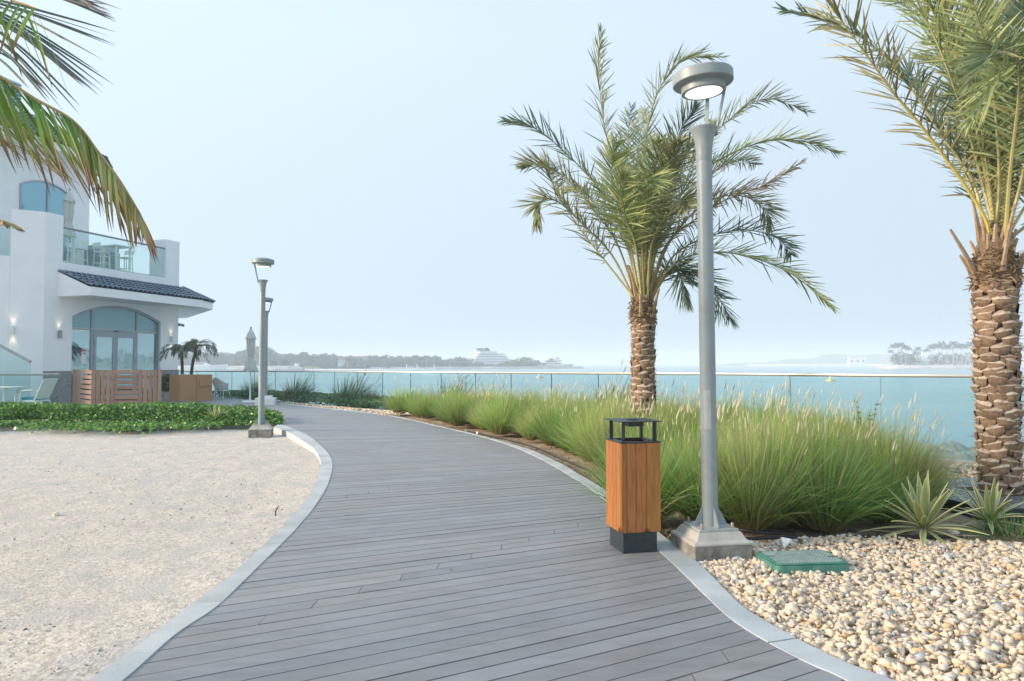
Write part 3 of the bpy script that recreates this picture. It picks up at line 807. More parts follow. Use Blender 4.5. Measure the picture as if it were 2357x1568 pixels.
# boulders beyond the fence on the right
def boulder_mesh(seed):
    bm = bmesh.new(); bmesh.ops.create_icosphere(bm, subdivisions=4, radius=1)
    r_ = random.Random(seed); ph = [r_.uniform(0, 9) for _ in range(6)]
    planes = [(Vector((r_.gauss(0, 1), r_.gauss(0, 1), r_.gauss(0, 1))).normalized(), r_.uniform(0.6, 0.9)) for _ in range(9)]
    for v in bm.verts:
        c = v.co
        for nrm, d in planes:
            k = c.dot(nrm)
            if k > d: c -= nrm * (k - d) * 0.85
        c *= 1 + 0.05 * math.sin(5 * c.x + ph[0]) * math.sin(4 * c.y + ph[1]) + 0.025 * math.sin(11 * c.z + ph[2] + 5 * c.x)
        c.z *= 0.7
    me = bpy.data.meshes.new('boulder'); bm.to_mesh(me); bm.free()
    me.materials.append(M['rock']); me.polygons.foreach_set("use_smooth", [True] * len(me.polygons))
    return me
bms = [boulder_mesh(s) for s in range(5)]
bl = [(2100, 1062, 11.4, .36), (2150, 1052, 11.9, .34), (2190, 1066, 11.0, .36), (2240, 1062, 10.6, .30), (2212, 1042, 12.0, .34), (2128, 1042, 12.6, .32), (2080, 1048, 12.6, .32), (2170, 1074, 10.5, .28), (2230, 1078, 10.2, .26), (2300, 1048, 11.2, .40), (2340, 1060, 10.6, .36), (2280, 1072, 10.2, .34), (2380, 1070, 10.1, .38), (2420, 1050, 11.0, .42), (2045, 1050, 13.0, .32), (2000, 1048, 13.6, .34), (2120, 1078, 10.9, .26), (1960, 1040, 14.3, .34), (2490, 1065, 10.2, .4), (2330, 1040, 12.0, .34), (2262, 1046, 11.9, .32)]
for i, (u, v, Y, r_) in enumerate(bl):
    o = bpy.data.objects.new('boulder', bms[i % 5]); p = at(u, v, Y)
    o.location = (p.x, p.y, p.z - 0.05); o.scale = (r_ * 1.15, r_, r_ * 0.9); o.rotation_euler = (rnd.uniform(-.4, .4), rnd.uniform(-.4, .4), rnd.uniform(0, 6))
    col.objects.link(o); tag(o, 'grey boulder on the shore bank seen through the glass fence near the right palm', 'boulder', 'boulders on the shore behind the glass fence')


# ------------------------------------------------------------------ street lamps
def street_lamp(loc, rz, arm_az, label, tilt=0.0):
    t = empty('street_lamp', loc, rz, label, 'street lamp', 'grey path lamps with round heads')
    mb = MB(); mb.box((0, 0, 0.0), (0.43, 0.43, 0.17)); mb.build('footing', M['concrete_r'], t, bevel=0.01)
    mb = MB(); a, b, c = 0.236, 0.185, 0.155
    prof = [(0.218, 0.083), (0.218, 0.10), (0.188, 0.115), (0.158, 0.165)]
    vs = []
    for r_, z in prof: vs += [(-r_, -r_, z), (r_, -r_, z), (r_, r_, z), (-r_, r_, z)]
    fs = [(i * 4 + k, i * 4 + (k + 1) % 4, (i + 1) * 4 + (k + 1) % 4, (i + 1) * 4 + k) for i in range(3) for k in range(4)] + [(3, 2, 1, 0), (12, 13, 14, 15)]
    mb.add(vs, fs); mb.build('plinth', M['concrete'], t, bevel=0.006)
    mb = MB(); mb.box((0, 0, 0.174), (0.29, 0.29, 0.018)); mb.build('base_plate', M['steel_d'], t, bevel=0.002)
    for k in range(4):
        ca, sa = math.cos(k * math.pi / 2), math.sin(k * math.pi / 2)
        mb = MB(Matrix.Rotation(k * math.pi / 2 + R(4), 4, 'Z'))
        mb.extr([(0.05, -0.004, 0.183), (0.125, -0.004, 0.183), (0.125, -0.004, 0.198), (0.062, -0.004, 0.315), (0.05, -0.004, 0.315)], (0, 0.008, 0))
        mb.build('gusset', M['steel'], t)
        mb = MB(); x, y = 0.115 * (1 if k in (0, 3) else -1), 0.115 * (1 if k < 2 else -1)
        mb.lathe([(0.016, 0.183), (0.016, 0.196), (0.011, 0.197), (0.011, 0.214), (0.006, 0.222)], (x, y, 0), 8)
        mb.build('bolt', M['bolt'], t, smooth=True)
    mb = MB()
    prof = [(0.0575, 0.183), (0.0575, 0.86), (0.0565, 1.6), (0.0553, 2.835), (0.0545, 2.838), (0.0553, 2.841), (0.057, 2.90), (0.063, 2.97), (0.073, 3.02), (0.088, 3.06), (0.102, 3.08), (0.103, 3.088), (0.096, 3.089), (0.085, 3.05)]
    mb.lathe(prof, (0, 0, 0), 32); pole = mb.build('pole', M['steel'], t, smooth=True)
    # service door, facing the path
    mb = MB(Matrix.Rotation(R(-112) - rz, 4, 'Z')); 
    pts_ = []
    for z in (0.88, 1.16):
        for k in range(7):
            a = R(-26 + k * 52 / 6); pts_.append((0.0592 * math.cos(a), 0.0592 * math.sin(a), z))
    mb.add(pts_, [(k, k + 1, 8 + k, 7 + k) for k in range(6)]); mb.build('service_door', M['steel_d'], pole, smooth=True)
    for da in (-24, 24):
        X = Matrix.Rotation(arm_az + R(da) - rz, 4, 'Z')
        mb = MB(X)
        P0, P1 = Vector((0.098, 0, 3.05)), Vector((0.192, 0, 3.44))
        d = (P1 - P0); L = d.length; ang = math.atan2(d.x, d.z)
        mb.box((P0 + P1) / 2, (0.010, 0.026, L), M=Matrix.Rotation(ang, 3, 'Y'))
        mb.box((0.103, 0, 3.07), (0.014, 0.034, 0.05))
        mb.build('arm', M['steel'], t, bevel=0.001)
    mb = MB()
    mb.lathe([(0.138, 3.358), (0.158, 3.358), (0.160, 3.362), (0.160, 3.414), (0.170, 3.420), (0.214, 3.420), (0.219, 3.425), (0.219, 3.490), (0.213, 3.50), (0.175, 3.508), (0.12, 3.53), (0.05, 3.541), (0.005, 3.543)], (0, 0, 0), 48)
    hd = mb.build('lamp_head', M['steel'], t, smooth=True, angle=25)
    hd.matrix_local = Matrix.Translation((0, 0, 3.44)) @ Matrix.Rotation(tilt, 4, 'Y') @ Matrix.Translation((0, 0, -3.44))
    mb = MB(); mb.lathe([(0.001, 3.353), (0.10, 3.3545), (0.134, 3.3572)], (0, 0, 0), 40, cap=False)
    mb.build('lens', M['lamp'], hd, smooth=True)
    return t
M['bolt'] = mat('rusty_bolt', (0.30, 0.22, 0.17), 0.45, (0.42, 0.36, 0.32), 60, metal=0.5)
street_lamp((1.44, 5.15, 0.0), R(9), R(40), 'tall grey lamp post standing next to the wooden litter bin, its round head lit', R(-3.5)).rotation_euler = (0, R(-.45), R(9))
p2 = gnd(603, 980, 0)
street_lamp(((603 - 1178.5) / 1620 * 14.2, 14.2, -0.04), R(12), R(192), 'grey lamp post standing at the edge of the sand and creeper bed')
l3 = ((612 - 1178.5) / 1620 * 23.4, 23.4, 0.03)
street_lamp(l3, R(10), R(12), 'farthest grey lamp post, half hidden behind the one by the sand')
mb = MB(); mb.box((l3[0] + 0.02, l3[1], 0.1), (0.62, 0.5, 0.26), R(10)); mb.box((l3[0] + 0.02, l3[1], 0.262), (0.40, 0.32, 0.07), R(10))
tag(mb.build('concrete_block', M['white'], org=(l3[0], l3[1], 0), bevel=0.012), 'white painted concrete block round the foot of the farthest lamp post', 'block')

# ------------------------------------------------------------------ litter bin
BINX, BINY, BINR = 0.775, 5.03, R(13)
ux = Vector((math.cos(BINR), math.sin(BINR), 0)); uy = Vector((-math.sin(BINR), math.cos(BINR), 0))
bc = Vector((BINX, BINY, 0)) + (ux + uy) * 0.152
t = empty('litter_bin', bc, BINR, 'square litter bin clad in orange stained wood with a dark metal hood', 'litter bin')
mb = MB(); mb.box((0, 0, 0.077), (0.262, 0.262, 0.154)); mb.build('foot', M['binmetal'], t, bevel=0.004)
H0, H1 = 0.148, 0.782
wd = 0.152
widths = [0.045, 0.072, 0.085, 0.098]
tot = sum(widths)
for side in range(4):
    X = Matrix.Rotation(side * math.pi / 2, 4, 'Z')
    x = -wd + 0.001
    ws = widths if side % 2 == 0 else [0.066, 0.075, 0.078, 0.081]
    L = 2 * wd - 0.016
    for k, w in enumerate(ws):
        w_ = w / sum(ws) * L
        mb = MB(X); tn = rnd.uniform(0.88, 1.12); mb.col = (tn, tn * rnd.uniform(0.94, 1.03), tn)
        mb.bb(x + 0.0012, x + w_ - 0.0012, -wd, -wd + 0.016, H0 - 0.0, H1)
        o = mb.build('wood_slat', M['pine'], t, bevel=0.0025)
        x += w_
mb = MB(); i_ = wd - 0.02
for side in range(4):
    mb.X = Matrix.Rotation(side * math.pi / 2, 4, 'Z')
    mb.bb(-i_ + 0.001, i_ - 0.001, -i_, -i_ + 0.003, H0 + 0.004, H1 - 0.008)
mb.X = None
mb.bb(-i_ + .004, i_ - .004, -i_ + .004, i_ - .004, 0.60, 0.61)
mb.build('inner_bin', M['binmetal'], t)
mb = MB(); r0 = wd + 0.003; r1 = 0.112
o4 = [(-r0, -r0), (r0, -r0), (r0, r0), (-r0, r0)]; i4 = [(-r1, -r1), (r1, -r1), (r1, r1), (-r1, r1)]
vs = [(x, y, 0.784) for x, y in o4] + [(x, y, 0.784) for x, y in i4] + [(x, y, 0.793) for x, y in o4] + [(x, y, 0.793) for x, y in i4]
fs = []
for k in range(4):
    j = (k + 1) % 4
    fs += [(k, j, 4 + j, 4 + k)[::-1], (8 + k, 8 + j, 12 + j, 12 + k), (k, j, 8 + j, 8 + k), (4 + j, 4 + k, 12 + k, 12 + j)]
mb.add(vs, fs); mb.build('rim', M['binmetal'], t)
for sx in (-1, 1):
    for sy in (-1, 1):
        mb = MB(); mb.bb(sx * 0.122 - 0.011, sx * 0.122 + 0.011, sy * 0.122 - 0.006, sy * 0.122 + 0.006, 0.793, 0.932)
        mb.bb(sx * 0.114 - 0.003, sx * 0.114 + 0.003, sy * 0.122 - 0.012 - 0.006 * sy, sy * 0.122 + 0.012 - 0.006 * sy, 0.7935, 0.930)
        mb.build('post', M['binmetal'], t)
mb = MB(); r0 = 0.160; r1 = 0.045
o4 = [(-r0, -r0), (r0, -r0), (r0, r0), (-r0, r0)]; i4 = [(-r1, -r1), (r1, -r1), (r1, r1), (-r1, r1)]
vs = [(x, y, 0.933) for x, y in o4] + [(x, y, 0.933) for x, y in i4] + [(x, y, 0.939) for x, y in o4] + [(x, y, 0.939) for x, y in i4]
mb.add(vs, fs); hood = mb.build('hood', M['binmetal'], t)
mb = MB(); mb.bb(-0.055, 0.055, -0.075, 0.055, 0.895, 0.899)
for a in (-1, 1): mb.bb(a * 0.055 - 0.002, a * 0.055 + 0.002, -0.075, 0.055, 0.899, 0.9325)
mb.bb(-0.053, 0.053, -0.077, -0.073, 0.899, 0.9325); mb.bb(-0.053, 0.053, 0.053, 0.057, 0.899, 0.9325)
mb.build('ash_tray', M['binmetal'], hood)

# ------------------------------------------------------------------ valve box, grate, hoses
def rrect(w, d, r_, n=6):
    out = []
    for cx, cy, a0 in ((w / 2 - r_, d / 2 - r_, 0), (-w / 2 + r_, d / 2 - r_, 90), (-w / 2 + r_, -d / 2 + r_, 180), (w / 2 - r_, -d / 2 + r_, 270)):
        for k in range(n + 1):
            a = R(a0 + 90 * k / n); out.append((cx + r_ * math.cos(a), cy + r_ * math.sin(a)))
    return out
t = empty('valve_box', (VALVE.x, VALVE.y, 0), R(5), 'low green plastic irrigation valve box with a dusty ribbed lid, set in the gravel', 'valve box')
mb = MB(); b1 = rrect(0.50, 0.34, 0.05); b0 = rrect(0.53, 0.37, 0.055); n = len(b1)
mb.add([(x, y, -0.05) for x, y in b0] + [(x, y, 0.055) for x, y in b1], [(i, (i + 1) % n, n + (i + 1) % n, n + i) for i in range(n)] + [tuple(range(n, 2 * n))])
body = mb.build('body', M['valve'], t, smooth=True)
mb = MB(); mb.extr([(x, y, 0.056) for x, y in rrect(0.485, 0.325, 0.045)], (0, 0, 0.010)); lid = mb.build('lid', M['valve'], t, bevel=0.003)
mb = MB(); mb.extr([(x, y, 0.0662) for x, y in rrect(0.44, 0.28, 0.03)], (0, 0, 0.0015)); 
mb.build('dust_panel', M['valve_top'], lid)
mb = MB()
for k in range(26):
    x = -0.30 + k * 0.024
    a, b = max(-0.205, x), min(0.205, x + 0.20)
    if b - a < 0.03: continue
    ya = -0.125 + (a - x) / 0.20 * 0.25; yb = -0.125 + (b - x) / 0.20 * 0.25
    mb.tube([(a, ya, 0.068), (b, yb, 0.068)], 0.0022, 4)
mb.build('ribs', M['valve_top'], lid)
for sx in (-1, 1):
    mb = MB(); mb.extr([(sx * 0.20 + x, -0.02 * sx + y, 0.068) for x, y in rrect(0.05, 0.014, 0.006, 3)], (0, 0, 0.0008)); mb.build('lid_slot', M['rubber'], lid)

PX, PY = 4.86, 7.05          # right palm
gr = empty('tree_grate', (PX, PY, 0.0), R(6), 'dark slotted plastic tree grate round the foot of the large right palm', 'tree grate')
def grate_panel(x0, x1, y0, y1, name):
    mb = MB(); zt, zb = 0.085, 0.055
    nx, ny = 7, 5
    w = (x1 - x0) / nx; h = (y1 - y0) / ny; b = 0.016
    for i in range(nx + 1): 
        xc = x0 + i * w; mb.bb(max(xc - b, x0), min(xc + b, x1), y0, y1, zb, zt)
    for j in range(ny + 1):
        yc = y0 + j * h
        for i in range(nx):
            mb.bb(x0 + i * w + b, x0 + (i + 1) * w - b, max(yc - b * .8, y0), min(yc + b * .8, y1), zb + 0.001, zt - 0.0012)
    for i in range(nx):
        for j in range(ny):
            xa, xb = x0 + i * w + b, x0 + (i + 1) * w - b; ya, yb = y0 + j * h + b * .8, y0 + (j + 1) * h - b * .8
            s_ = 1 if (i + j) % 2 else -1
            P0, P1 = Vector((xa, ya if s_ > 0 else yb, (zb + zt) / 2)), Vector((xb, yb if s_ > 0 else ya, (zb + zt) / 2))
            d = P1 - P0; mb.box((P0 + P1) / 2, (d.length * 0.97, 0.014, zt - zb - 0.004), math.atan2(d.y, d.x))
    return mb.build(name, M['grate'], gr)
for q in ((-0.78, -0.27, -0.78, 0.0), (-0.78, -0.27, 0.004, 0.78), (0.27, 0.78, -0.78, 0.0), (0.27, 0.78, 0.004, 0.78), (-0.266, 0.266, -0.78, -0.26), (-0.266, 0.266, 0.26, 0.78)):
    grate_panel(*q, 'grate_panel')
mb = MB()
for a in range(4):
    mb.X = Matrix.Rotation(a * math.pi / 2, 4, 'Z'); mb.bb(-0.785, 0.785 - 0.02, -0.805, -0.785, -0.06, 0.083)
mb.build('rim', M['rubber'], gr)

def hose(pts_, label, r_=0.011):
    P = catmull([Vector(p) for p in pts_], 60)
    mb = MB(); mb.tube(P, r_, 8)
    return tag(mb.build('irrigation_hose', M['rubber'], org=P[0], smooth=True), label, 'hose')
def kp(i, off, z=0.012):
    a = ro[i]; b = ro[min(i + 1, 150)]; T = (b - a).normalized(); n_ = Vector((T.y, -T.x, 0))
    return (a.x + n_.x * off, a.y + n_.y * off, z)
# index of kerb points by distance
def kidx(Y): return min(range(len(ro)), key=lambda i: abs(ro[i].y - Y))
hose([kp(kidx(y), 0.13 + 0.05 * math.sin(y * 3), 0.01) for y in (6.0, 6.4, 6.9, 7.4, 8.0, 8.7, 9.4, 10.3, 11.4, 12.6, 14.2)], 'thin black drip hose lying along the soil beside the right kerb')
hose([(1.22, 5.62, .01), (1.4, 5.78, .012), (1.62, 5.84, 0.03), (1.86, 5.62, .03), (2.1, 5.60, .015), (2.25, 5.66, .01)], 'short loose black hose crossing the soil behind the lamp post plinth', 0.013)
hose([(1.72, 5.42, .012), (2.1, 5.47, .016), (2.6, 5.50, .012), (3.1, 5.48, .014), (3.5, 5.52, .012)], 'black hose running along the line between the gravel and the grass bed', 0.014)
p = gnd(1928, 1222, 0)
mb = MB(); mb.tube([(p.x, p.y, 0), (p.x, p.y, 0.055)], 0.011, 8); mb.box((p.x, p.y, 0.065), (0.03, 0.026, 0.022)); mb.tube([(p.x + .07, p.y - .03, 0.012), (p.x + .12, p.y - .045, 0.014)], 0.013, 8)
tag(mb.build('sprinkler', M['rubber'], org=(p.x, p.y, 0)), 'small black drip emitter poking out of the soil at the foot of a grass clump', 'sprinkler')

# ------------------------------------------------------------------ villa
BO = Vector((-15.66, 23.5, 0)); BR = math.atan2(0.959, 0.2834)
vl = empty('villa', BO, BR, 'white rendered beach restaurant building with an arched glass entrance and a blue tiled canopy', 'building')
def bp_(s, t_, z): return (s, -t_, z)
# ground floor facade with the arched opening
A0, A1, SPR, APX = 1.08, 5.14, 3.03, 3.53
arch = []
hw = (A1 - A0) / 2; rise = APX - SPR; Rr = (hw * hw + rise * rise) / (2 * rise)
for k in range(25):
    x = A0 + (A1 - A0) * k / 24; dx = x - (A0 + hw)
    arch.append((x, APX - Rr + math.sqrt(Rr * Rr - dx * dx)))
def zx(pts2, y0, dy, name, m, par=vl, bevel=0):
    mb = MB(); mb.extr([(x, y0, z) for x, z in pts2], (0, dy, 0)); return mb.build(name, m, par, bevel=bevel)
out = [(0, 0), (A0, 0)] + arch + [(A1, 0), (6.1, 0), (6.1, 4.86), (0, 4.86)]
zx(out, 0, 0.32, 'facade_wall', M['plaster'])
zx([(0.0, 4.863), (0.66, 4.863), (0.66, 6.46), (0.0, 6.46)], 0, 0.5, 'tower_wall', M['plaster'])
zx([(5.38, 4.863), (6.1, 4.863), (6.1, 6.45), (5.38, 6.45)], 0, 0.85, 'corner_pier', M['plaster'])
# side walls behind
mb = MB()
def wall(s0, t0, s1, t1, z0, z1, th_=0.25):
    a = Vector((s0, -t0, 0)); b = Vector((s1, -t1, 0)); d = (b - a).normalized(); n_ = Vector((-d.y, d.x, 0)) * th_
    mb.extr([(a.x, a.y, z0), (b.x, b.y, z0), (b.x + n_.x, b.y + n_.y, z0), (a.x + n_.x, a.y + n_.y, z0)], (0, 0, z1 - z0))
wall(6.1, -0.325, 6.1, -0.85, 0, 6.44); wall(6.1, -0.853, 10.6, -5.2, 0, 4.86); wall(10.6, -5.2, 10.6, -12, 0, 4.86)
mb.build('end_wall', M['plaster'], vl)
mb = MB()
ch = lambda k: (-0.725 * k, -0.689 * k)
for k0, k1, z0, z1 in ((0.004, 0.95, 0, 6.46), (0.953, 6.5, 0, 4.9)):
    a, b = ch(k0), ch(k1)
    A = Vector((a[0], -a[1], 0)); B = Vector((b[0], -b[1], 0)); d = (B - A).normalized(); n_ = Vector((d.y, -d.x, 0)) * 0.3
    mb.extr([(A.x, A.y, z0), (B.x, B.y, z0), (B.x + n_.x, B.y + n_.y, z0), (A.x + n_.x, A.y + n_.y, z0)], (0, 0, z1 - z0))
mb.build('angled_wall', M['plaster'], vl)
zx([(0.02, 0.0), (A0 - 0.004, 0.0), (A0 - 0.004, 1.11), (0.02, 1.11)], -0.03, 0.027, 'stone_plinth', M['stone'])
zx([(A1 + 0.004, 0.0), (6.13, 0.0), (6.13, 1.11), (A1 + 0.004, 1.11)], -0.03, 0.027, 'stone_plinth', M['stone'])
# floor slab / terrace
mb = MB(); mb.extr([bp_(0.01, -0.33, 4.6), bp_(6.09, -0.33, 4.6), bp_(10.5, -5.0, 4.6), bp_(10.5, -11, 4.6), bp_(-4.2, -11, 4.6), bp_(-4.2, -4.3, 4.6), bp_(0.0, -0.5, 4.6)], (0, 0, 0.24))
mb.build('terrace_slab', M['concrete'], vl)
# entrance glazing, 0.16 m behind the face
def fr(par, x0, x1, z0, z1, y0=0.13, y1=0.19, m=None, name='frame'):
    mb = MB(); mb.bb(x0, x1, y0, y1, z0, z1); return mb.build(name, m or M['frame'], par, bevel=0.003)
ent = bpy.data.objects.new('entrance', None); col.objects.link(ent); ent.parent = vl
mb = MB()
for (xa, za), (xb, zb_) in zip(arch[:-1], arch[1:]):
    mb.extr([(xa, 0.08, za), (xb, 0.08, zb_), (xb, 0.08, zb_ - 0.07), (xa, 0.08, za - 0.07)], (0, 0.14, 0))
mb.bb(A0 + 0.001, A0 + 0.05, 0.08, 0.22, 0, SPR - 0.07); mb.bb(A1 - 0.05, A1 - 0.001, 0.08, 0.22, 0, SPR - 0.07)
mb.build('arch_frame', M['frame'], ent)
fr(ent, A0 + 0.051, A1 - 0.051, 2.56, 2.64, 0.11, 0.195, name='transom')
fr(ent, 1.98, 2.06, 0, 2.558, 0.12, 0.2, name='mullion'); fr(ent, 4.02, 4.10, 0, 2.558, 0.12, 0.2, name='mullion')
az = lambda x: APX - Rr + math.sqrt(max(0, Rr * Rr - (x - A0 - hw) ** 2))
fr(ent, 1.98, 2.06, 2.642, az(2.02) - 0.08, 0.12, 0.2, name='mullion'); fr(ent, 4.02, 4.10, 2.642, az(4.06) - 0.08, 0.12, 0.2, name='mullion')
def pane(par, pts2, y, m, name='pane'):
    mb = MB(); mb.extr([(x, y, z) for x, z in pts2], (0, 0.012, 0)); return mb.build(name, m, par)
def archpane(x0, x1):
    n_ = 10; top = [(lerp(x1, x0, k / n_), az(lerp(x1, x0, k / n_)) - 0.075) for k in range(n_ + 1)]
    return [(x0, 2.645), (x1, 2.645)] + top
pane(ent, archpane(1.14, 1.975), 0.16, M['tglass'], 'fanlight'); pane(ent, archpane(2.065, 4.015), 0.16, M['tglass'], 'fanlight'); pane(ent, archpane(4.105, 5.08), 0.16, M['tglass'], 'fanlight')
pane(ent, [(1.14, 0), (1.975, 0), (1.975, 2.555), (1.14, 2.555)], 0.16, M['dglass'], 'side_light')
pane(ent, [(4.105, 0), (5.08, 0), (5.08, 2.555), (4.105, 2.555)], 0.16, M['dglass'], 'side_light')
for x0, x1 in ((2.085, 3.03), (3.04, 3.995)):
    dr = bpy.data.objects.new('door', None); col.objects.link(dr); dr.parent = vl
    mb = MB(); mb.bb(x0, x0 + 0.11, 0.10, 0.15, 0.01, 2.47); mb.bb(x1 - 0.11, x1, 0.10, 0.15, 0.01, 2.47); mb.bb(x0 + 0.111, x1 - 0.111, 0.10, 0.15, 2.34, 2.47); mb.bb(x0 + 0.111, x1 - 0.111, 0.10, 0.15, 0.01, 0.2)
    mb.build('door_frame', M['frame'], dr, bevel=0.003)
    pane(dr, [(x0 + 0.111, 0.2), (x1 - 0.111, 0.2), (x1 - 0.111, 2.34), (x0 + 0.111, 2.34)], 0.12, M['dglass'])
    xh = x0 + 0.03 if x0 < 2.5 else x1 - 0.03
    for z in (1.55, 2.1):
        mb = MB(); mb.box((xh, 0.088, z), (0.03, 0.03, 0.13)); mb.build('hinge', M['frame'], dr, bevel=0.003)
fr(ent, 2.065, 4.015, 2.474, 2.558, 0.115, 0.18, name='door_header')
mb = MB(); mb.bb(2.98, 3.12, 0.06, 0.105, 2.56, 2.60); mb.build('door_sensor', M['framed'], ent)
nb = bpy.data.objects.new('notice', None); 
mb = MB(); mb.bb(1.60, 1.83, 0.152, 0.158, 1.28, 1.80); nt_ = mb.build('notice_sheet', mat('paper', (0.75, 0.78, 0.78), 0.7), ent)
mb = MB(); mb.bb(1.58, 1.78, 0.149, 0.1518, 1.80, 1.86); mb.bb(1.56, 1.62, 0.149, 0.1515, 1.66, 1.80); mb.build('notice_banner', mat('red_print', (0.55, 0.10, 0.10), 0.6), ent)
mb = MB(); mb.bb(1.68, 1.80, 0.1495, 0.1517, 1.70, 1.75); mb.bb(1.66, 1.80, 0.1495, 0.1517, 1.30, 1.33); mb.build('notice_print', mat('blue_print', (0.10, 0.25, 0.35), 0.6), ent)
# canopy
ol = [(0.50, 0.003), (0.50, 1.45), (5.80, 1.45), (6.95, 1.0), (11.3, -4.2), (10.6, -5.1), (6.103, -0.84), (6.103, 0.003)]
cn = bpy.data.objects.new('canopy', None); col.objects.link(cn); cn.parent = vl
mb = MB(); mb.extr([bp_(s, t_, 3.66) for s, t_ in ol], (0, 0, 0.29)); mb.build('canopy_slab', M['plaster'], cn)
mb = MB(); mb.extr([(0.502, -0.004, 3.953), (0.502, -1.35, 3.953), (0.502, -0.004, 4.50)], (0.06, 0, 0)); mb.build('canopy_cheek', M['plaster'], cn)
# tiled roof: barrel tiles
def tiled(par, e0, e1, r0, r1, zE, zR, pitch=0.215, nrow=5, name='tile_roof', m=None):
    """ridge r0->r1 at zR, eave e0->e1 at zE (points are (s,t))"""
    mb = MB()
    E0, E1, R0, R1 = [Vector((p[0], -p[1], z)) for p, z in ((e0, zE), (e1, zE), (r0, zR), (r1, zR))]
    n_ = max(2, int((E1 - E0).length / pitch))
    up = Vector((0, 0, 1))
    # base sheet, tinted dark as the shadow in the gaps between tiles
    mb.col = (0.3, 0.3, 0.35)
    off = Vector((0, 0, -0.012))
    mb.add([E0 + off, E1 + off, R1 + off, R0 + off], [(0, 1, 2, 3)])
    for i in range(n_ + 1):
        f = i / n_
        a, b = E0.lerp(E1, f), R0.lerp(R1, f)
        for j in range(nrow):
            p, q = a.lerp(b, j / nrow - 0.006), a.lerp(b, (j + 1) / nrow + 0.03)
            tn = rnd.uniform(0.8, 1.25); mb.col = (tn, tn, tn)
            d = (q - p).normalized(); sd_ = (E1 - E0).normalized(); nn = sd_.cross(d)
            if nn.z < 0: nn = -nn
            ra, rb_ = pitch * 0.40, pitch * 0.32
            vs = []
            for P_, r_, lift in ((p, ra, 0.10), (q, rb_, 0.0)):
                for k in range(7):
                    an = math.pi * k / 6; vs.append(P_ + sd_ * math.cos(an) * r_ + nn * (math.sin(an) * r_ * 0.85 + lift * 0.35))
                for k in range(7):
                    an = math.pi * k / 6; vs.append(P_ + sd_ * math.cos(an) * r_ * 0.8 + nn * (math.sin(an) * r_ * 0.65 + lift * 0.35))
            fs = [(k, k + 1, 15 + k, 14 + k) for k in range(6)] + [(7 + k, 8 + k, 1 + k, k) for k in range(6)]
            mb.add(vs, fs)
    return mb.build(name, m or M['tile'], par, smooth=True, angle=50)
tiled(cn, (0.56, 1.46), (5.86, 1.46), (0.56, 0.02), (5.86, 0.02), 3.965, 4.53)
tiled(cn, (5.90, 1.47), (7.0, 1.02), (5.92, 0.05), (6.15, 0.02), 3.965, 4.53)
tiled(cn, (7.02, 1.0), (11.3, -4.25), (6.2, 0.0), (10.6, -5.0), 3.965, 4.50)
mb = MB(); mb.tube([bp_(6.99, 1.04, 4.0), bp_(6.2, 0.06, 4.57)], 0.07, 8); mb.col = (1, 1, 1); mb.build('hip_tile', M['tile'], cn, smooth=True)
# balcony
bal = bpy.data.objects.new('balcony_rail', None); col.objects.link(bal); bal.parent = vl
mb = MB(); mb.tube([(0.66, 0.10, 6.08), (5.38, 0.10, 6.08)], 0.035, 10); mb.build('handrail', M['steel'], bal, smooth=True)
js = [0.665, 1.67, 2.85, 4.02, 5.375]
for a, b in zip(js[:-1], js[1:]):
    mb = MB(); mb.bb(a + 0.008, b - 0.008, 0.095, 0.107, 4.90, 6.05); mb.build('glass_panel', M['bglass'], bal)
mb = MB(); mb.bb(0.663, 5.377, 0.06, 0.14, 4.863, 4.898); mb.build('base_channel', M['frame'], bal)
a, b = ch(0.98), ch(3.2)
mb = MB(); mb.extr([(a[0], -a[1], 4.905), (b[0], -b[1], 4.905), (b[0] - .01, -b[1] + .01, 4.905), (a[0] - .01, -a[1] + .01, 4.905)], (0, 0, 0.9)); mb.build('glass_panel', M['bglass'], bal)
# upper storey, set back 3 m
UY = 3.0
up_out = [(-5, 4.845), (4.42, 4.845), (4.42, 9.66), (-5, 9.66)]
mb = MB(); mb.bb(-5, 4.42, UY, UY + 6, 4.845, 9.66); mb.build('upper_wall', M['plaster'], vl)
def win(par, x0, x1, z0, z1, archtop, name='window', m=None):
    w = bpy.data.objects.new(name, None); col.objects.link(w); w.parent = par
    n_ = 10
    top = lambda x, zt: zt + archtop * (1 - ((x - (x0 + x1) / 2) / ((x1 - x0) / 2)) ** 2)
    mb = MB(); mb.extr([(x0, UY - 0.012, z0), (x1, UY - 0.012, z0)] + [(lerp(x1, x0, k / n_), UY - 0.012, top(lerp(x1, x0, k / n_), z1)) for k in range(n_ + 1)], (0, 0.01, 0)); mb.build('pane', m or M['uglass'], w)
    mb = MB()
    for k in range(n_):
        xa, xb = lerp(x0, x1, k / n_), lerp(x0, x1, (k + 1) / n_)
        mb.extr([(xa, UY - 0.05, top(xa, z1)), (xb, UY - 0.05, top(xb, z1)), (xb, UY - 0.05, top(xb, z1) - 0.06), (xa, UY - 0.05, top(xa, z1) - 0.06)], (0, 0.037, 0))
    mb.bb(x0, x0 + 0.06, UY - 0.05, UY - 0.013, z0, z1 - 0.06); mb.bb(x1 - 0.06, x1, UY - 0.05, UY - 0.013, z0, z1 - 0.06); mb.bb(x0 + 0.06, x1 - 0.06, UY - 0.05, UY - 0.013, z0, z0 + 0.06)
    xm = (x0 + x1) / 2 + 0.05; mb.bb(xm - 0.035, xm + 0.035, UY - 0.055, UY - 0.0135, z0 + 0.06, z1 + archtop * 0.8)
    mb.build('window_frame', M['frame'], w)
win(vl, 1.42, 3.56, 6.98, 8.0, 0.33)
win(vl, 2.75, 3.56, 4.9, 6.93, 0.0)
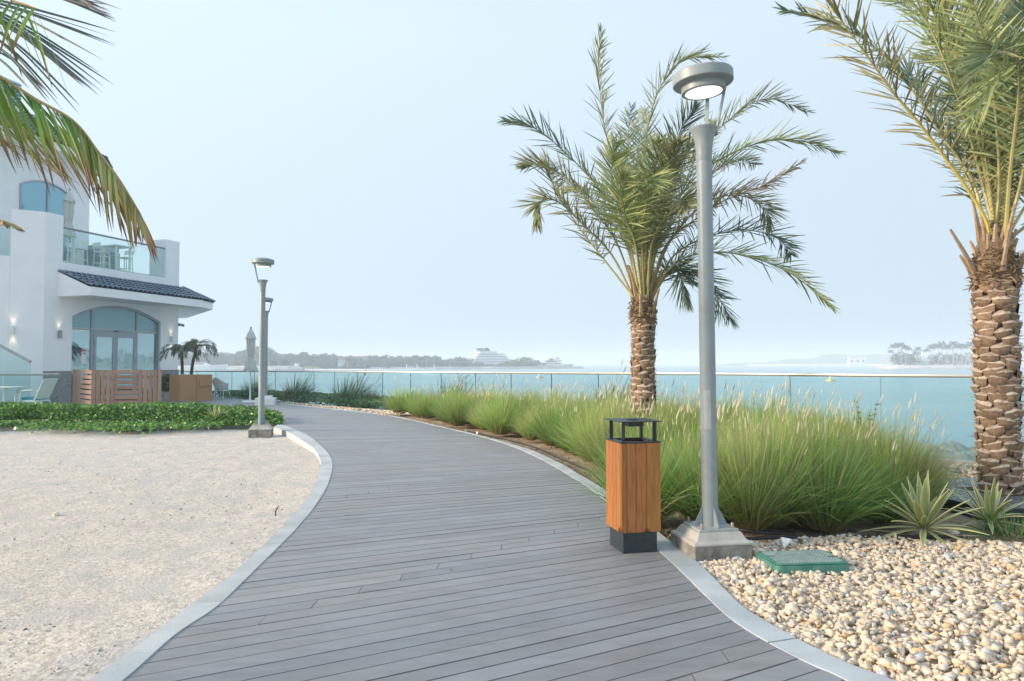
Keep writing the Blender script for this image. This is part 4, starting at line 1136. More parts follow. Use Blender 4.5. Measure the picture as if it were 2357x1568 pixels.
# upper eave and roof
mb = MB(); mb.extr([(-5.5, 2.2, 9.40), (4.3, 2.2, 9.40), (5.6, 3.2, 9.40), (5.6, 9.3, 9.40), (-5.5, 9.3, 9.40)], (0, 0, 0.28)); mb.build('eave', M['plaster'], vl)
mb = MB(); mb.extr([(4.425, 3.0, 8.3), (4.425, 4.6, 8.3), (4.425, 4.6, 9.398), (4.425, 2.6, 9.398)], (0.9, 0, 0)); 
tiled(vl, (-5.5, -2.15), (4.35, -2.15), (-3.6, -4.3), (2.6, -4.6), 9.70, 11.3, name='upper_tile_roof', nrow=8)
tiled(vl, (4.4, -2.2), (5.65, -3.2), (2.7, -4.6), (2.75, -4.7), 9.70, 11.3, name='upper_tile_roof', nrow=8)
tiled(vl, (5.65, -3.25), (5.65, -9.0), (2.8, -4.8), (2.8, -8.0), 9.70, 11.3, name='upper_tile_roof', nrow=8)
lv = bpy.data.objects.new('louvre_box', None); col.objects.link(lv); lv.parent = vl
mb = MB(); mb.bb(0.05, 1.62, 3.35, 4.9, 10.3, 11.85); mb.build('louvre_core', M['white'], lv)
mb = MB()
for k in range(9):
    z = 10.95 + k * 0.10
    mb.extr([(0.0, 3.30, z), (0.0, 3.349, z + 0.05), (0.0, 3.349, z), ], (1.67, 0, 0)); mb.extr([(1.67, 3.30, z), (1.621, 3.30, z + 0.05), (1.621, 3.30, z)], (0, 1.6, 0))
mb.build('louvre_blades', mat('blue_louvre', (0.06, 0.30, 0.58), 0.45), lv)
# wall lamps: real little up and down lights
def wall_lamp(X, label, down=True, up=True):
    o = empty('wall_lamp', X @ Vector((0, 0, 0)), 0, label, 'wall lamp', 'small up and down wall lights on the villa')
    o.matrix_world = X
    mb = MB(); mb.lathe([(0.045, -0.13), (0.052, -0.13), (0.052, 0.13), (0.045, 0.13)], (0, -0.075, 0), 20, cap=False); mb.bb(-0.03, 0.03, -0.03, -0.002, -0.08, 0.08); mb.build('shade', M['white'] if up and down else M['steel'], o, smooth=True)
    mb = MB(); mb.lathe([(0.001, 0.10), (0.044, 0.10)], (0, -0.075, 0), 16, cap=False)
    if down: mb.lathe([(0.001, -0.10), (0.044, -0.10)], (0, -0.075, 0), 16, cap=False)
    mb.build('bulb', M['bulb'], o)
    for sgn, on in ((1, up), (-1, down)):
        if not on: continue
        l = bpy.data.lights.new('spot', 'SPOT'); l.energy = 3.2; l.color = (1, 0.80, 0.5); l.spot_size = R(75); l.spot_blend = 0.9; l.shadow_soft_size = 0.03
        ob = bpy.data.objects.new('spot', l); col.objects.link(ob); ob.parent = o; ob.location = (0, -0.075, 0.14 * sgn)
        ob.rotation_euler = (R(180) if sgn > 0 else 0, 0, 0)
VM = Matrix.Translation(BO) @ Matrix.Rotation(BR, 4, 'Z')
wall_lamp(VM @ Matrix.Translation((0.56, 0, 2.37)), 'wall light just left of the arched entrance, glowing upward only', down=False)
wall_lamp(VM @ Matrix.Translation((5.69, 0, 2.36)), 'wall light right of the arched entrance, glowing above and below')
wall_lamp(VM @ Matrix.Translation((-0.725 * 0.83, 0.689 * 0.83, 2.46)) @ Matrix.Rotation(math.atan2(-0.689, 0.725), 4, 'Z'), 'white wall light on the angled wall at the far left of the villa')
cm = empty('security_camera', VM @ Vector((6.15, 0.1, 3.0)), BR, 'small grey security camera on the right corner of the villa', 'security camera')
mb = MB(); mb.bb(-0.05, 0.02, -0.13, -0.05, -0.07, 0.05); mb.build('bracket', M['steel'], cm)
mb = MB(); mb.tube([(0.0, -0.15, 0), (0.03, -0.30, -0.05)], [0.05, 0.055], 14); mb.build('body', M['frame'], cm, smooth=True)
mb = MB(); mb.tube([(0.03, -0.301, -0.05), (0.032, -0.31, -0.052)], 0.04, 12); mb.build('lens', M['rubber'], cm)

# terrace furniture on the balcony
def bar_table(loc, rz, label):
    t = empty('bar_table', loc, rz, label, 'table', 'white bar tables on the balcony')
    for sx in (-1, 1):
        for sy in (-1, 1):
            mb = MB(); mb.box((sx * 0.31, sy * 0.31, 0.53), (0.06, 0.06, 1.06)); mb.build('leg', M['cream'], t, bevel=0.004)
    mb = MB(); mb.box((0, 0, 1.085), (0.72, 0.72, 0.045)); mb.build('tabletop', M['cream'], t, bevel=0.004)
    mb = MB()
    for s_ in (-1, 1): mb.box((0, s_ * 0.31, 0.12), (0.558, 0.05, 0.05)); mb.box((s_ * 0.31, 0, 0.12), (0.05, 0.558, 0.05))
    mb.build('stretcher', M['cream'], t); return t
def bar_stool(loc, rz, label):
    t = empty('bar_stool', loc, rz, label, 'bar stool', 'white bar stools on the balcony')
    for sx in (-1, 1):
        mb = MB(); mb.tube([(sx * 0.19, -0.2, 0), (sx * 0.17, -0.17, 0.72)], 0.022, 4); mb.build('leg', M['cream'], t)
        mb = MB(); mb.tube([(sx * 0.19, 0.22, 0), (sx * 0.17, 0.17, 0.74), (sx * 0.17, 0.23, 1.06)], 0.022, 4); mb.build('leg', M['cream'], t)
    mb = MB(); mb.box((0, 0, 0.75), (0.40, 0.40, 0.04)); mb.build('seat', M['cream'], t, bevel=0.01)
    mb = MB(); mb.box((0, 0.225, 1.0), (0.40, 0.025, 0.16)); mb.build('backrest', M['cream'], t, bevel=0.005)
    mb = MB(); mb.box((0, -0.19, 0.28), (0.34, 0.025, 0.03)); mb.box((-0.18, 0, 0.34), (0.025, 0.36, 0.03)); mb.box((0.18, 0, 0.34), (0.025, 0.36, 0.03)); mb.build('foot_rail', M['cream'], t)
    return t
BZ = 4.842
def onb(s, y): return VM @ Vector((s, y, BZ))
bar_table(onb(1.15, 0.75), BR + 0.1, 'left of the two square white bar tables behind the balcony glass')
bar_table(onb(3.75, 0.85), BR - 0.05, 'right of the two square white bar tables behind the balcony glass, by the covered grill')
for s, y, r_, lb in ((0.80, 1.5, 3.0, 'white bar stool at the far left end of the balcony against the tower'), (1.35, 1.65, 0.2, 'white bar stool behind the left bar table'), (2.15, 0.95, -1.5, 'white bar stool between the two tables, nearest the left table'),
                     (2.55, 1.6, 0.4, 'white bar stool in the middle of the balcony, standing back from the glass'), (3.0, 0.8, 1.5, 'white bar stool just left of the right bar table'), (4.45, 1.15, -1.4, 'white bar stool right of the right bar table'), (3.9, 1.7, 0.1, 'white bar stool behind the right bar table')):
    bar_stool(onb(s, y), BR + r_, lb)
gl = empty('grill', onb(4.15, 2.0), BR, 'covered grey slatted grill cabinet behind the right bar table on the balcony', 'grill')
mb = MB(); mb.box((0, 0, 0.5), (1.2, 0.55, 1.0)); mb.build('cabinet', mat('grey_cabinet', (0.22, 0.27, 0.30), 0.5), gl, bevel=0.02)
mb = MB(); mb.lathe([(0.001, 0), (0.3, 0)], (0, 0, 1.0), 8); mb.extr([(-0.55, -0.25, 1.002), (-0.45, -0.2, 1.2), (0.45, -0.2, 1.2), (0.55, -0.25, 1.002)], (0, 0.5, 0)); mb.build('lid', M['frame'], gl, bevel=0.02)
mb = MB()
for k in range(9): mb.box((0, -0.285, 0.15 + k * 0.09), (1.0, 0.015, 0.045))
mb.build('slats', M['frame'], gl)

def closed_parasol(loc, scale, label, stand=True, fold_seed=0):
    t = empty('parasol', loc, fold_seed * 0.7, label, 'parasol')
    mb = MB(); mb.tube([(0, 0, 0.06), (0, 0, 2.62)], 0.022, 12); mb.build('pole', M['white'], t, smooth=True)
    if stand:
        mb = MB(); mb.lathe([(0.28, 0), (0.285, 0.03), (0.25, 0.065), (0.05, 0.075)], (0, 0, 0), 28); mb.tube([(0, 0, 0.075), (0, 0, 0.42)], 0.032, 12); mb.build('base', M['white'], t, smooth=True)
    def folded(prof, nf, amp, name, ph):
        mb = MB(); seg = 72; vs = []
        for r_, z, am in prof:
            for k in range(seg):
                a = 2 * math.pi * k / seg
                rr = r_ * (1 + am * amp * (math.cos(nf * a + ph + 0.4 * math.sin(3 * a)) + 0.35 * math.sin(5 * a + ph * 2)))
                vs.append((rr * math.cos(a), rr * math.sin(a), z + 0.02 * am * math.sin(nf * a * 0.5 + ph)))
        n_ = len(prof)
        mb.add(vs, [(i * seg + k, i * seg + (k + 1) % seg, (i + 1) * seg + (k + 1) % seg, (i + 1) * seg + k) for i in range(n_ - 1) for k in range(seg)])
        return mb.build(name, M['canvas'], t, smooth=2)
    folded([(0.20, 1.10, 1.3), (0.205, 1.13, 1.2), (0.17, 1.28, 1.0), (0.12, 1.45, .9), (0.085, 1.57, .6), (0.10, 1.66, .8), (0.125, 1.85, .9), (0.135, 2.05, .9), (0.13, 2.25, .8), (0.08, 2.42, .6), (0.03, 2.55, .2)], 8, 0.16, 'canopy', fold_seed)
    folded([(0.175, 2.23, 1.0), (0.15, 2.30, .9), (0.11, 2.42, .7), (0.07, 2.51, .4), (0.025, 2.575, .1)], 7, 0.12, 'top_flap', fold_seed + 1)
    mb = MB(); mb.lathe([(0.095, 1.56), (0.10, 1.575), (0.095, 1.59)], (0, 0, 0), 24, cap=False); mb.build('tie', M['canvas'], t)
    mb = MB(); mb.lathe([(0.015, 2.57), (0.035, 2.60), (0.035, 2.63), (0.012, 2.67)], (0, 0, 0), 12); mb.build('finial', M['frame'], t, smooth=True)
    t.scale = (scale,) * 3
    return t
closed_parasol(((577 - 1178.5) / 1620 * 24.7, 24.7, 0.0), 1.0, 'closed white parasol on a round white base on the terrace, left of the lamp posts', fold_seed=1)
closed_parasol(onb(2.35, 1.7), 1.16, 'closed cream parasol on the balcony in front of the upper arched window', fold_seed=2)

# ------------------------------------------------------------------ timber screen
def bars(t, a, b, spec, z1, nm):
    """a->b ground line; spec = list of ('v', width) / ('gap', w) / ('h', width)"""
    a = Vector(a); b = Vector(b); d = (b - a); L = d.length; d.normalize(); rz = math.atan2(d.y, d.x)
    tot = sum(w for k, w in spec); x = 0
    for k, w in spec:
        w = w / tot * L
        if k == 'v':
            c = a + d * (x + w / 2); mb = MB(); tn = rnd.uniform(0.85, 1.12); mb.col = (tn, tn * .99, tn * .97)
            mb.box((c.x, c.y, z1 / 2 + 0.01), (w - 0.002, 0.022, z1 - 0.02), rz); mb.build('slat', M['teak'], t, org=t.location, bevel=0.003)
        elif k == 'h':
            c = a + d * (x + w / 2)
            for j in range(7):
                mb = MB(); tn = rnd.uniform(0.85, 1.12); mb.col = (tn, tn * .99, tn * .97)
                mb.box((c.x, c.y, z1 - 0.065 - j * 0.155), (w - 0.002, 0.022, 0.112), rz); mb.build('slat', M['teak'], t, org=t.location, bevel=0.003)
        x += w
C0, C1, C2 = (-12.76, 21.4, 0), (-10.8, 21.72, 0), (-14.45, 23.2, 0)
sc_ = empty('timber_screen', C0, 0, 'slatted timber screen of upright and level boards in front of the villa entrance', 'screen')
V_, G_ = ('v', 0.125), ('gap', 0.026)
bars(sc_, C0, C1, [('v', .11), G_, V_, G_, V_, G_, V_, ('gap', .02), V_, ('h', 0.72), V_, G_, V_, G_, V_, G_, V_, G_, ('v', .11)], 1.17, 'front')
bars(sc_, C2, C0, [V_, ('gap', .03), V_, ('gap', .03), V_, ('gap', .03), V_, ('gap', .03), ('v', .2), ('h', 1.2), ('v', 0.03)], 1.17, 'side')
mb = MB()
fd = (Vector(C1) - Vector(C0)).normalized(); fn = Vector((-fd.y, fd.x, 0))
for s in (0.05, 0.62, 1.3, 1.93):
    c = Vector(C0) + fd * s + fn * 0.04; mb.box((c.x, c.y, 0.59), (0.06, 0.05, 1.2), math.atan2(fd.y, fd.x))
for z in (0.25, 0.95):
    c = Vector(C0) + fd * 0.99 + fn * 0.095; mb.box((c.x, c.y, z), (1.9, 0.05, 0.07), math.atan2(fd.y, fd.x))
mb.build('posts', M['teak'], sc_, org=C0)

# planter box and its palms
MX = Vector((-11.92, 25.3, 0)); a50 = R(50); dx_ = Vector((math.cos(a50), math.sin(a50), 0)); dy_ = Vector((-math.sin(a50), math.cos(a50), 0))
pc = MX + dx_ * 0.6 + dy_ * 0.42
pb = empty('planter_box', pc, a50, 'square planter box clad in light brown veneer panels on the terrace', 'planter')
mb = MB(); mb.bb(-0.6, 0.6, -0.42, 0.42, 0.0, 0.93); mb.build('box', M['veneer'], pb, bevel=0.004)
mb = MB(); mb.bb(-0.602, 0.602, -0.422, -0.40, 0.931, 0.955); mb.bb(-0.602, 0.602, 0.40, 0.422, 0.931, 0.955); mb.bb(-0.602, -0.58, -0.399, 0.399, 0.931, 0.955); mb.bb(0.58, 0.602, -0.399, 0.399, 0.931, 0.955); mb.build('top_edge', M['veneer'], pb)
mb = MB(); mb.bb(-0.006, 0.006, -0.4225, -0.4205, 0.0, 0.92); mb.build('panel_joint', M['framed'], pb)
mb = MB(); mb.bb(0.10, 0.52, -0.465, -0.4235, 0.53, 0.76); mb.col = (1.05, 1.05, 1.0); mb.build('raised_plaque', M['veneer'], pb, bevel=0.006)
mb = MB(); mb.bb(-0.579, 0.579, -0.399, 0.399, 0.932, 0.94); mb.build('earth', M['soil'], pb)

# white tub chairs and table
def tub_chair(loc, rz, label):
    t = empty('armchair', loc, rz, label, 'chair')
    mb = MB(); n_ = 24; vs = []; rows = 7
    for lay in (0, 1):
        for j in range(rows):
            f = j / (rows - 1)
            for k in range(n_ + 1):
                a = math.pi * (-0.08 + 1.16 * k / n_)
                side = abs(math.cos(a))
                top = 0.86 - 0.24 * side ** 1.5
                z = lerp(0.36, top, f); r_ = 0.25 + 0.07 * f - lay * 0.025
                vs.append((r_ * math.cos(a) * 1.02, r_ * math.sin(a) + 0.02 + 0.06 * f, z))
    N1 = n_ + 1; Lr = rows * N1
    fs = []
    for j in range(rows - 1):
        for k in range(n_):
            i0 = j * N1 + k; fs.append((i0, i0 + 1, i0 + N1 + 1, i0 + N1)); i1 = Lr + i0; fs.append((i1, i1 + N1, i1 + N1 + 1, i1 + 1))
    for k in range(n_):
        i0 = (rows - 1) * N1 + k; fs.append((i0, i0 + 1, Lr + i0 + 1, Lr + i0)); i0 = k; fs.append((i0, Lr + i0, Lr + i0 + 1, i0 + 1))
    mb.add(vs, fs); mb.build('shell', M['wicker'], t, smooth=2)
    mb = MB(); mb.lathe([(0.05, 0.345), (0.25, 0.35), (0.26, 0.38), (0.05, 0.39)], (0, 0, 0), 24); mb.build('seat', M['wicker'], t)
    mb = MB(); mb.lathe([(0.05, 0.392), (0.215, 0.395), (0.225, 0.43), (0.2, 0.455), (0.05, 0.46)], (0, -0.03, 0), 24); mb.build('cushion', M['teal'], t, smooth=True)
    for sx in (-1, 1):
        for sy in (-1, 1):
            mb = MB(); mb.tube([(sx * 0.18, sy * 0.16, 0.36), (sx * 0.25, sy * 0.24, 0)], [0.022, 0.014], 8); mb.build('leg', M['wicker'], t)
    return t
p = at(510, 915, 27.6); tub_chair((p.x + 0.05, 27.5, 0), R(166), 'white tub chair seen from behind, right of the veneer planter box').scale = (0.95, 0.95, 0.98)
def side_chair(loc, rz, label):
    t = empty('armchair', loc, rz, label, 'chair')
    for sy in (-1, 1):
        mb = MB(); mb.tube(catmull([(-0.27, sy * 0.26, 0), (-0.26, sy * 0.27, 0.4), (-0.22, sy * 0.28, 0.60), (-0.08, sy * 0.28, 0.655), (0.15, sy * 0.27, 0.66)], 16), 0.02, 8); mb.build('armrest', M['wicker'], t, smooth=2)
        mb = MB(); mb.tube([(0.2, sy * 0.25, 0.36), (0.26, sy * 0.25, 0.0)], 0.02, 8); mb.build('leg', M['wicker'], t)
    mb = MB(); mb.extr([(0.12, -0.26, 0.38), (0.16, -0.26, 0.38), (0.44, -0.26, 0.97), (0.42, -0.26, 0.98)], (0, 0.52, 0)); mb.build('backrest', M['wicker'], t, bevel=0.008)
    mb = MB(); mb.box((-0.03, 0, 0.37), (0.46, 0.50, 0.05)); mb.build('seat', M['wicker'], t, bevel=0.01)
    mb = MB(); mb.box((-0.04, 0, 0.43), (0.44, 0.46, 0.08)); mb.build('cushion', M['teal'], t, bevel=0.02)
    return t
side_chair((-13.15, 19.5, -0.03), R(-6), 'white wicker armchair with a teal cushion behind the left glass fence')
t = empty('cafe_table', (-14.15, 19.5, -0.03), R(5), 'white wicker cafe table behind the left glass fence', 'table')
mb = MB(); mb.box((0, 0, 0.735), (0.95, 0.8, 0.03)); mb.build('tabletop', M['wicker'], t, bevel=0.008)
for sx in (-1, 1):
    for sy in (-1, 1):
        mb = MB(); mb.tube(catmull([(sx * 0.34, sy * 0.3, 0.72), (sx * 0.27, sy * 0.25, 0.5), (sx * 0.27, sy * 0.25, 0.3), (sx * 0.33, sy * 0.3, 0.0)], 12), [0.045] * 4 + [0.035] * 9, 8); mb.build('leg', M['wicker'], t, smooth=2)

# near glass fence left
lf = empty('glass_fence', (-13, 17.6, 0), 0, 'straight low glass balustrade at far left, between the creeper bed and the cafe table', 'fence')
mb = MB(); mb.tube([(-20, 17.5, 1.075), (-12.62, 21.2, 1.13)] if False else [(-20.0, 17.4, 1.07), (-11.95, 18.6, 1.075)], 0.03, 10); mb.build('handrail', M['steel'], lf, org=lf.location, smooth=True)
for k in range(6):
    A = Vector((-20, 17.4, 0)).lerp(Vector((-11.95, 18.6, 0)), k / 6 + 0.002); B = Vector((-20, 17.4, 0)).lerp(Vector((-11.95, 18.6, 0)), (k + 1) / 6 - 0.002)
    mb = MB(); mb.extr([(A.x, A.y, -0.05), (B.x, B.y, -0.05), (B.x, B.y, 1.05), (A.x, A.y, 1.05)], (0, 0.012, 0)); mb.build('glass_panel', M['glass'], lf, org=lf.location)
sr = empty('stair_rail', (-15.4, 21.0, 0), 0, 'sloping metal handrail over a glass panel at the far left, beside the villa wall', 'stair rail')
a = at(-60, 764, 21.5); b = at(70.5, 833, 21.5)
mb = MB(); mb.tube([a, b], 0.04, 10); mb.build('handrail', M['steel'], sr, org=sr.location, smooth=True)
mb = MB(); mb.extr([(a.x, 21.5, -0.03), (b.x, 21.5, -0.03), (b.x, 21.5, b.z - 0.04), (a.x, 21.5, a.z - 0.04)], (0, 0.012, 0)); mb.build('glass_panel', M['glass'], sr, org=sr.location)

# ------------------------------------------------------------------ palms
def rot_about(v, ax, a): return Matrix.Rotation(a, 3, ax) @ v
def frond(P, L, n, w, rr, r_, style='date', t0=0.16, c0=(.16, .22, .07), c1=(.30, .33, .12), dead=0.0, outward=None, spines=True, rach=(.42, .40, .16), thin=1.0, ragged=0.12):
    """P: 3D control points of the rachis; returns MB with tint colours. mi 0 leaf, 1 rachis"""
    C = catmull(P, 44); N = len(C)
    if outward is None: outward = Vector((C[-1].x - C[0].x, C[-1].y - C[0].y, 0)); outward = outward.normalized() if outward.length > .01 else Vector((1, 0, 0))
    mb = MB(); mb.mi = 1
    rad = [r_ * (1 - 0.93 * (i / (N - 1)) ** 0.8) + 0.0015 for i in range(N)]
    rc = [tuple(lerp(a, b, min(1, i / N * 1.6)) for a, b in zip((rach[0] * 1.1, rach[1] * 1.05, rach[2]), (rach[0] * .62, rach[1] * .62, rach[2] * .7))) for i in range(N)]
    if dead > .5: rc = [(.42, .30, .18)] * N
    mb.tube(C, rad, 6, cols=rc)
    mb.mi = 0
    roll = rr.uniform(-0.25, 0.25)
    def frame(t_):
        x = t_ * (N - 1); k = min(int(x), N - 2); p = C[k].lerp(C[k + 1], x - k)
        T = (C[min(k + 2, N - 1)] - C[max(k - 1, 0)]).normalized()
        U = Vector((0, 0, 1)) * 0.75 - outward * 0.7
        U = (U - T * U.dot(T))
        if U.length < .05: U = Vector((0, 1, 0)) - T * T.y
        U.normalize(); U = rot_about(U, T, roll); return p, T, U, T.cross(U)
    def strip(base, d, ln, wd, wdir, droop, cA, cB, seg=4):
        d = d.normalized(); wdir = (wdir - d * wdir.dot(d))
        if wdir.length < 1e-3: wdir = d.orthogonal()
        wdir.normalize(); nn = d.cross(wdir)
        vs = []; cs = []
        prof = (0.45, 0.95, 1.0, 0.7, 0.0) if seg == 4 else (0.45, 0.9, 1, 1, .85, .5, 0)
        for q in range(seg + 1):
            f = q / seg
            p = base + d * (ln * f) + Vector((0, 0, -1)) * (droop * ln * f * f)
            hw_ = wd * 0.5 * prof[q]
            cc = tuple(lerp(a, b, f) for a, b in zip(cA, cB))
            if q == seg: vs.append(p); cs.append(cc)
            else:
                vs += [p - wdir * hw_ + nn * hw_ * .35, p + wdir * hw_ + nn * hw_ * .35]; cs += [cc, cc]
        fs = [(2 * q, 2 * q + 1, 2 * q + 3, 2 * q + 2) for q in range(seg - 1)] + [(2 * seg - 2, 2 * seg - 1, 2 * seg)]
        mb.add(vs, fs, cs)
    for i in range(n):
        for sg in (-1, 1):
            if rr.random() < ragged * (0.5 if style == 'date' else 1): continue
            f = (i + rr.random() * .8) / n; t_ = lerp(t0, 0.995, f)
            p, T, U, S = frame(t_)
            if style == 'date':
                A = R(lerp(62, 30, f ** 1.2) + rr.gauss(0, 7)); V_a = R(rr.choice([38, 12, -10]) + rr.gauss(0, 8))
                ln = L * (0.45 + 0.55 * math.sin(math.pi * min(1, 0.18 + f * 0.78))) * rr.uniform(.82, 1.1)
                if f > .8: ln *= lerp(1, .62, (f - .8) / .2)
                droop = rr.uniform(0.02, 0.14) + dead * .25
                side = S * sg
                d = T * math.cos(A) + (side * math.cos(V_a) + U * math.sin(V_a)) * math.sin(A)
                wdir = T + Vector((rr.gauss(0, .6), rr.gauss(0, .6), rr.gauss(0, .6)))
            else:
                A = R(lerp(60, 22, f) + rr.gauss(0, 5)); side = S * sg
                ln = L * (0.55 + 0.45 * math.sin(math.pi * min(1, .25 + f * .7))) * rr.uniform(.85, 1.08)
                droop = rr.uniform(.35, .6) if style == 'coco' else rr.uniform(.25, .5)
                d = T * math.cos(A) + side * math.sin(A) * .9 + U * .1
                wdir = T
            b_ = rr.uniform(.72, 1.25); yl = rr.random()
            cA = [c * b_ for c in c0]; cB = [c * b_ for c in c1]
            if yl < 0.12 + dead: cB = [.46 * b_, .38 * b_, .17 * b_]
            if dead > .3 and yl < dead: cA = [.42 * b_, .29 * b_, .17 * b_]; cB = [.50 * b_, .35 * b_, .21 * b_]
            strip(p, d, ln, w * rr.uniform(.8, 1.15) * thin, wdir, droop, cA, cB)
    if spines:
        for i in range(16):
            t_ = lerp(0.05, t0 + .04, i / 16); p, T, U, S = frame(t_)
            for sg in (-1, 1):
                d = T * .55 + S * sg * .8 + U * rr.uniform(-.3, .3)
                strip(p, d, rr.uniform(.04, .10), .007, T, 0, (.40, .38, .16), (.5, .45, .25), 4)
    return mb

def boot_trunk(mb, z0, z1, r0, r1, rows, rr, per=7, jag=1.0, bw=1.15):
    """diamond-pattern cut leaf bases"""
    mb.col = (.16, .11, .07)
    mb.lathe([(r0 * .80, z0), (lerp(r0, r1, .5) * .80, (z0 + z1) / 2), (r1 * .80, z1)], (0, 0, 0), 18)
    hrow = (z1 - z0) / rows
    for j in range(rows):
        z = z0 + (j + .5) * hrow; rr_ = lerp(r0, r1, j / rows)
        for k in range(per):
            a = 2 * math.pi * (k + 0.5 * (j % 2)) / per + rr.gauss(0, .10) + j * .035
            W = 2 * math.pi * rr_ / per * rr.uniform(.80, 1.0) * bw * .46
            ro_ = rr_ * rr.uniform(.93, 1.17); ri_ = rr_ * .79
            zt = z + hrow * rr.uniform(.30, .65); zb = z - hrow * rr.uniform(.85, 1.1)
            ca, sa = math.cos(a), math.sin(a); rad = Vector((ca, sa, 0)); tan = Vector((-sa, ca, 0))
            t_ = rr.uniform(.75, 1.2)
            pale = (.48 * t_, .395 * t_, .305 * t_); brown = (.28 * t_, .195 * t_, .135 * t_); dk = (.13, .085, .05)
            m_ = 6; top_o, mid_o, low_o, top_i = [], [], [], []
            tilt = rr.uniform(-.022, .022)
            for q in range(m_ + 1):
                x = (q / m_ * 2 - 1); bul = math.sqrt(max(0, 1 - x * x * .8))
                zt_ = zt - .012 + tilt * x - rr.uniform(0, .008) * jag
                top_o.append(rad * lerp(ri_ + .01, ro_, bul) + tan * W * x + Vector((0, 0, zt_)))
                top_i.append(rad * (ri_ + .004) + tan * W * x * .9 + Vector((0, 0, zt_ + .002 + .046 * bul)))
                mid_o.append(rad * lerp(ri_ + .005, ro_ * .965, bul) + tan * W * x * .9 + Vector((0, 0, lerp(zt, zb, .45))))
                low_o.append(rad * (ri_ + .006 + .02 * bul) + tan * W * x * .45 + Vector((0, 0, zb)))
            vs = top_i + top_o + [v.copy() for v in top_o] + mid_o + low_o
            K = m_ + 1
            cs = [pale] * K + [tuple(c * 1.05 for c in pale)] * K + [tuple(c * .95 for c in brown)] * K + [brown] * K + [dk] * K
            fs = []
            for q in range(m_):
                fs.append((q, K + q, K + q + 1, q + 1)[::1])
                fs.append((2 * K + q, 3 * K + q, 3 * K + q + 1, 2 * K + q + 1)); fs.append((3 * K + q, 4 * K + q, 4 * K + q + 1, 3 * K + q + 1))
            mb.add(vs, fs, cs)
            # loose fibres between the bases
            for q in range(7):
                an = a + rr.gauss(0, .35); p = Vector((math.cos(an), math.sin(an), 0)) * rr_ * rr.uniform(.9, 1.0) + Vector((0, 0, z + rr.uniform(-.5, .5) * hrow))
                d = Vector((math.cos(an), math.sin(an), 0)) * rr.uniform(.2, 1) + Vector((rr.gauss(0, .6), rr.gauss(0, .6), rr.gauss(0, .7)))
                d = d.normalized() * rr.uniform(.03, .10); s_ = Vector((0, 0, .004)) if abs(d.z) < .04 else tan * .004
                mb.add([p - s_, p + s_, p + d], [(0, 1, 2)], [(.42, .27, .14)] * 3)

def date_palm(name_label, org, ztrunk, r0, r1, rows, fronds, L, w, seed, stubs, crown_r, n_leaf, skirt=0.25):
    rr = random.Random(seed)
    t = empty('date_palm', org, 0, name_label, 'palm tree')
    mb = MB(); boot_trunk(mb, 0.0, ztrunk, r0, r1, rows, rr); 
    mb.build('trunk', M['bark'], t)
    # fibre skirt
    mb = MB()
    for k in range(420):
        a = rr.uniform(0, 6.283); z = ztrunk + rr.uniform(-.05, skirt); q = (z - ztrunk) / skirt
        rad = Vector((math.cos(a), math.sin(a), 0)); tan = Vector((-math.sin(a), math.cos(a), 0))
        rr0 = lerp(r1 * 1.02, r1 * .85, max(0, q))
        p = rad * rr0 * rr.uniform(.9, 1.05) + Vector((0, 0, z)); ln = rr.uniform(.06, .17)
        d = tan * rr.gauss(0, 1) + Vector((0, 0, rr.gauss(0, .25))) + rad * rr.uniform(-.1, .2); d = d.normalized() * ln
        up = Vector((0, 0, rr.uniform(.004, .011))); b_ = rr.uniform(.6, 1.2)
        mb.add([p - up, p + up, p + d * .5 + rad * .02 + up * .6, p + d], [(0, 1, 2), (0, 2, 3)], [(.36 * b_, .26 * b_, .16 * b_)] * 4)
    mb.col = (.2, .14, .09); mb.lathe([(r1 * .85, ztrunk - .03), (r1 * .9, ztrunk + skirt * .6), (r1 * .6, ztrunk + skirt * 1.6), (.03, ztrunk + skirt * 2.1)], (0, 0, 0), 16)
    mb.build('fibre_skirt', M['bark'], t)
    # cut petiole stubs
    for k in range(stubs):
        a = 2 * math.pi * k / stubs * 1.0 + rr.gauss(0, .12); lvl = rr.random()
        rad = Vector((math.cos(a), math.sin(a), 0)); z = ztrunk + lerp(-.02, skirt * 1.5, lvl); sp = lerp(.50, .2, lvl) * rr.uniform(.6, 1.3)
        ln = rr.uniform(.14, .52); base = rad * r1 * lerp(.92, .55, lvl) + Vector((0, 0, z))
        P = [base, base + rad * ln * sp * .5 + Vector((0, 0, ln * .55)), base + rad * ln * sp + Vector((0, 0, ln))]
        mb = MB(); b_ = rr.uniform(.8, 1.15)
        mb.tube(P, [.040, .023, .015], 6, cols=[(.36 * b_, .26 * b_, .17 * b_), (.42 * b_, .31 * b_, .20 * b_), (.48 * b_, .37 * b_, .26 * b_)], flat=.5)
        mb.build('cut_leaf_base', M['bark'], t)
    O = Vector(org)
    for i, fd in enumerate(fronds):
        P = [Vector(p) - O for p in fd['P']]
        mb = frond(P, fd.get('L', L), fd.get('n', n_leaf), w, rr, fd.get('r', .017), dead=fd.get('dead', 0), c0=fd.get('c0', (.19, .22, .10)), c1=fd.get('c1', (.37, .37, .19)), t0=fd.get('t0', .21), rach=fd.get('rach', (.42, .40, .17)))
        mb.build('frond', [M['leaf'], M['rachis']], t)
    return t

def px_frond(base, pts, Y0, dY, **k):
    """frond through photo pixel points, receding dY metres over its length"""
    n_ = len(pts); P = [base]
    for i, (u, v) in enumerate(pts): P.append(at(u, v, Y0 + dY * (i + 1) / n_))
    d = dict(P=P); d.update(k); return d

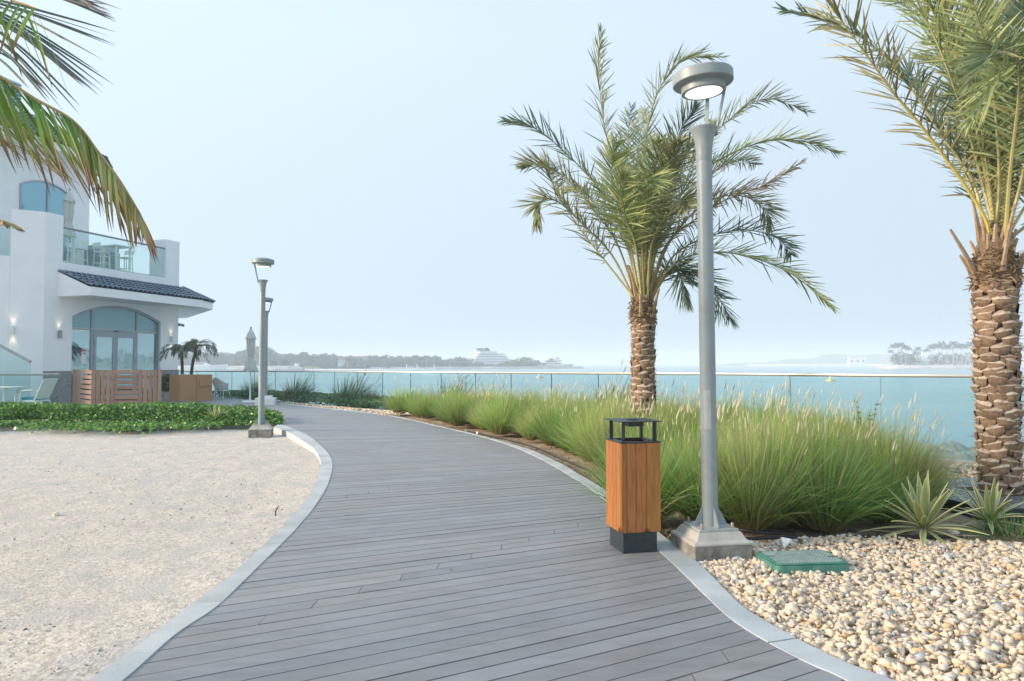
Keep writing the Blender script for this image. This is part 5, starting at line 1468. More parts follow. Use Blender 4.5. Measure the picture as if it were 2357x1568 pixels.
MPY = 10.4
mo = at(1481, 900, MPY); mo.z = 0.0
zt = at(1483, 735, MPY).z
cb = Vector((mo.x, MPY, zt + .28))
rf = random.Random(21)
def B(dx=0, dz=0, dy=0): return cb + Vector((dx, dy, dz))
olive = dict(c0=(.18, .225, .115), c1=(.39, .42, .24))
blue = dict(c0=(.10, .17, .12), c1=(.22, .30, .20))
bright = dict(c0=(.20, .28, .09), c1=(.44, .49, .22))
FM = [
 px_frond(B(-.05), [(1445, 560), (1390, 450), (1300, 350), (1225, 292), (1160, 278)], MPY, -.5, **blue),
 px_frond(B(-.1), [(1420, 560), (1355, 470), (1290, 400), (1235, 378), (1207, 384)], MPY, .5),
 px_frond(B(-.12), [(1410, 590), (1345, 520), (1280, 462), (1240, 470), (1233, 515)], MPY, -.3, dead=.15),
 px_frond(B(-.1), [(1400, 610), (1330, 520), (1275, 430), (1262, 390), (1257, 380)], MPY, 1.0, dead=.1),
 px_frond(B(-.03), [(1465, 560), (1425, 420), (1393, 300), (1378, 170), (1383, 66)], MPY, .2, **olive),
 px_frond(B(0, 0, .1), [(1472, 520), (1448, 420), (1445, 330), (1452, 245)], MPY, 1.2, **blue),
 px_frond(B(0, 0, .1), [(1480, 520), (1468, 400), (1472, 320), (1486, 250)], MPY, 1.6),
 px_frond(B(.02), [(1484, 520), (1480, 370), (1510, 225), (1570, 140), (1665, 132)], MPY, .3, **olive),
 px_frond(B(.05), [(1520, 500), (1590, 370), (1668, 285), (1760, 228), (1862, 258)], MPY, .4, **olive),
 px_frond(B(.08), [(1520, 540), (1590, 420), (1700, 345), (1820, 322), (1934, 354)], MPY, -.3, **bright),
 px_frond(B(.08), [(1530, 570), (1600, 505), (1680, 455), (1765, 425), (1850, 370)], MPY, .2, dead=.75),
 px_frond(B(.08), [(1540, 560), (1620, 470), (1700, 450), (1760, 480), (1775, 520)], MPY, .9, dead=.25),
 px_frond(B(.1), [(1550, 590), (1630, 545), (1720, 530), (1790, 550), (1822, 588)], MPY, .8, **blue),
 px_frond(B(.1), [(1540, 620), (1610, 583), (1710, 588), (1820, 630), (1920, 712)], MPY, -.4, **bright),
 px_frond(B(.1, -.05), [(1530, 640), (1570, 612), (1610, 640), (1655, 690), (1688, 742)], MPY, .4, **blue),
 px_frond(B(.06, -.05), [(1520, 650), (1550, 618), (1572, 650), (1583, 697)], MPY, .7, **blue),
 px_frond(B(.04), [(1500, 560), (1520, 440), (1545, 370), (1566, 325)], MPY, -1.0, dead=.2),
 px_frond(B(-.04), [(1450, 560), (1420, 470), (1408, 390), (1420, 325)], MPY, -1.0, **bright),
 px_frond(B(0, 0, -.1), [(1478, 540), (1490, 460), (1492, 410), (1505, 430)], MPY, -1.8, **bright),
 px_frond(B(-.03, 0, -.1), [(1462, 560), (1440, 500), (1432, 440), (1445, 400)], MPY, -1.6, **bright),
 px_frond(B(.05, 0, -.1), [(1500, 560), (1540, 490), (1570, 460), (1590, 480)], MPY, -1.7),
 px_frond(B(.04, 0, .1), [(1510, 560), (1570, 440), (1610, 330), (1640, 280)], MPY, 1.3),
 px_frond(B(.04, 0, .1), [(1520, 560), (1620, 420), (1690, 370), (1740, 380)], MPY, 1.6),
 px_frond(B(-.04, 0, .1), [(1440, 560), (1380, 480), (1340, 440), (1310, 440)], MPY, 1.6),
]
for a_ in range(6):
    an = rf.uniform(0, 6.28); ln = rf.uniform(1.7, 2.5); tl = rf.uniform(.15, .5)
    d = Vector((math.cos(an), math.sin(an), 0))
    P = [B(), cb + d * ln * tl * .35 + Vector((0, 0, ln * .45)), cb + d * ln * tl * .8 + Vector((0, 0, ln * .85)), cb + d * ln * tl * 1.35 + Vector((0, 0, ln * 1.05))]
    FM.append(dict(P=P, **rf.choice([olive, bright, blue])))
date_palm('date palm standing in the tall grass left of the lamp post', mo, zt, .176, .170, 23, FM, .52, .018, 5, 16, .2, 100, .28)

RPY = 7.05
ro_ = at(2301, 1100, RPY); ro_.z = 0.03
PXY = ro_
ztr = at(2300, 650, RPY).z - .0
cb = Vector((ro_.x + .03, RPY, ztr + .42))
gold = dict(rach=(.52, .47, .12))
FR = [
 px_frond(B(-.12, -.1), [(2266, 499), (2148, 326), (2055, 211), (1979, 106), (1907, 8), (1850, -70)], RPY, -.5, L=.5, n=90, r=.024, c0=(.20, .21, .09), c1=(.42, .37, .19), rach=(.58, .50, .12)),
 px_frond(B(-.1), [(2240, 420), (2170, 315), (2090, 195), (2004, 101), (1900, 50), (1795, 22)], RPY, .6, L=.45, n=88, r=.02, **blue),
 px_frond(B(-.1), [(2255, 480), (2200, 350), (2130, 230), (2090, 170), (2040, 150)], RPY, 1.0, L=.45, n=84, **blue),
 px_frond(B(-.05), [(2288, 456), (2246, 254), (2191, 110), (2131, 0), (2080, -90)], RPY, .1, L=.5, n=84, r=.022, **dict(bright, **gold)),
 px_frond(B(-.06), [(2280, 430), (2230, 280), (2200, 160), (2110, 130)], RPY, 1.3, L=.42, n=78, **olive),
 px_frond(B(0), [(2315, 440), (2322, 274), (2330, 120), (2331, 0), (2320, -120)], RPY, .4, L=.5, n=84, r=.022, **dict(bright, **gold)),
 px_frond(B(.0, 0, -.12), [(2325, 400), (2345, 220), (2340, 130), (2290, 120), (2235, 190)], RPY, -1.9, L=.5, n=84, r=.02, **dict(c0=(.10, .15, .07), c1=(.22, .28, .12))),
 px_frond(B(.0, 0, -.12), [(2350, 420), (2380, 260), (2390, 150), (2330, 150), (2270, 215), (2235, 275)], RPY, -1.6, L=.5, n=84, r=.02, **bright),
 px_frond(B(-.03), [(2300, 420), (2290, 250), (2270, 120), (2240, 10), (2200, -60)], RPY, -.8, L=.48, n=84, r=.02, **bright),
 px_frond(B(.05), [(2350, 420), (2400, 250), (2460, 120), (2540, 40)], RPY, .3, L=.5, n=84, **olive),
 px_frond(B(.08), [(2370, 460), (2470, 330), (2590, 260), (2720, 260)], RPY, -.3, L=.5, n=84, **bright),
 px_frond(B(.1), [(2390, 500), (2500, 430), (2640, 420), (2760, 500)], RPY, .2, L=.5, n=84, **olive),
 px_frond(B(.03), [(2340, 420), (2350, 250), (2370, 80), (2400, -80)], RPY, .9, L=.5, n=84, **blue),
 px_frond(B(-.02), [(2300, 420), (2270, 260), (2255, 110), (2260, -40)], RPY, 1.0, L=.5, n=84, **olive),
 px_frond(B(-.06), [(2270, 440), (2215, 320), (2180, 240), (2160, 225)], RPY, 1.8, L=.42, n=76, **blue),
 px_frond(B(.02), [(2330, 430), (2330, 300), (2325, 230), (2315, 200)], RPY, 2.0, L=.42, n=76, **olive),
 px_frond(B(.0), [(2305, 430), (2285, 330), (2262, 270), (2250, 260)], RPY, 2.2, L=.42, n=76, **blue),
]
for a_ in range(12):
    an = rf.uniform(0, 6.28); ln = rf.uniform(2.2, 3.1); tl = rf.uniform(.12, .55)
    d = Vector((math.cos(an), math.sin(an), 0))
    if d.x < -.3 and tl > .3: tl = .2
    P = [B(), cb + d * ln * tl * .35 + Vector((0, 0, ln * .45)), cb + d * ln * tl * .8 + Vector((0, 0, ln * .85)), cb + d * ln * tl * 1.35 + Vector((0, 0, ln * 1.05))]
    FR.append(dict(P=P, L=.52, n=84, r=.02, **rf.choice([olive, bright, blue])))
date_palm('large date palm at the right edge, rising from a dark plastic tree grate', ro_, ztr - .03, .188, .198, 27, FR, .56, .019, 8, 20, .22, 60, .30)

# coconut palm just out of frame on the left; its fronds hang into the picture
cc_ = Vector((-6.3, 0.9, -0.05)); ct = empty('coconut_palm', cc_, 0, 'coconut palm at upper left, its drooping fronds browning at the tips', 'palm tree')
top = Vector((-4.75, 4.45, 4.15))
mb = MB(); rr = random.Random(3); mb.col = (.33, .28, .23)
TP = catmull([cc_, cc_ + Vector((.15, .7, 1.3)), cc_ + Vector((.75, 2.0, 2.7)), top + Vector((-.05, 0, -.1))], 60)
mb.tube(TP, [(.17 - .05 * i / 60) * (1 + .05 * (i % 2)) for i in range(61)], 14, cols=[((.36, .31, .26) if i % 2 else (.25, .21, .17)) for i in range(61)])
mb.build('trunk', M['bark'], ct, org=cc_)
def leafstrip(mb, P, w, cols, wdir):
    C = catmull(P, 9); vs = []; cs = []; n_ = len(C)
    prof = [.5, .8, .95, 1, 1, .95, .85, .68, .42, .06]
    for i, p in enumerate(C):
        T = (C[min(i + 1, n_ - 1)] - C[max(i - 1, 0)]).normalized(); W = (wdir - T * wdir.dot(T)).normalized(); nn = T.cross(W)
        h = w * .5 * prof[i]; f = i / (n_ - 1)
        x = f * (len(cols) - 1); k = min(int(x), len(cols) - 2); c = tuple(lerp(a, b, x - k) for a, b in zip(cols[k], cols[k + 1]))
        vs += [p - W * h + nn * h * .3, p, p + W * h + nn * h * .3]; cs += [tuple(q * .85 for q in c), c, tuple(q * .95 for q in c)]
    fs = []
    for i in range(n_ - 1):
        a = 3 * i; fs += [(a, a + 1, a + 4, a + 3), (a + 1, a + 2, a + 5, a + 4)]
    mb.add(vs, fs, cs)
# frond 1: arching down to the right, leaflets hanging
def hang_frond(Q, Y0, Y1, n, lens, seed, lean, tipcols, name='frond', down=1.0, gscale=1.0, skip=.08):
    rr = random.Random(seed)
    P = [at(u, v, lerp(Y0, Y1, i / (len(Q) - 1))) for i, (u, v) in enumerate(Q)]
    C = catmull(P, 60); mb = MB(); mb.mi = 1
    mb.tube(C, [.016 * (1 - .9 * i / 60) + .001 for i in range(61)], 7, cols=[(.33 + .2 * i / 60, .36 - .05 * i / 60, .12) for i in range(61)])
    mb.mi = 0
    for i in range(n):
        f = (i + rr.random() * .7) / n; x = f * 59.9; k = int(x); p = C[k].lerp(C[k + 1], x - k); T = (C[min(k + 2, 60)] - C[max(k - 1, 0)]).normalized()
        for sg in (-1, 1):
            if rr.random() < skip: continue
            S = Vector((0, 1, 0)) * sg
            ln = lerp(lens[0], lens[1], f) * rr.uniform(.8, 1.12)
            d0 = (T * lean + S * rr.uniform(.25, .6) + Vector((0, 0, -.5 * down)) + Vector((rr.gauss(0, .05), 0, rr.gauss(0, .04)))).normalized()
            g = Vector((0, 0, -1)) * down * .8 + T * .35 * lean
            pts_ = [p, p + d0 * ln * .33 + g * ln * .03, p + d0 * ln * .62 + g * ln * .13, p + d0 * ln * .85 + g * ln * .28]
            b_ = rr.uniform(.7, 1.3)
            gcol = [(.15 * b_, .29 * b_, .07 * b_), (.21 * b_, .40 * b_, .07 * b_), (.32 * b_, .46 * b_, .08 * b_)]
            ycol = [(.34 * b_, .38 * b_, .14 * b_), (.56 * b_, .48 * b_, .20 * b_), (.56 * b_, .43 * b_, .20 * b_)]
            q = min(1, max(0, (f - tipcols) / .45 + rr.gauss(0, .15)))
            cols = [tuple(lerp(a, b, q) for a, b in zip(A_1, B_1)) for A_1, B_1 in zip(gcol, ycol)]
            cols += [(.30 * b_, .17 * b_, .09 * b_), (.16, .08, .06)] if rr.random() < .65 + q * .3 else [(.33 * b_, .42 * b_, .08 * b_), (.3 * b_, .2 * b_, .1 * b_)]
            leafstrip(mb, pts_, .024 * rr.uniform(.8, 1.15) * lerp(1, .7, f), cols, T + Vector((0, rr.gauss(0, .5), 0)))
    return mb.build(name, [M['leaf'], M['rachis']], ct, org=cc_)
hang_frond([(-560, 200), (-380, 90), (-180, 95), (-30, 160), (79, 227), (169, 279), (230, 355), (290, 440), (322, 490)], 4.5, 4.1, 84, (1.22, .26), 4, .85, .50)
# frond 2: from the top edge; straight leaflets fanning to the right
def fan_frond(Q, tips, Y, seed, mid=(0, 0)):
    rr = random.Random(seed); mb = MB(); mb.mi = 1
    C = catmull([at(u, v, Y) for u, v in Q], 40); mb.tube(C, [.017 * (1 - .8 * i / 40) for i in range(41)], 7, cols=[(.3, .3, .15)] * 41); mb.mi = 0
    m_ = len(tips)
    for j, (u, v) in enumerate(tips):
        f = .35 + .6 * j / m_; x = f * 39.9; k = int(x); p = C[k]
        for r2 in range(2):
            tip = at(u + rr.gauss(0, 8) * r2, v + rr.gauss(0, 14) * r2 + r2 * 6, Y + rr.uniform(-.5, .4))
            d = tip - p; m1 = p + d * .4 + Vector((0, 0, .035)); m2 = p + d * .75 + Vector((0, 0, .02)); b_ = rr.uniform(.8, 1.2)
            leafstrip(mb, [p, m1, m2, tip], .016, [(.14 * b_, .22 * b_, .14 * b_), (.17 * b_, .24 * b_, .19 * b_), (.18 * b_, .20 * b_, .18 * b_), (.2, .17, .16)], Vector((rr.gauss(0, .3), rr.gauss(0, .6), 1)))
    mb.build('frond', [M['leaf'], M['rachis']], ct, org=cc_)
fan_frond([(-560, 150), (-330, -40), (-150, -80), (20, -60), (60, -30)], [(232, 3), (244, 12), (252, 22), (258, 34), (264, 44), (266, 50), (270, 52), (262, 40), (255, 28), (240, 8), (228, -8), (215, -20)], 4.2, 3)
fan_frond([(-560, 200), (-330, 0), (-150, -30), (-40, 20), (-30, 90), (-45, 150)], [(268, 74), (266, 108), (264, 196), (230, 168), (240, 200), (230, 221), (199, 198), (195, 202), (185, 245), (146, 255), (115, 230), (110, 212), (70, 205)], 4.35, 6)
hang_frond([(-560, 260), (-300, 20), (-60, -20), (40, 5), (85, 20)], 4.5, 3.9, 20, (.55, .45), 12, .2, .9, skip=.45)
hang_frond([(-500, 420), (-300, 330), (-120, 300), (20, 330), (110, 372)], 5.2, 5.9, 22, (.40, .30), 14, .9, .5, skip=.4, down=.3)
hang_frond([(-520, 560), (-300, 470), (-120, 470), (-20, 500), (30, 516)], 4.6, 4.4, 26, (.24, .12), 15, .5, -.5, down=.4)
for k in range(9):
    an = R(120 + k * 24); d = Vector((math.cos(an), math.sin(an), 0)); rr2 = random.Random(k)
    P = [top, top + d * .9 + Vector((0, 0, .75)), top + d * 2.0 + Vector((0, 0, .7)), top + d * 3.0 + Vector((0, 0, -.3)), top + d * 3.4 + Vector((0, 0, -1.3))]
    mb = frond(P, .7, 44, .034, rr2, .022, style='coco', c0=(.09, .2, .05), c1=(.22, .34, .07), spines=False, rach=(.35, .38, .13))
    for i in range(len(mb.v)): mb.v[i] = tuple(Vector(mb.v[i]) - cc_)
    mb.build('frond', [M['leaf'], M['rachis']], ct)

# potted pygmy palms
def pygmy(org, lean, h, seed, label):
    rr = random.Random(seed); t = empty('potted_palm', org, 0, label, 'palm', 'small palms in the veneer planter')
    topp = Vector((lean, 0, h)); mb = MB()
    mb.tube(catmull([(0, 0, 0), (lean * .35, 0, h * .5), topp], 14), [.055 - .012 * i / 14 + .006 * (i % 2) for i in range(15)], 10, cols=[(.13, .10, .07)] * 15); mb.build('trunk', M['bark'], t)
    for k in range(15):
        an = k * 2.4 + rr.uniform(-.2, .2); d = Vector((math.cos(an), math.sin(an), 0)); ln = rr.uniform(.62, .88); e_ = rr.uniform(-.1, .9)
        P = [topp, topp + d * ln * .4 + Vector((0, 0, ln * .38 * e_ + .05)), topp + d * ln * .8 + Vector((0, 0, ln * .35 * e_)), topp + d * ln * 1.08 + Vector((0, 0, ln * (.35 * e_ - .38)))]
        mb = frond(P, .21, 34, .014, rr, .008, style='droop', c0=(.045, .085, .05), c1=(.08, .12, .06), spines=False, rach=(.16, .18, .08), ragged=.05)
        mb.build('frond', [M['leaf'], M['rachis']], t)
    return t
pA = pc + Vector((-.36, -.05, .935)); pygmy(at(419.6, 862, 25.9) * 1, -.03, .84, 2, 'left, upright one of the two small palms in the veneer planter')
pygmy(at(440, 862, 26.0) * 1, .20, 1.02, 9, 'right, leaning one of the two small palms in the veneer planter')
# dark shrub in a pot between the screen and the planter
t = empty('potted_shrub', (at(384, 920, 26.6).x, 26.6, 0), 0, 'dark leafy shrub in a grey pot between the timber screen and the veneer planter', 'shrub')
mb = MB(); mb.lathe([(.16, 0), (.2, .3), (.19, .31), (.17, .28)], (0.1, 0, 0), 20); mb.build('pot', M['concrete'], t, smooth=True)
def leaf_cloud(n, cx, rx, ry, rz_, size, c0, c1, rs, shell=.4, flat=0.0):
    u = nr.normal(size=(n, 3)); u /= np.linalg.norm(u, axis=1)[:, None]
    rad = nr.uniform(shell, 1, (n, 1)) ** .6
    P = u * rad * np.array([[rx, ry, rz_]]) + np.array([cx])
    Rm = rotm(n, 1.0 - flat)
    sh = np.array([[-.5, 0, 0], [-.15, .32, .06], [.5, 0, 0], [-.15, -.32, .06]])
    s_ = nr.uniform(.7, 1.3, (n, 1, 1)) * size
    V = np.einsum('nij,vj->nvi', Rm, sh) * s_ + P[:, None]
    F = np.arange(n * 4).reshape(n, 4)
    k = nr.rand(n, 1); C = (np.array([c0]) * (1 - k) + np.array([c1]) * k); C = np.repeat(C, 4, 0)
    return V.reshape(-1, 3), F, C
V1, F1, C1 = leaf_cloud(900, (0, 0, .62), .33, .3, .36, .075, (.03, .08, .03), (.07, .15, .05), 1)
np_obj('foliage', V1, F1, M['cover'], C1, t)

# ------------------------------------------------------------------ grasses
def grass_proto(seed, n, L, spread, lean, c_root, c_mid, c_tip, w=.0066, r0=.15, stiff=.55, plumes=22, pl_c=(1, .96, .86)):
    g = np.random.RandomState(seed)
    K = 6
    az_ = g.uniform(0, 2 * np.pi, n); q = g.uniform(0, 1, n) ** .7
    th_ = q * R(spread) + g.normal(0, .06, n)
    rad = g.uniform(0, 1, n) ** .5 * r0 * (.4 + .6 * q)
    root = np.stack([rad * np.cos(az_), rad * np.sin(az_), np.zeros(n)], -1)
    az2 = az_ + g.normal(0, .35, n)
    d = np.stack([np.sin(th_) * np.cos(az2) + lean[0], np.sin(th_) * np.sin(az2) + lean[1], np.cos(th_)], -1); d /= np.linalg.norm(d, axis=1)[:, None]
    ln = L * g.uniform(.62, 1.08, n) * (1 - .12 * q)
    droop = stiff * g.uniform(.15, 1, n) * (.35 + np.sin(th_))
    f = np.linspace(0, 1, K)[None, :, None]
    C = root[:, None] + d[:, None] * (ln[:, None, None] * f) + np.array([[[0, 0, -1]]]) * (droop * ln)[:, None, None] * f ** 2.2
    C[:, :, 2] = np.maximum(C[:, :, 2], .01)
    side = np.stack([-d[:, 1], d[:, 0], np.zeros(n)], -1); side += g.normal(0, .5, (n, 3)); side /= np.linalg.norm(side, axis=1)[:, None]
    wp = np.array([1, 1.05, .95, .75, .5, .12])[None, :, None] * w * .5 * g.uniform(.7, 1.3, (n, 1, 1))
    A = C - side[:, None] * wp; Bv = C + side[:, None] * wp
    V = np.stack([A, Bv], 2).reshape(n, K * 2, 3)
    base = (np.arange(n) * K * 2)[:, None, None]
    F = np.array([[2 * i, 2 * i + 1, 2 * i + 3, 2 * i + 2] for i in range(K - 1)])[None] + base
    cr, cm, ct_ = [np.array(x) for x in (c_root, c_mid, c_tip)]
    fx = np.linspace(0, 1, K)[None, :, None]
    col_ = np.where(fx < .35, cr + (cm - cr) * fx / .35, cm + (ct_ - cm) * (fx - .35) / .65)
    col_ = np.repeat(col_, n, 0) * g.uniform(.60, 1.38, (n, 1, 1))
    dry = g.rand(n) < .15; col_[dry] = np.array([.50, .42, .24]) * g.uniform(.8, 1.15, (int(dry.sum()), 1, 1))
    Cc = np.repeat(col_, 2, 1).reshape(-1, 3)
    # plumes
    mb = MB(); rr = random.Random(seed)
    for i in range(plumes):
        a = rr.uniform(0, 6.28); t_ = rr.uniform(0, R(spread * .62)); D = Vector((math.sin(t_) * math.cos(a) + lean[0] * 1.2, math.sin(t_) * math.sin(a) + lean[1], math.cos(t_))).normalized()
        Ls = L * rr.uniform(.78, 1.08); p0 = Vector((0, 0, 0)); p1 = D * Ls * .55; p2 = D * Ls + Vector((lean[0] * .2, lean[1] * .2, -.02 * Ls)); hd = (D * .5 + Vector((rr.gauss(.12, .12) + lean[0], rr.gauss(0, .12), .7))).normalized()
        b_ = rr.uniform(.82, 1.1)
        mb.tube([p0, p1, p2], .0018, 3, cap=False, cols=[(.30, .38, .15), (.42, .45, .22), (.6, .58, .4)])
        pl = rr.uniform(.09, .15); pr = rr.uniform(.006, .0095); tipc = tuple(c * b_ for c in pl_c)
        if rr.random() < .15: tipc = (.85, .76, .58)
        mb.tube([p2, p2 + hd * pl * .2, p2 + hd * pl * .55, p2 + hd * pl * .85, p2 + hd * pl * 1.05], [.003, pr, pr * .95, pr * .5, .001], 6, cap=False, cols=[tipc] * 5)
        for k in range(34):
            f_ = rr.random(); c = p2 + hd * pl * f_; rd = Vector((rr.gauss(0, 1), rr.gauss(0, 1), rr.gauss(0, 1))); rd = (rd - hd * rd.dot(hd)).normalized()
            e1 = c + rd * pr * 1.9 * (1 - f_ * .6) + hd * .018; s_ = hd.cross(rd) * .0014
            mb.add([c - s_, c + s_, e1], [(0, 1, 2)], [tipc] * 3)
    return (V.reshape(-1, 3), F.reshape(-1, 4), Cc, mb)
def grass_thing(name, label, cat, group, proto, blade_name='blades', plume_name='plumes'):
    V_, F_, C_, mbp = proto
    t = empty(name, (0, 0, 0), 0, label, cat, group)
    np_obj(blade_name, V_, F_, M['grass'], C_, t)
    if len(mbp.v): mbp.build(plume_name, M['plume'], t)
    return t
gp = []
for s in range(7):
    gp.append(grass_thing('grass_clump', 'green fountain grass clump with pale plumes in the bed between kerb and glass fence', 'grass clump', 'fountain grass clumps in the planted bed',
              grass_proto(40 + s, 1250, 1.10 + .06 * (s % 3), 48, (.08, .01), (.28, .23, .10), [(.20, .37, .06), (.13, .30, .05), (.25, .38, .09)][s % 3], [(.44, .58, .17), (.30, .48, .12), (.55, .58, .24)][s % 3], plumes=4 if s % 2 else 7, stiff=.42)))
def fy_at(x): return float(np.interp(x, [f.x for f in fl], [f.y for f in fl]))
spots = []
y = 6.0
row = 0
while y < 19.2:
    x0 = float(np.interp(y, roY, roX)); x = x0 + (.52 if y > 6.4 else .42) + (0.22 if row % 2 else 0)
    while True:
        if x > min(.48 * y + .35, 4.4 if y < 8.5 else 9): break
        jx, jy = x + rnd.uniform(-.1, .1), y + rnd.uniform(-.1, .1)
        okf = jy < fy_at(jx) - .27
        dpl = math.hypot(jx - 1.44, jy - 5.15) > .62; dpm = math.hypot(jx - mo.x, jy - mo.y) > .30
        if okf and dpl and dpm: spots.append((jx, jy))
        x += .49
    y += .47; row += 1
spots += [(1.62, 5.98), (2.22, 5.92)]
used = [False] * 7
special = {}
for i, (x, y) in enumerate(spots):
    k = rnd.randrange(7)
    sc_v = rnd.choice((.60, .68, .74, .80, .86, .92)) * (0.95 if y > 14 else 1) * (1.0 if x < 4.0 or y > 8 else .8)
    rz = rnd.uniform(-.9, .9)
    if not used[k]: o = gp[k]; used[k] = True; o.location = (x, y, 0.0); o.rotation_euler = (0, 0, rz); o.scale = (sc_v,) * 3
    else: o = copy_tree(gp[k], (x, y, 0.0), rz, sc_v)
def extra(x, y, s, rz, label, k=0):
    o = copy_tree(gp[k], (x, y, 0), rz, s, label)
extra(1.12, 6.02, .86, .4, 'fountain grass clump directly behind the right side of the wooden litter bin', 1)
extra(1.95, 5.80, .84, 1.3, 'dark green fountain grass clump just right of the near lamp post foot', 2)
extra(2.55, 5.78, .86, .2, 'wide fountain grass clump with straw coloured base, left of the larger agave', 4)
dryp = grass_proto(91, 800, 1.0, 34, (.03, 0), (.20, .20, .09), (.24, .31, .09), (.50, .46, .22), plumes=5)
d1 = grass_thing('grass_clump', 'sparser straw tipped grass clump between the two agaves', 'grass clump', 'fountain grass clumps in the planted bed', dryp); d1.location = (3.55, 6.35, 0); d1.scale = (.86,) * 3

# reeds and plants outside the fence
rp = [grass_proto(60 + s, 800, 1.2, 48, (.34, 0), (.06, .12, .05), (.11, .19, .08), (.24, .27, .13), w=.012, r0=.30, stiff=.8, plumes=9, pl_c=(.55, .48, .38)) for s in range(2)]
rt = [grass_thing('reed_clump', 'x', 'reeds', 'dark reed clumps outside the glass fence', p_) for p_ in rp]
def fence_pt(u): 
    i = max(0, min(len(FJ) - 2, sum(1 for f in FJ if f[0] <= u) - 1)); t_ = (u - FJ[i][0]) / (FJ[i + 1][0] - FJ[i][0])
    return fl[i].lerp(fl[i + 1], t_) + outl[i] * .75
for q, (u, s, lb) in enumerate([(755, 1.18, 'dark windblown reed clump outside the glass, in the open stretch right of the lamp posts'), (636, 1.12, 'dark reed clump outside the glass, just right of the two far lamp posts'), (540, 1.05, 'leftmost dark reed clump outside the glass, beside the white tub chair'),
                                (1345, 1.2, 'dark reed clump outside the fence just left of the grass bed date palm'), (985, 1.15, 'dark reed clump outside the fence at the far left end of the grass bed'), (800, .8, 'smaller reed tuft outside the glass right of the windblown clump')]):
    p = fence_pt(u)
    if q < 2: o = rt[q]; o.location = (p.x, p.y, -.1); o.scale = (s,) * 3; o["label"] = lb
    else: o = copy_tree(rt[q % 2], (p.x, p.y, -.1), rnd.uniform(-.5, .5), s, lb)
    if q == 5: o["label"] = lb
# leafy stems
def leafy(loc, h, n, seed, label, arms):
    rr = random.Random(seed); t = empty('leafy_stem_plant', loc, 0, label, 'shrub')
    mb = MB(); tips = []
    for (dx, hh) in arms:
        P = catmull([(0, 0, 0), (dx * .35, 0, hh * .5), (dx, 0, hh)], 14); mb.tube(P, [.008 * (1 - .6 * i / 14) for i in range(15)], 5, cols=[(.2, .2, .08)] * 15); tips.append(P)
    mb.build('stems', M['rachis'], t)
    mb = MB()
    for P in tips:
        for k in range(n):
            f = rr.uniform(.45, 1); p = P[int(f * 14)]; a = rr.uniform(0, 6.28); d = Vector((math.cos(a), math.sin(a), rr.uniform(.1, .8))).normalized(); s_ = rr.uniform(.022, .042)
            W = d.orthogonal().normalized() * s_ * .35; b_ = rr.uniform(.7, 1.3)
            mb.add([p, p + d * s_ * .5 + W, p + d * s_, p + d * s_ * .5 - W], [(0, 1, 2, 3)], [(.12 * b_, .22 * b_, .04 * b_)] * 4)
    mb.build('leaves', M['cover'], t); return t
p = fence_pt(1036); leafy((p.x - .1, p.y - 1.1, 0), 1.3, 44, 1, 'slender leafy shrub poking up behind the grass at its left end, by the glass fence', [(-.15, 1.17), (.1, .9), (.28, .88), (.42, .78)])
p = fence_pt(1085); leafy((p.x, p.y - 1.1, 0), 1.2, 44, 2, 'second slender leafy shrub in the grass, with its tallest stem leaning right', [(-.2, .86), (.12, .95), (.42, .9), (.5, .7)])
leafy((at(1998, 1000, 8.9).x, 8.9, 0), 1.1, 30, 3, 'forked leafy shrub standing against the fence glass above the right end of the grass', [(-.17, .93), (.12, .90), (.02, .75)])

# agaves
def agave(loc, R_, n, seed, label, up=1.0):
    rr = random.Random(seed); t = empty('agave', loc, 0, label, 'agave')
    for k in range(n):
        f = k / (n - 1); a = k * 2.39996 + rr.gauss(0, .1); el = R(lerp(-14, 82, f ** 1.15) + rr.gauss(0, 4)); L = R_ * lerp(1.1, .95, f) * rr.uniform(.85, 1.1); w = .052 * 1.12 * (R_ / .42) * rr.uniform(.8, 1.1) * lerp(.75, 1.1, f)
        d = Vector((math.cos(a) * math.cos(el), math.sin(a) * math.cos(el), math.sin(el))); side = Vector((-math.sin(a), math.cos(a), 0)); up_ = side.cross(d) * -1
        mb = MB(); S = 9; vs = []; cs = []
        prof = [.55, .62, .8, .95, 1, .95, .8, .55, .28, .02]
        base = Vector((math.cos(a), math.sin(a), 0)) * .035 + Vector((0, 0, .06 + .05 * f))
        b_ = rr.uniform(.85, 1.15); dry = f < .22 and rr.random() < .6
        G = (.33 * b_, .40 * b_, .15 * b_) if not dry else (.46 * b_, .38 * b_, .22 * b_); E_ = (.78, .70, .36) if not dry else (.55, .45, .3)
        for i in range(S + 1):
            q = i / S; c = base + d * L * q + Vector((0, 0, -1)) * L * q * q * lerp(.22, .0, f) 
            c.z = max(c.z, .012)
            h = w * .5 * prof[i]
            for x, lift, cc in ((-1, .42, E_), (-.68, .27, G), (0, 0, tuple(g * .92 for g in G)), (.68, .27, G), (1, .42, E_)):
                vs.append(c + side * h * x + up_ * abs(lift) * h); cs.append(cc)
        fs = [(5 * i + j, 5 * i + j + 1, 5 * i + j + 6, 5 * i + j + 5) for i in range(S) for j in range(4)]
        mb.add(vs, fs, cs); o = mb.build('leaf', M['agave'], t, smooth=2)
        so_ = o.modifiers.new('thickness', 'SOLIDIFY'); so_.thickness = .004; so_.offset = 0
    return t
agave((3.2, 5.52, 0), .41, 30, 3, 'larger variegated agave with yellow leaf edges at the front of the grass bed')
agave((3.9, 5.8, 0), .33, 24, 6, 'smaller variegated agave in front of the right palm and its tree grate')
p = gnd(928, 955, 0); agave((p.x + .15, p.y + .25, 0), .62, 34, 11, 'spiky agave at the far left tip of the grass bed beside the kerb')
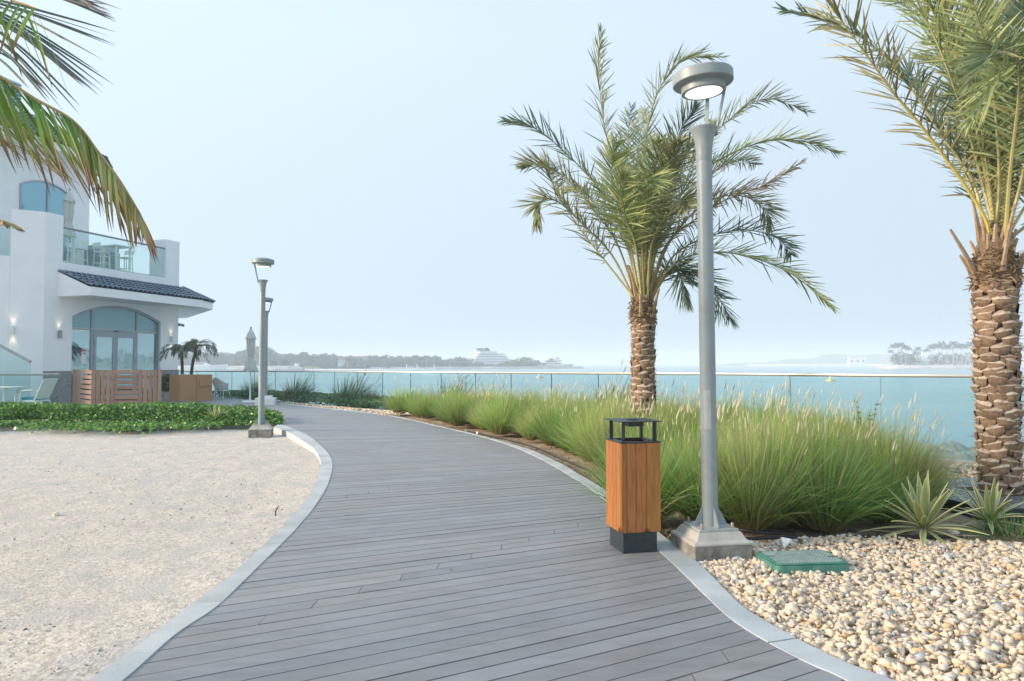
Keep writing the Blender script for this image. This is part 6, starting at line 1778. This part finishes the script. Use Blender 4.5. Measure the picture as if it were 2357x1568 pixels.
agave((-10.2 + 3.55, 15.9, 0.0), .34, 26, 12, 'small spiky yucca growing in the creeper bed left of the sand edge lamp post')
# low weeds near the small agave
g_ = grass_proto(120, 420, .26, 75, (0, 0), (.12, .25, .05), (.14, .32, .05), (.2, .4, .08), w=.006, r0=.30, plumes=0)
w1 = grass_thing('weed_patch', 'low bright green weeds round the foot of the smaller agave', 'weeds', None, g_); w1.location = (3.95, 5.62, 0)

# straw and leaf litter on the soil
p = gnd(1037, 1311, 0.008); single_stone('stone', p, 0.014, 'tiny dark stone lying alone in the middle of the boardwalk', 'stone', (.22, .2, .17), 6, M['gravel'])
pts = []
VV, FF, CC = [], [], []
n_ = 2600
yy = 5.5 + 12 * nr.rand(n_) ** 1.4; xx = np.interp(yy, roY, roX) + np.abs(nr.normal(0.12, .22, n_)) + .02
k2 = nr.rand(n_) < .25; xx[k2] = nr.uniform(1.2, 4.2, int(k2.sum())); yy[k2] = nr.uniform(5.45, 5.9, int(k2.sum()))
an = nr.uniform(0, np.pi, n_); ln = nr.uniform(.02, .11, n_); wd_ = nr.uniform(.0015, .006, n_)
zz_ = soil_z(xx, yy) + .006 + nr.uniform(0, .008, n_)
dx2, dy2 = np.cos(an) * ln / 2, np.sin(an) * ln / 2; px2, py2 = -np.sin(an) * wd_, np.cos(an) * wd_
tl = nr.normal(0, .012, n_)
V_ = np.stack([np.stack([xx - dx2 - px2, yy - dy2 - py2, zz_ - tl], -1), np.stack([xx + dx2 - px2, yy + dy2 - py2, zz_ + tl], -1), np.stack([xx + dx2 + px2, yy + dy2 + py2, zz_ + tl], -1), np.stack([xx - dx2 + px2, yy - dy2 + py2, zz_ - tl + .002], -1)], 1).reshape(-1, 3)
cl_ = np.array([[.42, .30, .17]]) * nr.uniform(.35, 1.4, (n_, 1))
tag(np_obj('leaf_litter', V_, np.arange(n_ * 4).reshape(-1, 4), M['rachis'], np.repeat(cl_, 4, 0)), 'dry straw and leaf litter on the soil under the grasses', 'litter', kind='stuff')

# creeper bed
def creeper(pts, hfun, n, size, label, thick=1.0, c0=(.045, .14, .025), c1=(.25, .48, .09)):
    P = np.array(pts); n = len(P)
    h = np.array([hfun(a, b) for a, b in P]); k = nr.uniform(0, 1, n) ** .45
    # clumpy top surface
    h = h * (.75 + .5 * fbm(P[:, 0] * 1.6, P[:, 1] * 1.6, 3, 55)) 
    z = -.06 + h * k + .02
    az_ = nr.uniform(0, 2 * np.pi, n); tl = nr.normal(0, .55, n) 
    m_ = 7; an = np.linspace(0, 2 * np.pi, m_, endpoint=False)
    shp = np.stack([np.cos(an) * (1 - .12 * (np.arange(m_) == 0)), np.sin(an) * .9, .12 * np.abs(np.sin(an))], -1)
    Rm = rotm(n, .62)
    # lean leaves towards the viewer/light a little, as a bank of leaves does
    s_ = nr.uniform(.6, 1.25, (n, 1, 1)) * size
    V = np.einsum('nij,vj->nvi', Rm, shp) * s_ + np.stack([P[:, 0], P[:, 1], z], -1)[:, None]
    base = (np.arange(n) * m_)[:, None]
    F = [tuple(r) for r in (np.arange(m_)[None] + base)]
    q = nr.rand(n, 1) ** 1.3; C = np.array([c0]) * (1 - q) + np.array([c1]) * q
    yl = nr.rand(n) < .03; C[yl] = (.38, .42, .12)
    C = np.repeat(C, m_, 0)
    o = np_obj('creeper', V.reshape(-1, 3), np.array(F), M['cover'], C)
    return tag(o, label, 'ground cover', kind='stuff')
lipx = np.array([p.x for p in lo]); 
pts = []
def bedh(x, y):
    e = min(1, max(0, (y - 15.5) / .5)) * min(1, max(0, (18.2 - y) / .4))
    h = .44 if x < -7.6 else lerp(.44, .26, min(1, (x + 7.6) / 1.8))
    return h * (.25 + .75 * e) 
while len(pts) < 25000:
    x = nr.uniform(-14.5, -4.7); y = nr.uniform(14.75, 17.6)
    bx = np.interp(y, [14.5, 15.5, 16.5, 17.6], [-5.25, -5.0, -5.35, -6.1])
    if y < 15.38 + 1.0 * float(fbm(np.array([x * 1.1]), np.array([3.3]), 3, 8)[0]) - .12: continue
    if x < bx - .0 and not (abs(x + 5.04) < .34 and y < 14.6): pts.append((x, y))
creeper(pts, bedh, 0, .031, 'bright green round leaved creeper bank along the back of the sand')
pts = []
tr = random.Random(5)
for k in range(150):
    x = tr.uniform(-13.5, -6.0); y = 15.7; a = R(-90 + tr.gauss(0, 40)); ln = tr.uniform(.3, 1.7) * (1.15 if x < -9 else .8)
    if tr.random() < .3: x = tr.gauss(-8.6, .5); ln = tr.uniform(1.0, 2.2)
    for j in range(int(ln / .05)):
        a += tr.gauss(0, .12); x += math.cos(a) * .05; y += math.sin(a) * .05
        if y < 13.0: break
        for _ in range(1 + int(tr.random() * 2)): pts.append((x + tr.gauss(0, .03), y + tr.gauss(0, .03)))
creeper(pts, lambda x, y: .13, 0, .034, 'creeper runners trailing over the sand in front of the leafy bank')
# ground cover outside the fence
pts = []
for k in range(9000):
    u = nr.uniform(470, 960) if k < 8200 else nr.uniform(960, 1500); p = fence_pt(u); i = max(0, min(len(FJ) - 2, sum(1 for f in FJ if f[0] <= u) - 1))
    q = p + outl[i] * (-.6 + 2.3 * nr.rand() ** 1.1); pts.append((q.x, q.y))
creeper(pts, lambda x, y: .27, 0, .05, 'green creeper covering the bank just outside the far part of the glass fence', c0=(.05, .13, .03), c1=(.15, .31, .07))

# ------------------------------------------------------------------ far shores
def island(name, pts2, zt_, m, rough=.5, seed=1, slope=4.0, kind='structure'):
    """closed outline; rocky margin sloping into the sea"""
    P = [Vector((x, y, 0)) for x, y in pts2]; Q = []
    n_ = len(P)
    for i in range(n_):
        a, b = P[i], P[(i + 1) % n_]; m2 = max(1, int((b - a).length / 4))
        for k in range(m2): Q.append(a.lerp(b, k / m2))
    c = sum(Q, Vector()) / len(Q); rr = random.Random(seed); mb = MB(); n_ = len(Q)
    vs = []; cs = []
    for ring, (inn, z, am) in enumerate([(0, SEA - .4, 1), (.35 * slope, SEA + (zt_ - SEA) * .45, 1), (slope, zt_, .6), (slope + 3, zt_, 0.2)]):
        for q in Q:
            d = (c - q); d.normalize(); b_ = rr.uniform(.75, 1.15); 
            if ring == 0: b_ *= .5
            vs.append(q + d * (inn + rr.uniform(-1, 1) * rough * am) + Vector((0, 0, z + rr.uniform(-1, 1) * rough * .45 * am))); cs.append((b_, b_, b_))
    fs = [(r_ * n_ + i, r_ * n_ + (i + 1) % n_, (r_ + 1) * n_ + (i + 1) % n_, (r_ + 1) * n_ + i) for r_ in range(3) for i in range(n_)]
    fs.append(tuple(3 * n_ + i for i in range(n_)))
    mb.add(vs, fs, cs); o = mb.build(name, m); 
    if kind: o['kind'] = kind
    return o
def far(u, v, Y): p = at(u, v, Y); return (p.x, p.y)
M['fland'] = mat('far_land', (.14, .18, .08), .95, (.24, .26, .13), .05)
M['beach'] = mat('far_beach', (.66, .64, .58), .9)
# left island (wooded)
island('island', [far(-400, 840, 520), far(560, 840, 520), far(900, 840, 560), far(1345, 840, 640), far(1338, 840, 665), far(1100, 840, 760), far(-400, 840, 760)], -.9, M['fland'], .3, 2)
island('breakwater', [far(-300, 840, 405), far(640, 840, 420), far(706, 840, 440), far(690, 840, 456), far(-300, 840, 450)], .05, M['frock'], .9, 3, 5)
island('sand_bank', [far(640, 840, 470), far(850, 840, 478), far(960, 840, 500), far(900, 840, 520), far(640, 840, 512)], -2.2, M['beach'], .1, 4, 5)
island('sea_wall', [far(850, 840, 545), far(1345, 840, 622), far(1338, 840, 634), far(850, 840, 560)], -1.0, M['frock'], .25, 5, 2)
# right island
island('island', [far(2010, 840, 560), far(2060, 840, 520), far(2700, 840, 520), far(2700, 840, 680), far(2060, 840, 640)], .35, M['frock'], .9, 6, 9)
island('breakwater', [far(1716, 840, 1240), far(2120, 840, 1100), far(2120, 840, 1130), far(1730, 840, 1262)], .8, M['frock'], 1.1, 7, 7)
# hills at the horizon
def hill(name, prof, Y, depth, m):
    mb = MB(); n_ = len(prof); vs = []
    P = catmull([Vector((u, v, 0)) for u, v in prof], n_ * 8)
    rr = random.Random(4)
    top_ = [at(p.x, p.y + rr.uniform(-.5, .5), Y) for p in P]
    for t_ in top_: vs.append((t_.x, t_.y - depth * .5, SEA - .3))
    for t_ in top_: vs.append((t_.x, t_.y, max(t_.z, SEA)))
    for t_ in top_: vs.append((t_.x, t_.y + depth, SEA - .3))
    k = len(top_)
    mb.add(vs, [(r_ * k + i, r_ * k + i + 1, (r_ + 1) * k + i + 1, (r_ + 1) * k + i) for r_ in range(2) for i in range(k - 1)])
    o = mb.build(name, m, smooth=2); o['kind'] = 'structure'
hill('hills', [(1640, 841), (1700, 836), (1760, 834), (1800, 828), (1840, 826), (1870, 824), (1895, 817), (1930, 815), (1965, 818), (1990, 816), (2020, 814.5), (2060, 817), (2110, 822), (2200, 828), (2350, 835)], 1500, 60, M['fland'])

# wooded shore far out to the right, outside the frame (the villa glass reflects it)
island('island', [(560, 560), (620, 420), (700, 250), (900, 250), (900, 620), (700, 640)], -.6, M['fland'], .4, 8)
# far trees: crowns as clouds of leaf cards, one mass on the left island
def crown_cloud(cx, cy, cz, rx, rz_, n, s_, c0, c1):
    return leaf_cloud(n, (cx, cy, cz), rx, rx, rz_, s_, c0, c1, 0, shell=.3)
VV, FF, CC = [], [], []; off = 0
topprof_u = [-300, 380, 490, 507, 535, 567, 591, 608, 625, 638, 676, 698, 713, 747, 773, 788, 829, 887, 906, 958, 1009, 1024, 1050, 1100, 1150, 1177, 1201, 1221, 1232, 1262]
topprof_v = [806, 808, 811, 807, 813, 801, 795, 794, 802, 812, 811, 807, 814, 812, 814, 818, 817, 816, 817, 816, 817, 827, 820, 823, 830, 825, 821, 820, 826, 838]
wr = random.Random(17)
def addcloud(r_):
    global off
    V_, F_, C_ = r_; VV.append(V_); FF.append(F_ + off); CC.append(C_); off += len(V_)
u = -200
while u < 1255:
    for lay in range(3):
        uu = u + wr.uniform(-9, 9); Y = lerp(545, 650, max(0, (uu - 850) / 450)) + lay * 16 + wr.uniform(0, 8)
        tv = float(np.interp(uu, topprof_u, topprof_v)) + (wr.uniform(0, 5) if lay == 2 else wr.uniform(4, 18))
        if 1108 < uu < 1150 and lay < 2: tv += 4
        zt_ = at(uu, tv, Y).z; X = at(uu, tv, Y).x
        rx = wr.uniform(3.2, 5.2); h = zt_ - (-.9); rz_ = min(rx * .8, h * .45)
        g = wr.uniform(.7, 1.3)
        addcloud(crown_cloud(X, Y, zt_ - rz_, rx, rz_, 110, 1.5, (.05 * g, .085 * g, .045 * g), (.14 * g, .18 * g, .09 * g)))  # crown greens lightened, extra distance haze put into the colour
        if h > 6: addcloud(crown_cloud(X + wr.uniform(-3, 3), Y - 2, zt_ - rz_ * 1.5 - h * .3, rx * .9, h * .3, 70, 1.4, (.03 * g, .06 * g, .03 * g), (.09 * g, .12 * g, .05 * g)))
    u += 5.5
VL, FLn, CL = VV, FF, CC
VV, FF, CC = [], [], []; off = 0
for k in range(90):
    t_ = k / 90; X = lerp(585, 700, t_) + wr.uniform(0, 18); Y = lerp(540, 262, t_) + wr.uniform(-4, 4); h = wr.uniform(10, 17); g = wr.uniform(.7, 1.2)
    addcloud(crown_cloud(X, Y, h * .5 - 1, 6.5, h * .55, 90, 2.2, (.05 * g, .085 * g, .045 * g), (.14 * g, .18 * g, .09 * g)))
tag(np_obj('far_wood', np.vstack(VV), np.vstack(FF), M['farleaf'], np.vstack(CC)), 'distant wooded shore beyond the right edge of the bay', 'wood', kind='stuff')
VV, FF, CC = VL, FLn, CL
o = np_obj('far_wood', np.vstack(VV), np.vstack(FF), M['farleaf'], np.vstack(CC)); tag(o, 'hazy green wood covering the far shore on the left and centre', 'wood', kind='stuff')

def far_palm_proto(seed, h=13.0):
    rr = random.Random(seed); t = empty('far_palm', (0, 0, 0), 0, 'x', 'palm tree', 'tall palms on the far shores')
    mb = MB(); mb.col = (.42, .36, .28); bx = rr.uniform(-.8, .8)
    mb.tube(catmull([(0, 0, -1.5), (bx * .4, 0, h * .5), (bx, 0, h)], 8), [.30 - .012 * i for i in range(9)], 6); mb.build('trunk', M['rachis'], t)
    mb = MB()
    for k in range(17):
        a = k * 2.4; el = rr.uniform(-.25, 1.0); d = Vector((math.cos(a), math.sin(a), 0)); ln = rr.uniform(2.7, 3.8); C = catmull([Vector((bx, 0, h)), Vector((bx, 0, h)) + d * ln * .45 + Vector((0, 0, ln * .6 * el + .3)), Vector((bx, 0, h)) + d * ln * .95 + Vector((0, 0, ln * (.3 * el - .35)))], 8)
        S = Vector((-d.y, d.x, 0)); g = rr.uniform(.75, 1.3)
        for i in range(8):
            for sg in (-1, 1):
                p, q = C[i], C[i + 1]; tip = p.lerp(q, .7) + S * sg * .75 * (1 - i / 10) + Vector((0, 0, -.75))
                mb.add([p, q, tip], [(0, 1, 2)], [(.06 * g, .10 * g, .05 * g)] * 3)
    mb.build('crown', M['farleaf'], t)
    return t
fps = [far_palm_proto(s) for s in range(4)]; fi = 0
def fpalm(u, vtop, Y, zb, label):
    global fi
    p = at(u, vtop, Y); h = (p.z - 1.5) - zb; s = h / 13.0
    k = fi % 4
    if fi < 4: o = fps[k]; o.location = (p.x, Y, zb); o.scale = (max(s, .55), max(s, .55), s)
    else: o = copy_tree(fps[k], (p.x, Y, zb), rnd.uniform(0, 6), (max(s, .55), max(s, .55), s))
    o["label"] = label; fi += 1
PL1 = 'tall palm in the row on the rock edged island behind the right date palm trunk'
for u, v in ((2112, 800), (2134, 803), (2141, 797), (2150, 793), (2160, 795), (2169, 789), (2178, 796), (2184, 797), (2193, 789), (2203, 795), (2213, 793), (2222, 796), (2232, 790), (2252, 795), (2290, 790), (2345, 792), (2356, 798)):
    fpalm(u, v, 590, .3, PL1)
for u, v in ((2058, 794), (2066, 792), (2074, 791), (2084, 797), (2050, 806), (2091, 800)): fpalm(u, v, 580, .3, 'palm in the dense tree group at the left end of the rock edged island')
for u, v in ((1252, 833), (1262, 828), (1268, 826), (1276, 829), (1283, 822), (1289, 827), (1302, 835), (1181, 828), (1214, 822)): fpalm(u, v, 655, -.9, 'small faint palm on the point behind the moored yachts')
for u, v, Y in ((982, 818, 560), (1036, 824, 580), (1087, 825, 600), (700, 822, 540), (800, 826, 540), (580, 818, 525), (530, 820, 525), (655, 826, 530)): fpalm(u, v, Y, -.9, 'palm at the front of the far wooded shore')
def far_tree(u, vtop, Y, rx, zb, g, label, c0=(.02, .065, .02), c1=(.05, .13, .03)):  # greens darkened so the right island looks less hazed
    p = at(u, vtop, Y); h = p.z - zb; A0_ = 0; t = empty('far_tree', (p.x, Y, zb), 0, label, 'tree', 'round trees on the far islands')
    mb = MB(); mb.col = (.25, .2, .15); mb.tube([(0, 0, -1), (0, 0, h * .5)], [.3, .2], 6); mb.build('trunk', M['rachis'], t)
    A_, B_2, C_ = leaf_cloud(420, (0, 0, h * .48), rx, rx, h * .53, 1.1, tuple(c * g for c in c0), tuple(c * g for c in c1), 0, shell=.3)
    np_obj('crown', A_, B_2, M['farleaf'], C_, t)
far_tree(2108, 804, 585, 4.2, .3, 1.2, 'round dark tree at the right of the dense group on the rock edged island')
far_tree(2086, 812, 583, 4.5, .3, 1.0, 'broad dark tree in the middle of the dense group on the rock edged island')
far_tree(2060, 812, 582, 4.0, .3, .9, 'low dark tree at the left end of the rock edged island')
for u, v, lb in ((2147, 815, 'first'), (2163, 811, 'second'), (2179, 814, 'third'), (2196, 811, 'fourth'), (2212, 813, 'fifth'), (2229, 810, 'sixth'), (2246, 812, 'seventh')): far_tree(u, v, 596, 4.6, .3, 1.0, lb + ' bushy tree from the left under the palm row on the rock edged island')
far_tree(2071, 807, 586, 5.0, .3, .85, 'tallest dark tree of the dense group on the rock edged island')
far_tree(2097, 816, 584, 4.2, .3, 1.0, 'low dark tree right of the middle of the dense island group')
far_tree(655, 828, 470, 2.6, -1.2, 1.0, 'right one of two round dark bushes near the end of the left breakwater')
far_tree(630, 829, 468, 2.2, -1.2, 1.3, 'left, paler one of two round bushes near the end of the left breakwater')
mb = MB(); mb.extr([far(2102, 831, 575) + (.3,), far(2142, 831, 575) + (.3,), far(2142, 831, 590) + (.3,), far(2102, 831, 590) + (.3,)], (0, 0, .8)); mb.build('lawn', mat('far_lawn', (.12, .25, .07), .9))['kind'] = 'structure'
p = at(2122, 831, 592); mb = MB(); mb.lathe([(4.5, 0), (4.5, 3.5), (6.0, 3.6), (3.2, 6.2), (.6, 8.6), (.05, 9.6)], (0, 0, 0), 8)
for i in range(len(mb.v)): mb.v[i] = (mb.v[i][0] + p.x, mb.v[i][1] + 592, mb.v[i][2] + .3)
tag(mb.build('pavilion', M['white'], org=(p.x, 592, .3)), 'white tent roofed pavilion between the palms on the rock edged island', 'pavilion')
def far_house(u, v, Y, w, h, label, zb=-1, roof=(.5, .25, .15)):
    p = at(u, v, Y); t = empty('far_house', (p.x, Y, p.z - h), 0, label, 'house')
    mb = MB(); mb.box((0, 0, h / 2 - 1), (w, 6, h + 2)); mb.build('wall', M['white'], t)
    mb = MB(); mb.extr([(-w / 2 - .4, -3.4, h), (w / 2 + .4, -3.4, h), (w / 2 - 1.5, 0, h + 1.8), (-w / 2 + 1.5, 0, h + 1.8)], (0, .01, 0)); mb.add([(-w / 2 - .4, -3.4, h), (w / 2 + .4, -3.4, h), (w / 2 - 1.2, 0, h + 1.8), (-w / 2 + 1.2, 0, h + 1.8), (w / 2 + .4, 3.4, h), (-w / 2 - .4, 3.4, h)], [(0, 1, 2, 3), (3, 2, 4, 5), (1, 4, 2), (0, 3, 5)])
    mb.build('roof', mat('far_roof', roof, .8), t)
    for k in range(3):
        mb = MB(); mb.box((-w / 3 + k * w / 3, -3.02, h * .55), (w * .14, .06, h * .3)); mb.build('window', M['framed'], t)
far_house(832, 825, 552, 8, 4, 'pale house with a tiled roof showing through the trees of the far shore')
far_house(788, 829, 550, 6, 3, 'smaller pale house left of the tiled one among the far trees')
far_house(736, 846.5, 468, 3, 2.5, 'tiny white hut at the end of the left breakwater', roof=(.6, .6, .55)) if False else None
p = at(683, 841, 440); mb = MB(); mb.box((p.x, 440, p.z - 1.2), (2.2, 2.2, 4)); mb.box((p.x, 440, p.z + .95), (2.7, 2.7, .3)); tag(mb.build('hut', M['white'], org=(p.x, 440, p.z)), 'tiny white hut on the end of the left breakwater', 'hut')
far_house(1972, 823, 1110, 26, 12, 'faint white hotel block on the horizon left of the island trees', roof=(.7, .7, .7))
# jetty
t = empty('jetty', at(960, 848, 540), 0, 'small pale jetty with a gangway along the far left shore', 'jetty'); o0 = t.location
mb = MB(); mb.bb(-10, 14, -1.5, 1.5, -.8, -.2); mb.build('deck', M['white'], t)
for x in (-8, 0, 13):
    mb = MB(); mb.bb(x - .3, x + .3, -.3, .3, -2, 3.2); mb.build('pile', M['white'], t)
mb = MB(); mb.extr([(-7, -.5, 2.4), (0, -.5, .6), (0, -.5, .2), (-7, -.5, 2.0)], (0, 1, 0)); mb.build('gangway', M['steel'], t)

# ------------------------------------------------------------------ ships
M['ship'] = mat('ship_white', (.82, .82, .80), .5); M['shipwin'] = mat('ship_windows', (.10, .14, .18), .3); M['funnel'] = mat('ship_funnel', (.03, .10, .18), .5)
M['hullw'] = mat('ship_hull', (.80, .80, .79), .45)
def hull(mb, L, B_, zd, zw, bow=.22, sheer=1.2, stern_cut=1.0):
    n_ = 24; vs = []
    for lev, (z, f) in enumerate(((zw, .72), (lerp(zw, zd, .5), .92), (zd, 1))):
        for k in range(n_ + 1):
            x = k / n_; xb = 1 - bow * (1.25 if lev == 0 else 1.05 if lev == 1 else 1); wv = 1 if x < xb else max(0.02, 1 - ((x - xb) / (1 - xb)) ** 1.8)
            xx = x * L * (1 - .07 * (2 - lev) / 2) + (stern_cut * (2 - lev) / 2 * 0)
            vs.append((xx, -B_ / 2 * wv * f, z + (sheer * max(0, x - .6) / .4 if lev == 2 else 0)))
        for k in range(n_, -1, -1):
            p_ = vs[-1 - 2 * (n_ - k)] if False else None
            x = k / n_; xb = 1 - bow * (1.25 if lev == 0 else 1.05 if lev == 1 else 1); wv = 1 if x < xb else max(0.02, 1 - ((x - xb) / (1 - xb)) ** 1.8)
            vs.append((x * L * (1 - .07 * (2 - lev) / 2), B_ / 2 * wv * f, z + (sheer * max(0, x - .6) / .4 if lev == 2 else 0)))
    m_ = 2 * (n_ + 1)
    fs = [(r_ * m_ + i, r_ * m_ + (i + 1) % m_, (r_ + 1) * m_ + (i + 1) % m_, (r_ + 1) * m_ + i) for r_ in range(2) for i in range(m_)] + [tuple(2 * m_ + i for i in range(m_)), tuple(range(m_))[::-1]]
    mb.add(vs, fs)
SY = 620
so_ = at(1082, 846, SY + 4); so_.z = SEA
sh = empty('cruise_ship', so_, R(24), 'white cruise ship with a dark blue funnel moored off the wooded point', 'cruise ship')
mb = MB(); hull(mb, 45, 11, 5.2, -.4, .24, 1.8); mb.build('hull', M['hullw'], sh, smooth=True)
def dk(x0, x1, z0, z1, B_, rake0=0.9, rake1=1.6):
    mb = MB(); mb.extr([(x0, -B_ / 2, z0), (x1, -B_ / 2, z0), (x1 - rake1, -B_ / 2, z1), (x0 + rake0, -B_ / 2, z1)], (0, B_, 0)); o = mb.build('deck', M['ship'], sh); return o
def wn(par, x0, x1, z0, z1, B_, n=12):
    mb = MB()
    for k in range(n):
        a = lerp(x0, x1, k / n); b = lerp(x0, x1, (k + .82) / n); mb.bb(a, b, -B_ / 2 - .04, B_ / 2 + .04, z0, z1)
    mb.build('windows', M['shipwin'], par)
zz = 5.2; xs = [(0.6, 38.5), (2.0, 36.8), (3.6, 35.0), (5.4, 31.5), (7.6, 25)]
for k, (a, b) in enumerate(xs):
    o = dk(a, b, zz + .01, zz + 1.9, 10.6 - k * .3); 
    if k < 4: wn(o, a + 2.5, b - 3, zz + .75, zz + 1.35, 10.6 - k * .3, 22 - k * 3)
    # open aft galleries
    mb = MB(); mb.bb(a - .3, a + 3.0, -5.2, 5.2, zz + 1.92, zz + 2.08); mb.build('aft_gallery', M['ship'], o)
    mb = MB(); mb.bb(a + .42, a + .6, -4.8, 4.8, zz + .7, zz + 1.5); mb.build('aft_opening', M['shipwin'], o)
    zz += 2.1
mb = MB(); mb.extr([(12.5, -2.2, zz), (18.5, -2.2, zz), (16.8, -2.2, zz + 2.6), (13.6, -2.2, zz + 2.6)], (0, 4.4, 0)); mb.build('funnel', M['funnel'], sh)
mb = MB(); mb.extr([(7.6, -2, zz - .2), (11.4, -2, zz - .2), (11.6, -2, zz + 2.3), (6.2, -2, zz + 2.3)], (0, 4, 0)); mb.build('funnel', M['funnel'], sh)
mb = MB(); mb.tube([(11.4, 0, zz), (11.4, 0, zz + 6.5)], [.18, .07], 6); mb.build('mast', M['ship'], sh)
mb = MB(); mb.lathe([(.05, 0), (1.1, .3), (.9, 1.0), (.1, 1.4)], (15.2, 0, zz + 2.61), 12); mb.lathe([(.05, 0), (.6, .2), (.5, .9), (.1, 1.2)], (24.5, 0, zz - .0), 12); mb.build('radar_dome', M['ship'], sh)
mb = MB(); mb.extr([(28, -4, 12.4), (33.5, -4, 12.4), (31, -4, 14), (28.5, -4, 14)], (0, 8, 0)); mb.build('bridge', M['ship'], sh)
mb = MB(); mb.bb(5, 12, -5.58, 5.58, 2.6, 3.1); mb.build('hull_stripe', M['shipwin'], sh)
def yacht(u0, Y, L, B_, rz, label, decks, mast):
    p = at(u0, 846, Y); p.z = SEA; t = empty('yacht', p, rz, label, 'yacht', 'yachts moored off the wooded point')
    mb = MB(); hull(mb, L, B_, 3.0, -.3, .3, 1.4); mb.build('hull', M['hullw'], t, smooth=True)
    zz = 3.0
    for (a, b, h) in decks:
        mb = MB(); mb.extr([(a * L, -B_ * .42, zz), (b * L, -B_ * .42, zz), (b * L - h * 1.4, -B_ * .42, zz + h), (a * L + .4, -B_ * .42, zz + h)], (0, B_ * .84, 0)); o = mb.build('deck', M['ship'], t)
        mb = MB(); mb.bb(a * L + 1.2, b * L - h * 1.6, -B_ * .42 - .04, B_ * .42 + .04, zz + h * .35, zz + h * .72); mb.build('windows', M['shipwin'], o)
        mb = MB(); mb.bb(a * L - 1.4, b * L - h * 1.0, -B_ * .45, B_ * .45, zz + h + .005, zz + h + .18); mb.build('overhang', M['ship'], o); zz += h + .19
    mb = MB(); mb.tube([(mast * L, 0, zz), (mast * L - .4, 0, zz + 2.6)], [.35, .12], 6); mb.lathe([(.05, 0), (.6, .2), (.5, .8), (.05, 1.0)], (mast * L + 1, 0, zz), 10); mb.lathe([(.05, 0), (.6, .2), (.5, .8), (.05, 1.0)], (mast * L - 1.6, 0, zz), 10); mb.build('mast', M['ship'], t)
yacht(1207, 640, 28, 7, R(14), 'nearer white motor yacht with two rounded decks, just right of the cruise ship', [(.02, .5, 2.2), (.08, .4, 2.0)], .3)
yacht(1240, 668, 34, 8, R(8), 'taller white yacht with stacked decks and radar mast, partly behind the nearer yacht', [(.05, .72, 2.2), (.15, .6, 2.0), (.24, .48, 1.8)], .36)
p = at(402, 846, 395); p.z = SEA
t = empty('motor_boat', (at(425, 846, 400).x, 400, SEA), R(5), 'long white motor boat moored by the breakwater, seen between the small potted palms', 'boat')
mb = MB(); hull(mb, 24, 5, 3.2, -.2, .35, .8); mb.build('hull', M['hullw'], t, smooth=True)
mb = MB(); mb.extr([(4, -1.9, 3.21), (14, -1.9, 3.21), (11, -1.9, 4.8), (4.4, -1.9, 4.8)], (0, 3.8, 0)); c_ = mb.build('cabin', M['ship'], t)
mb = MB(); mb.bb(5, 11, -1.95, 1.95, 3.8, 4.4); mb.build('windows', M['shipwin'], c_)
def buoy(u, v, Y, c, label):
    p = at(u, v, Y); p.z = SEA; t = empty('buoy', p, 0, label, 'buoy', 'mooring buoys on the bay'); s_ = 1
    mb = MB(); mb.lathe([(.3, -.3), (.95, 0), (.95, .28), (.45, .42), (.3, .5)], (0, 0, 0), 16); mb.build('float', mat('buoy_' + label[:6].replace(' ', '_'), c, .5), t, smooth=True)
    mb = MB(); mb.lathe([(.28, .5), (.28, 1.0), (.05, 1.15)], (0, 0, 0), 12); mb.build('top', mat('buoy_top', (.8, .7, .5), .5), t, smooth=True)
buoy(1241.5, 868, 205, (.80, .52, .30), 'orange and cream buoy on the water left of the grass bed palm')
buoy(1911, 872, 165, (.80, .55, .18), 'yellow buoy on the water right of the near lamp post')

# ------------------------------------------------------------------ haze
mb = MB(); mb.bb(-2640, 2640, -440, 3040, SEA - 1.5, 30)
hz = mb.build('haze', bpy.data.materials.new('haze_air')); hz['kind'] = 'stuff'; hz['label'] = 'pale sea haze over the bay'; hz['category'] = 'haze'
hm = hz.data.materials[0]; hm.use_nodes = True; N = hm.node_tree.nodes; N.clear()
ho = N.new('ShaderNodeOutputMaterial'); pv = N.new('ShaderNodeVolumePrincipled')
pv.inputs['Color'].default_value = (.84, .92, 1.0, 1); pv.inputs['Density'].default_value = 0.0009; pv.inputs['Anisotropy'].default_value = 0.0
hm.node_tree.links.new(pv.outputs[0], ho.inputs['Volume'])
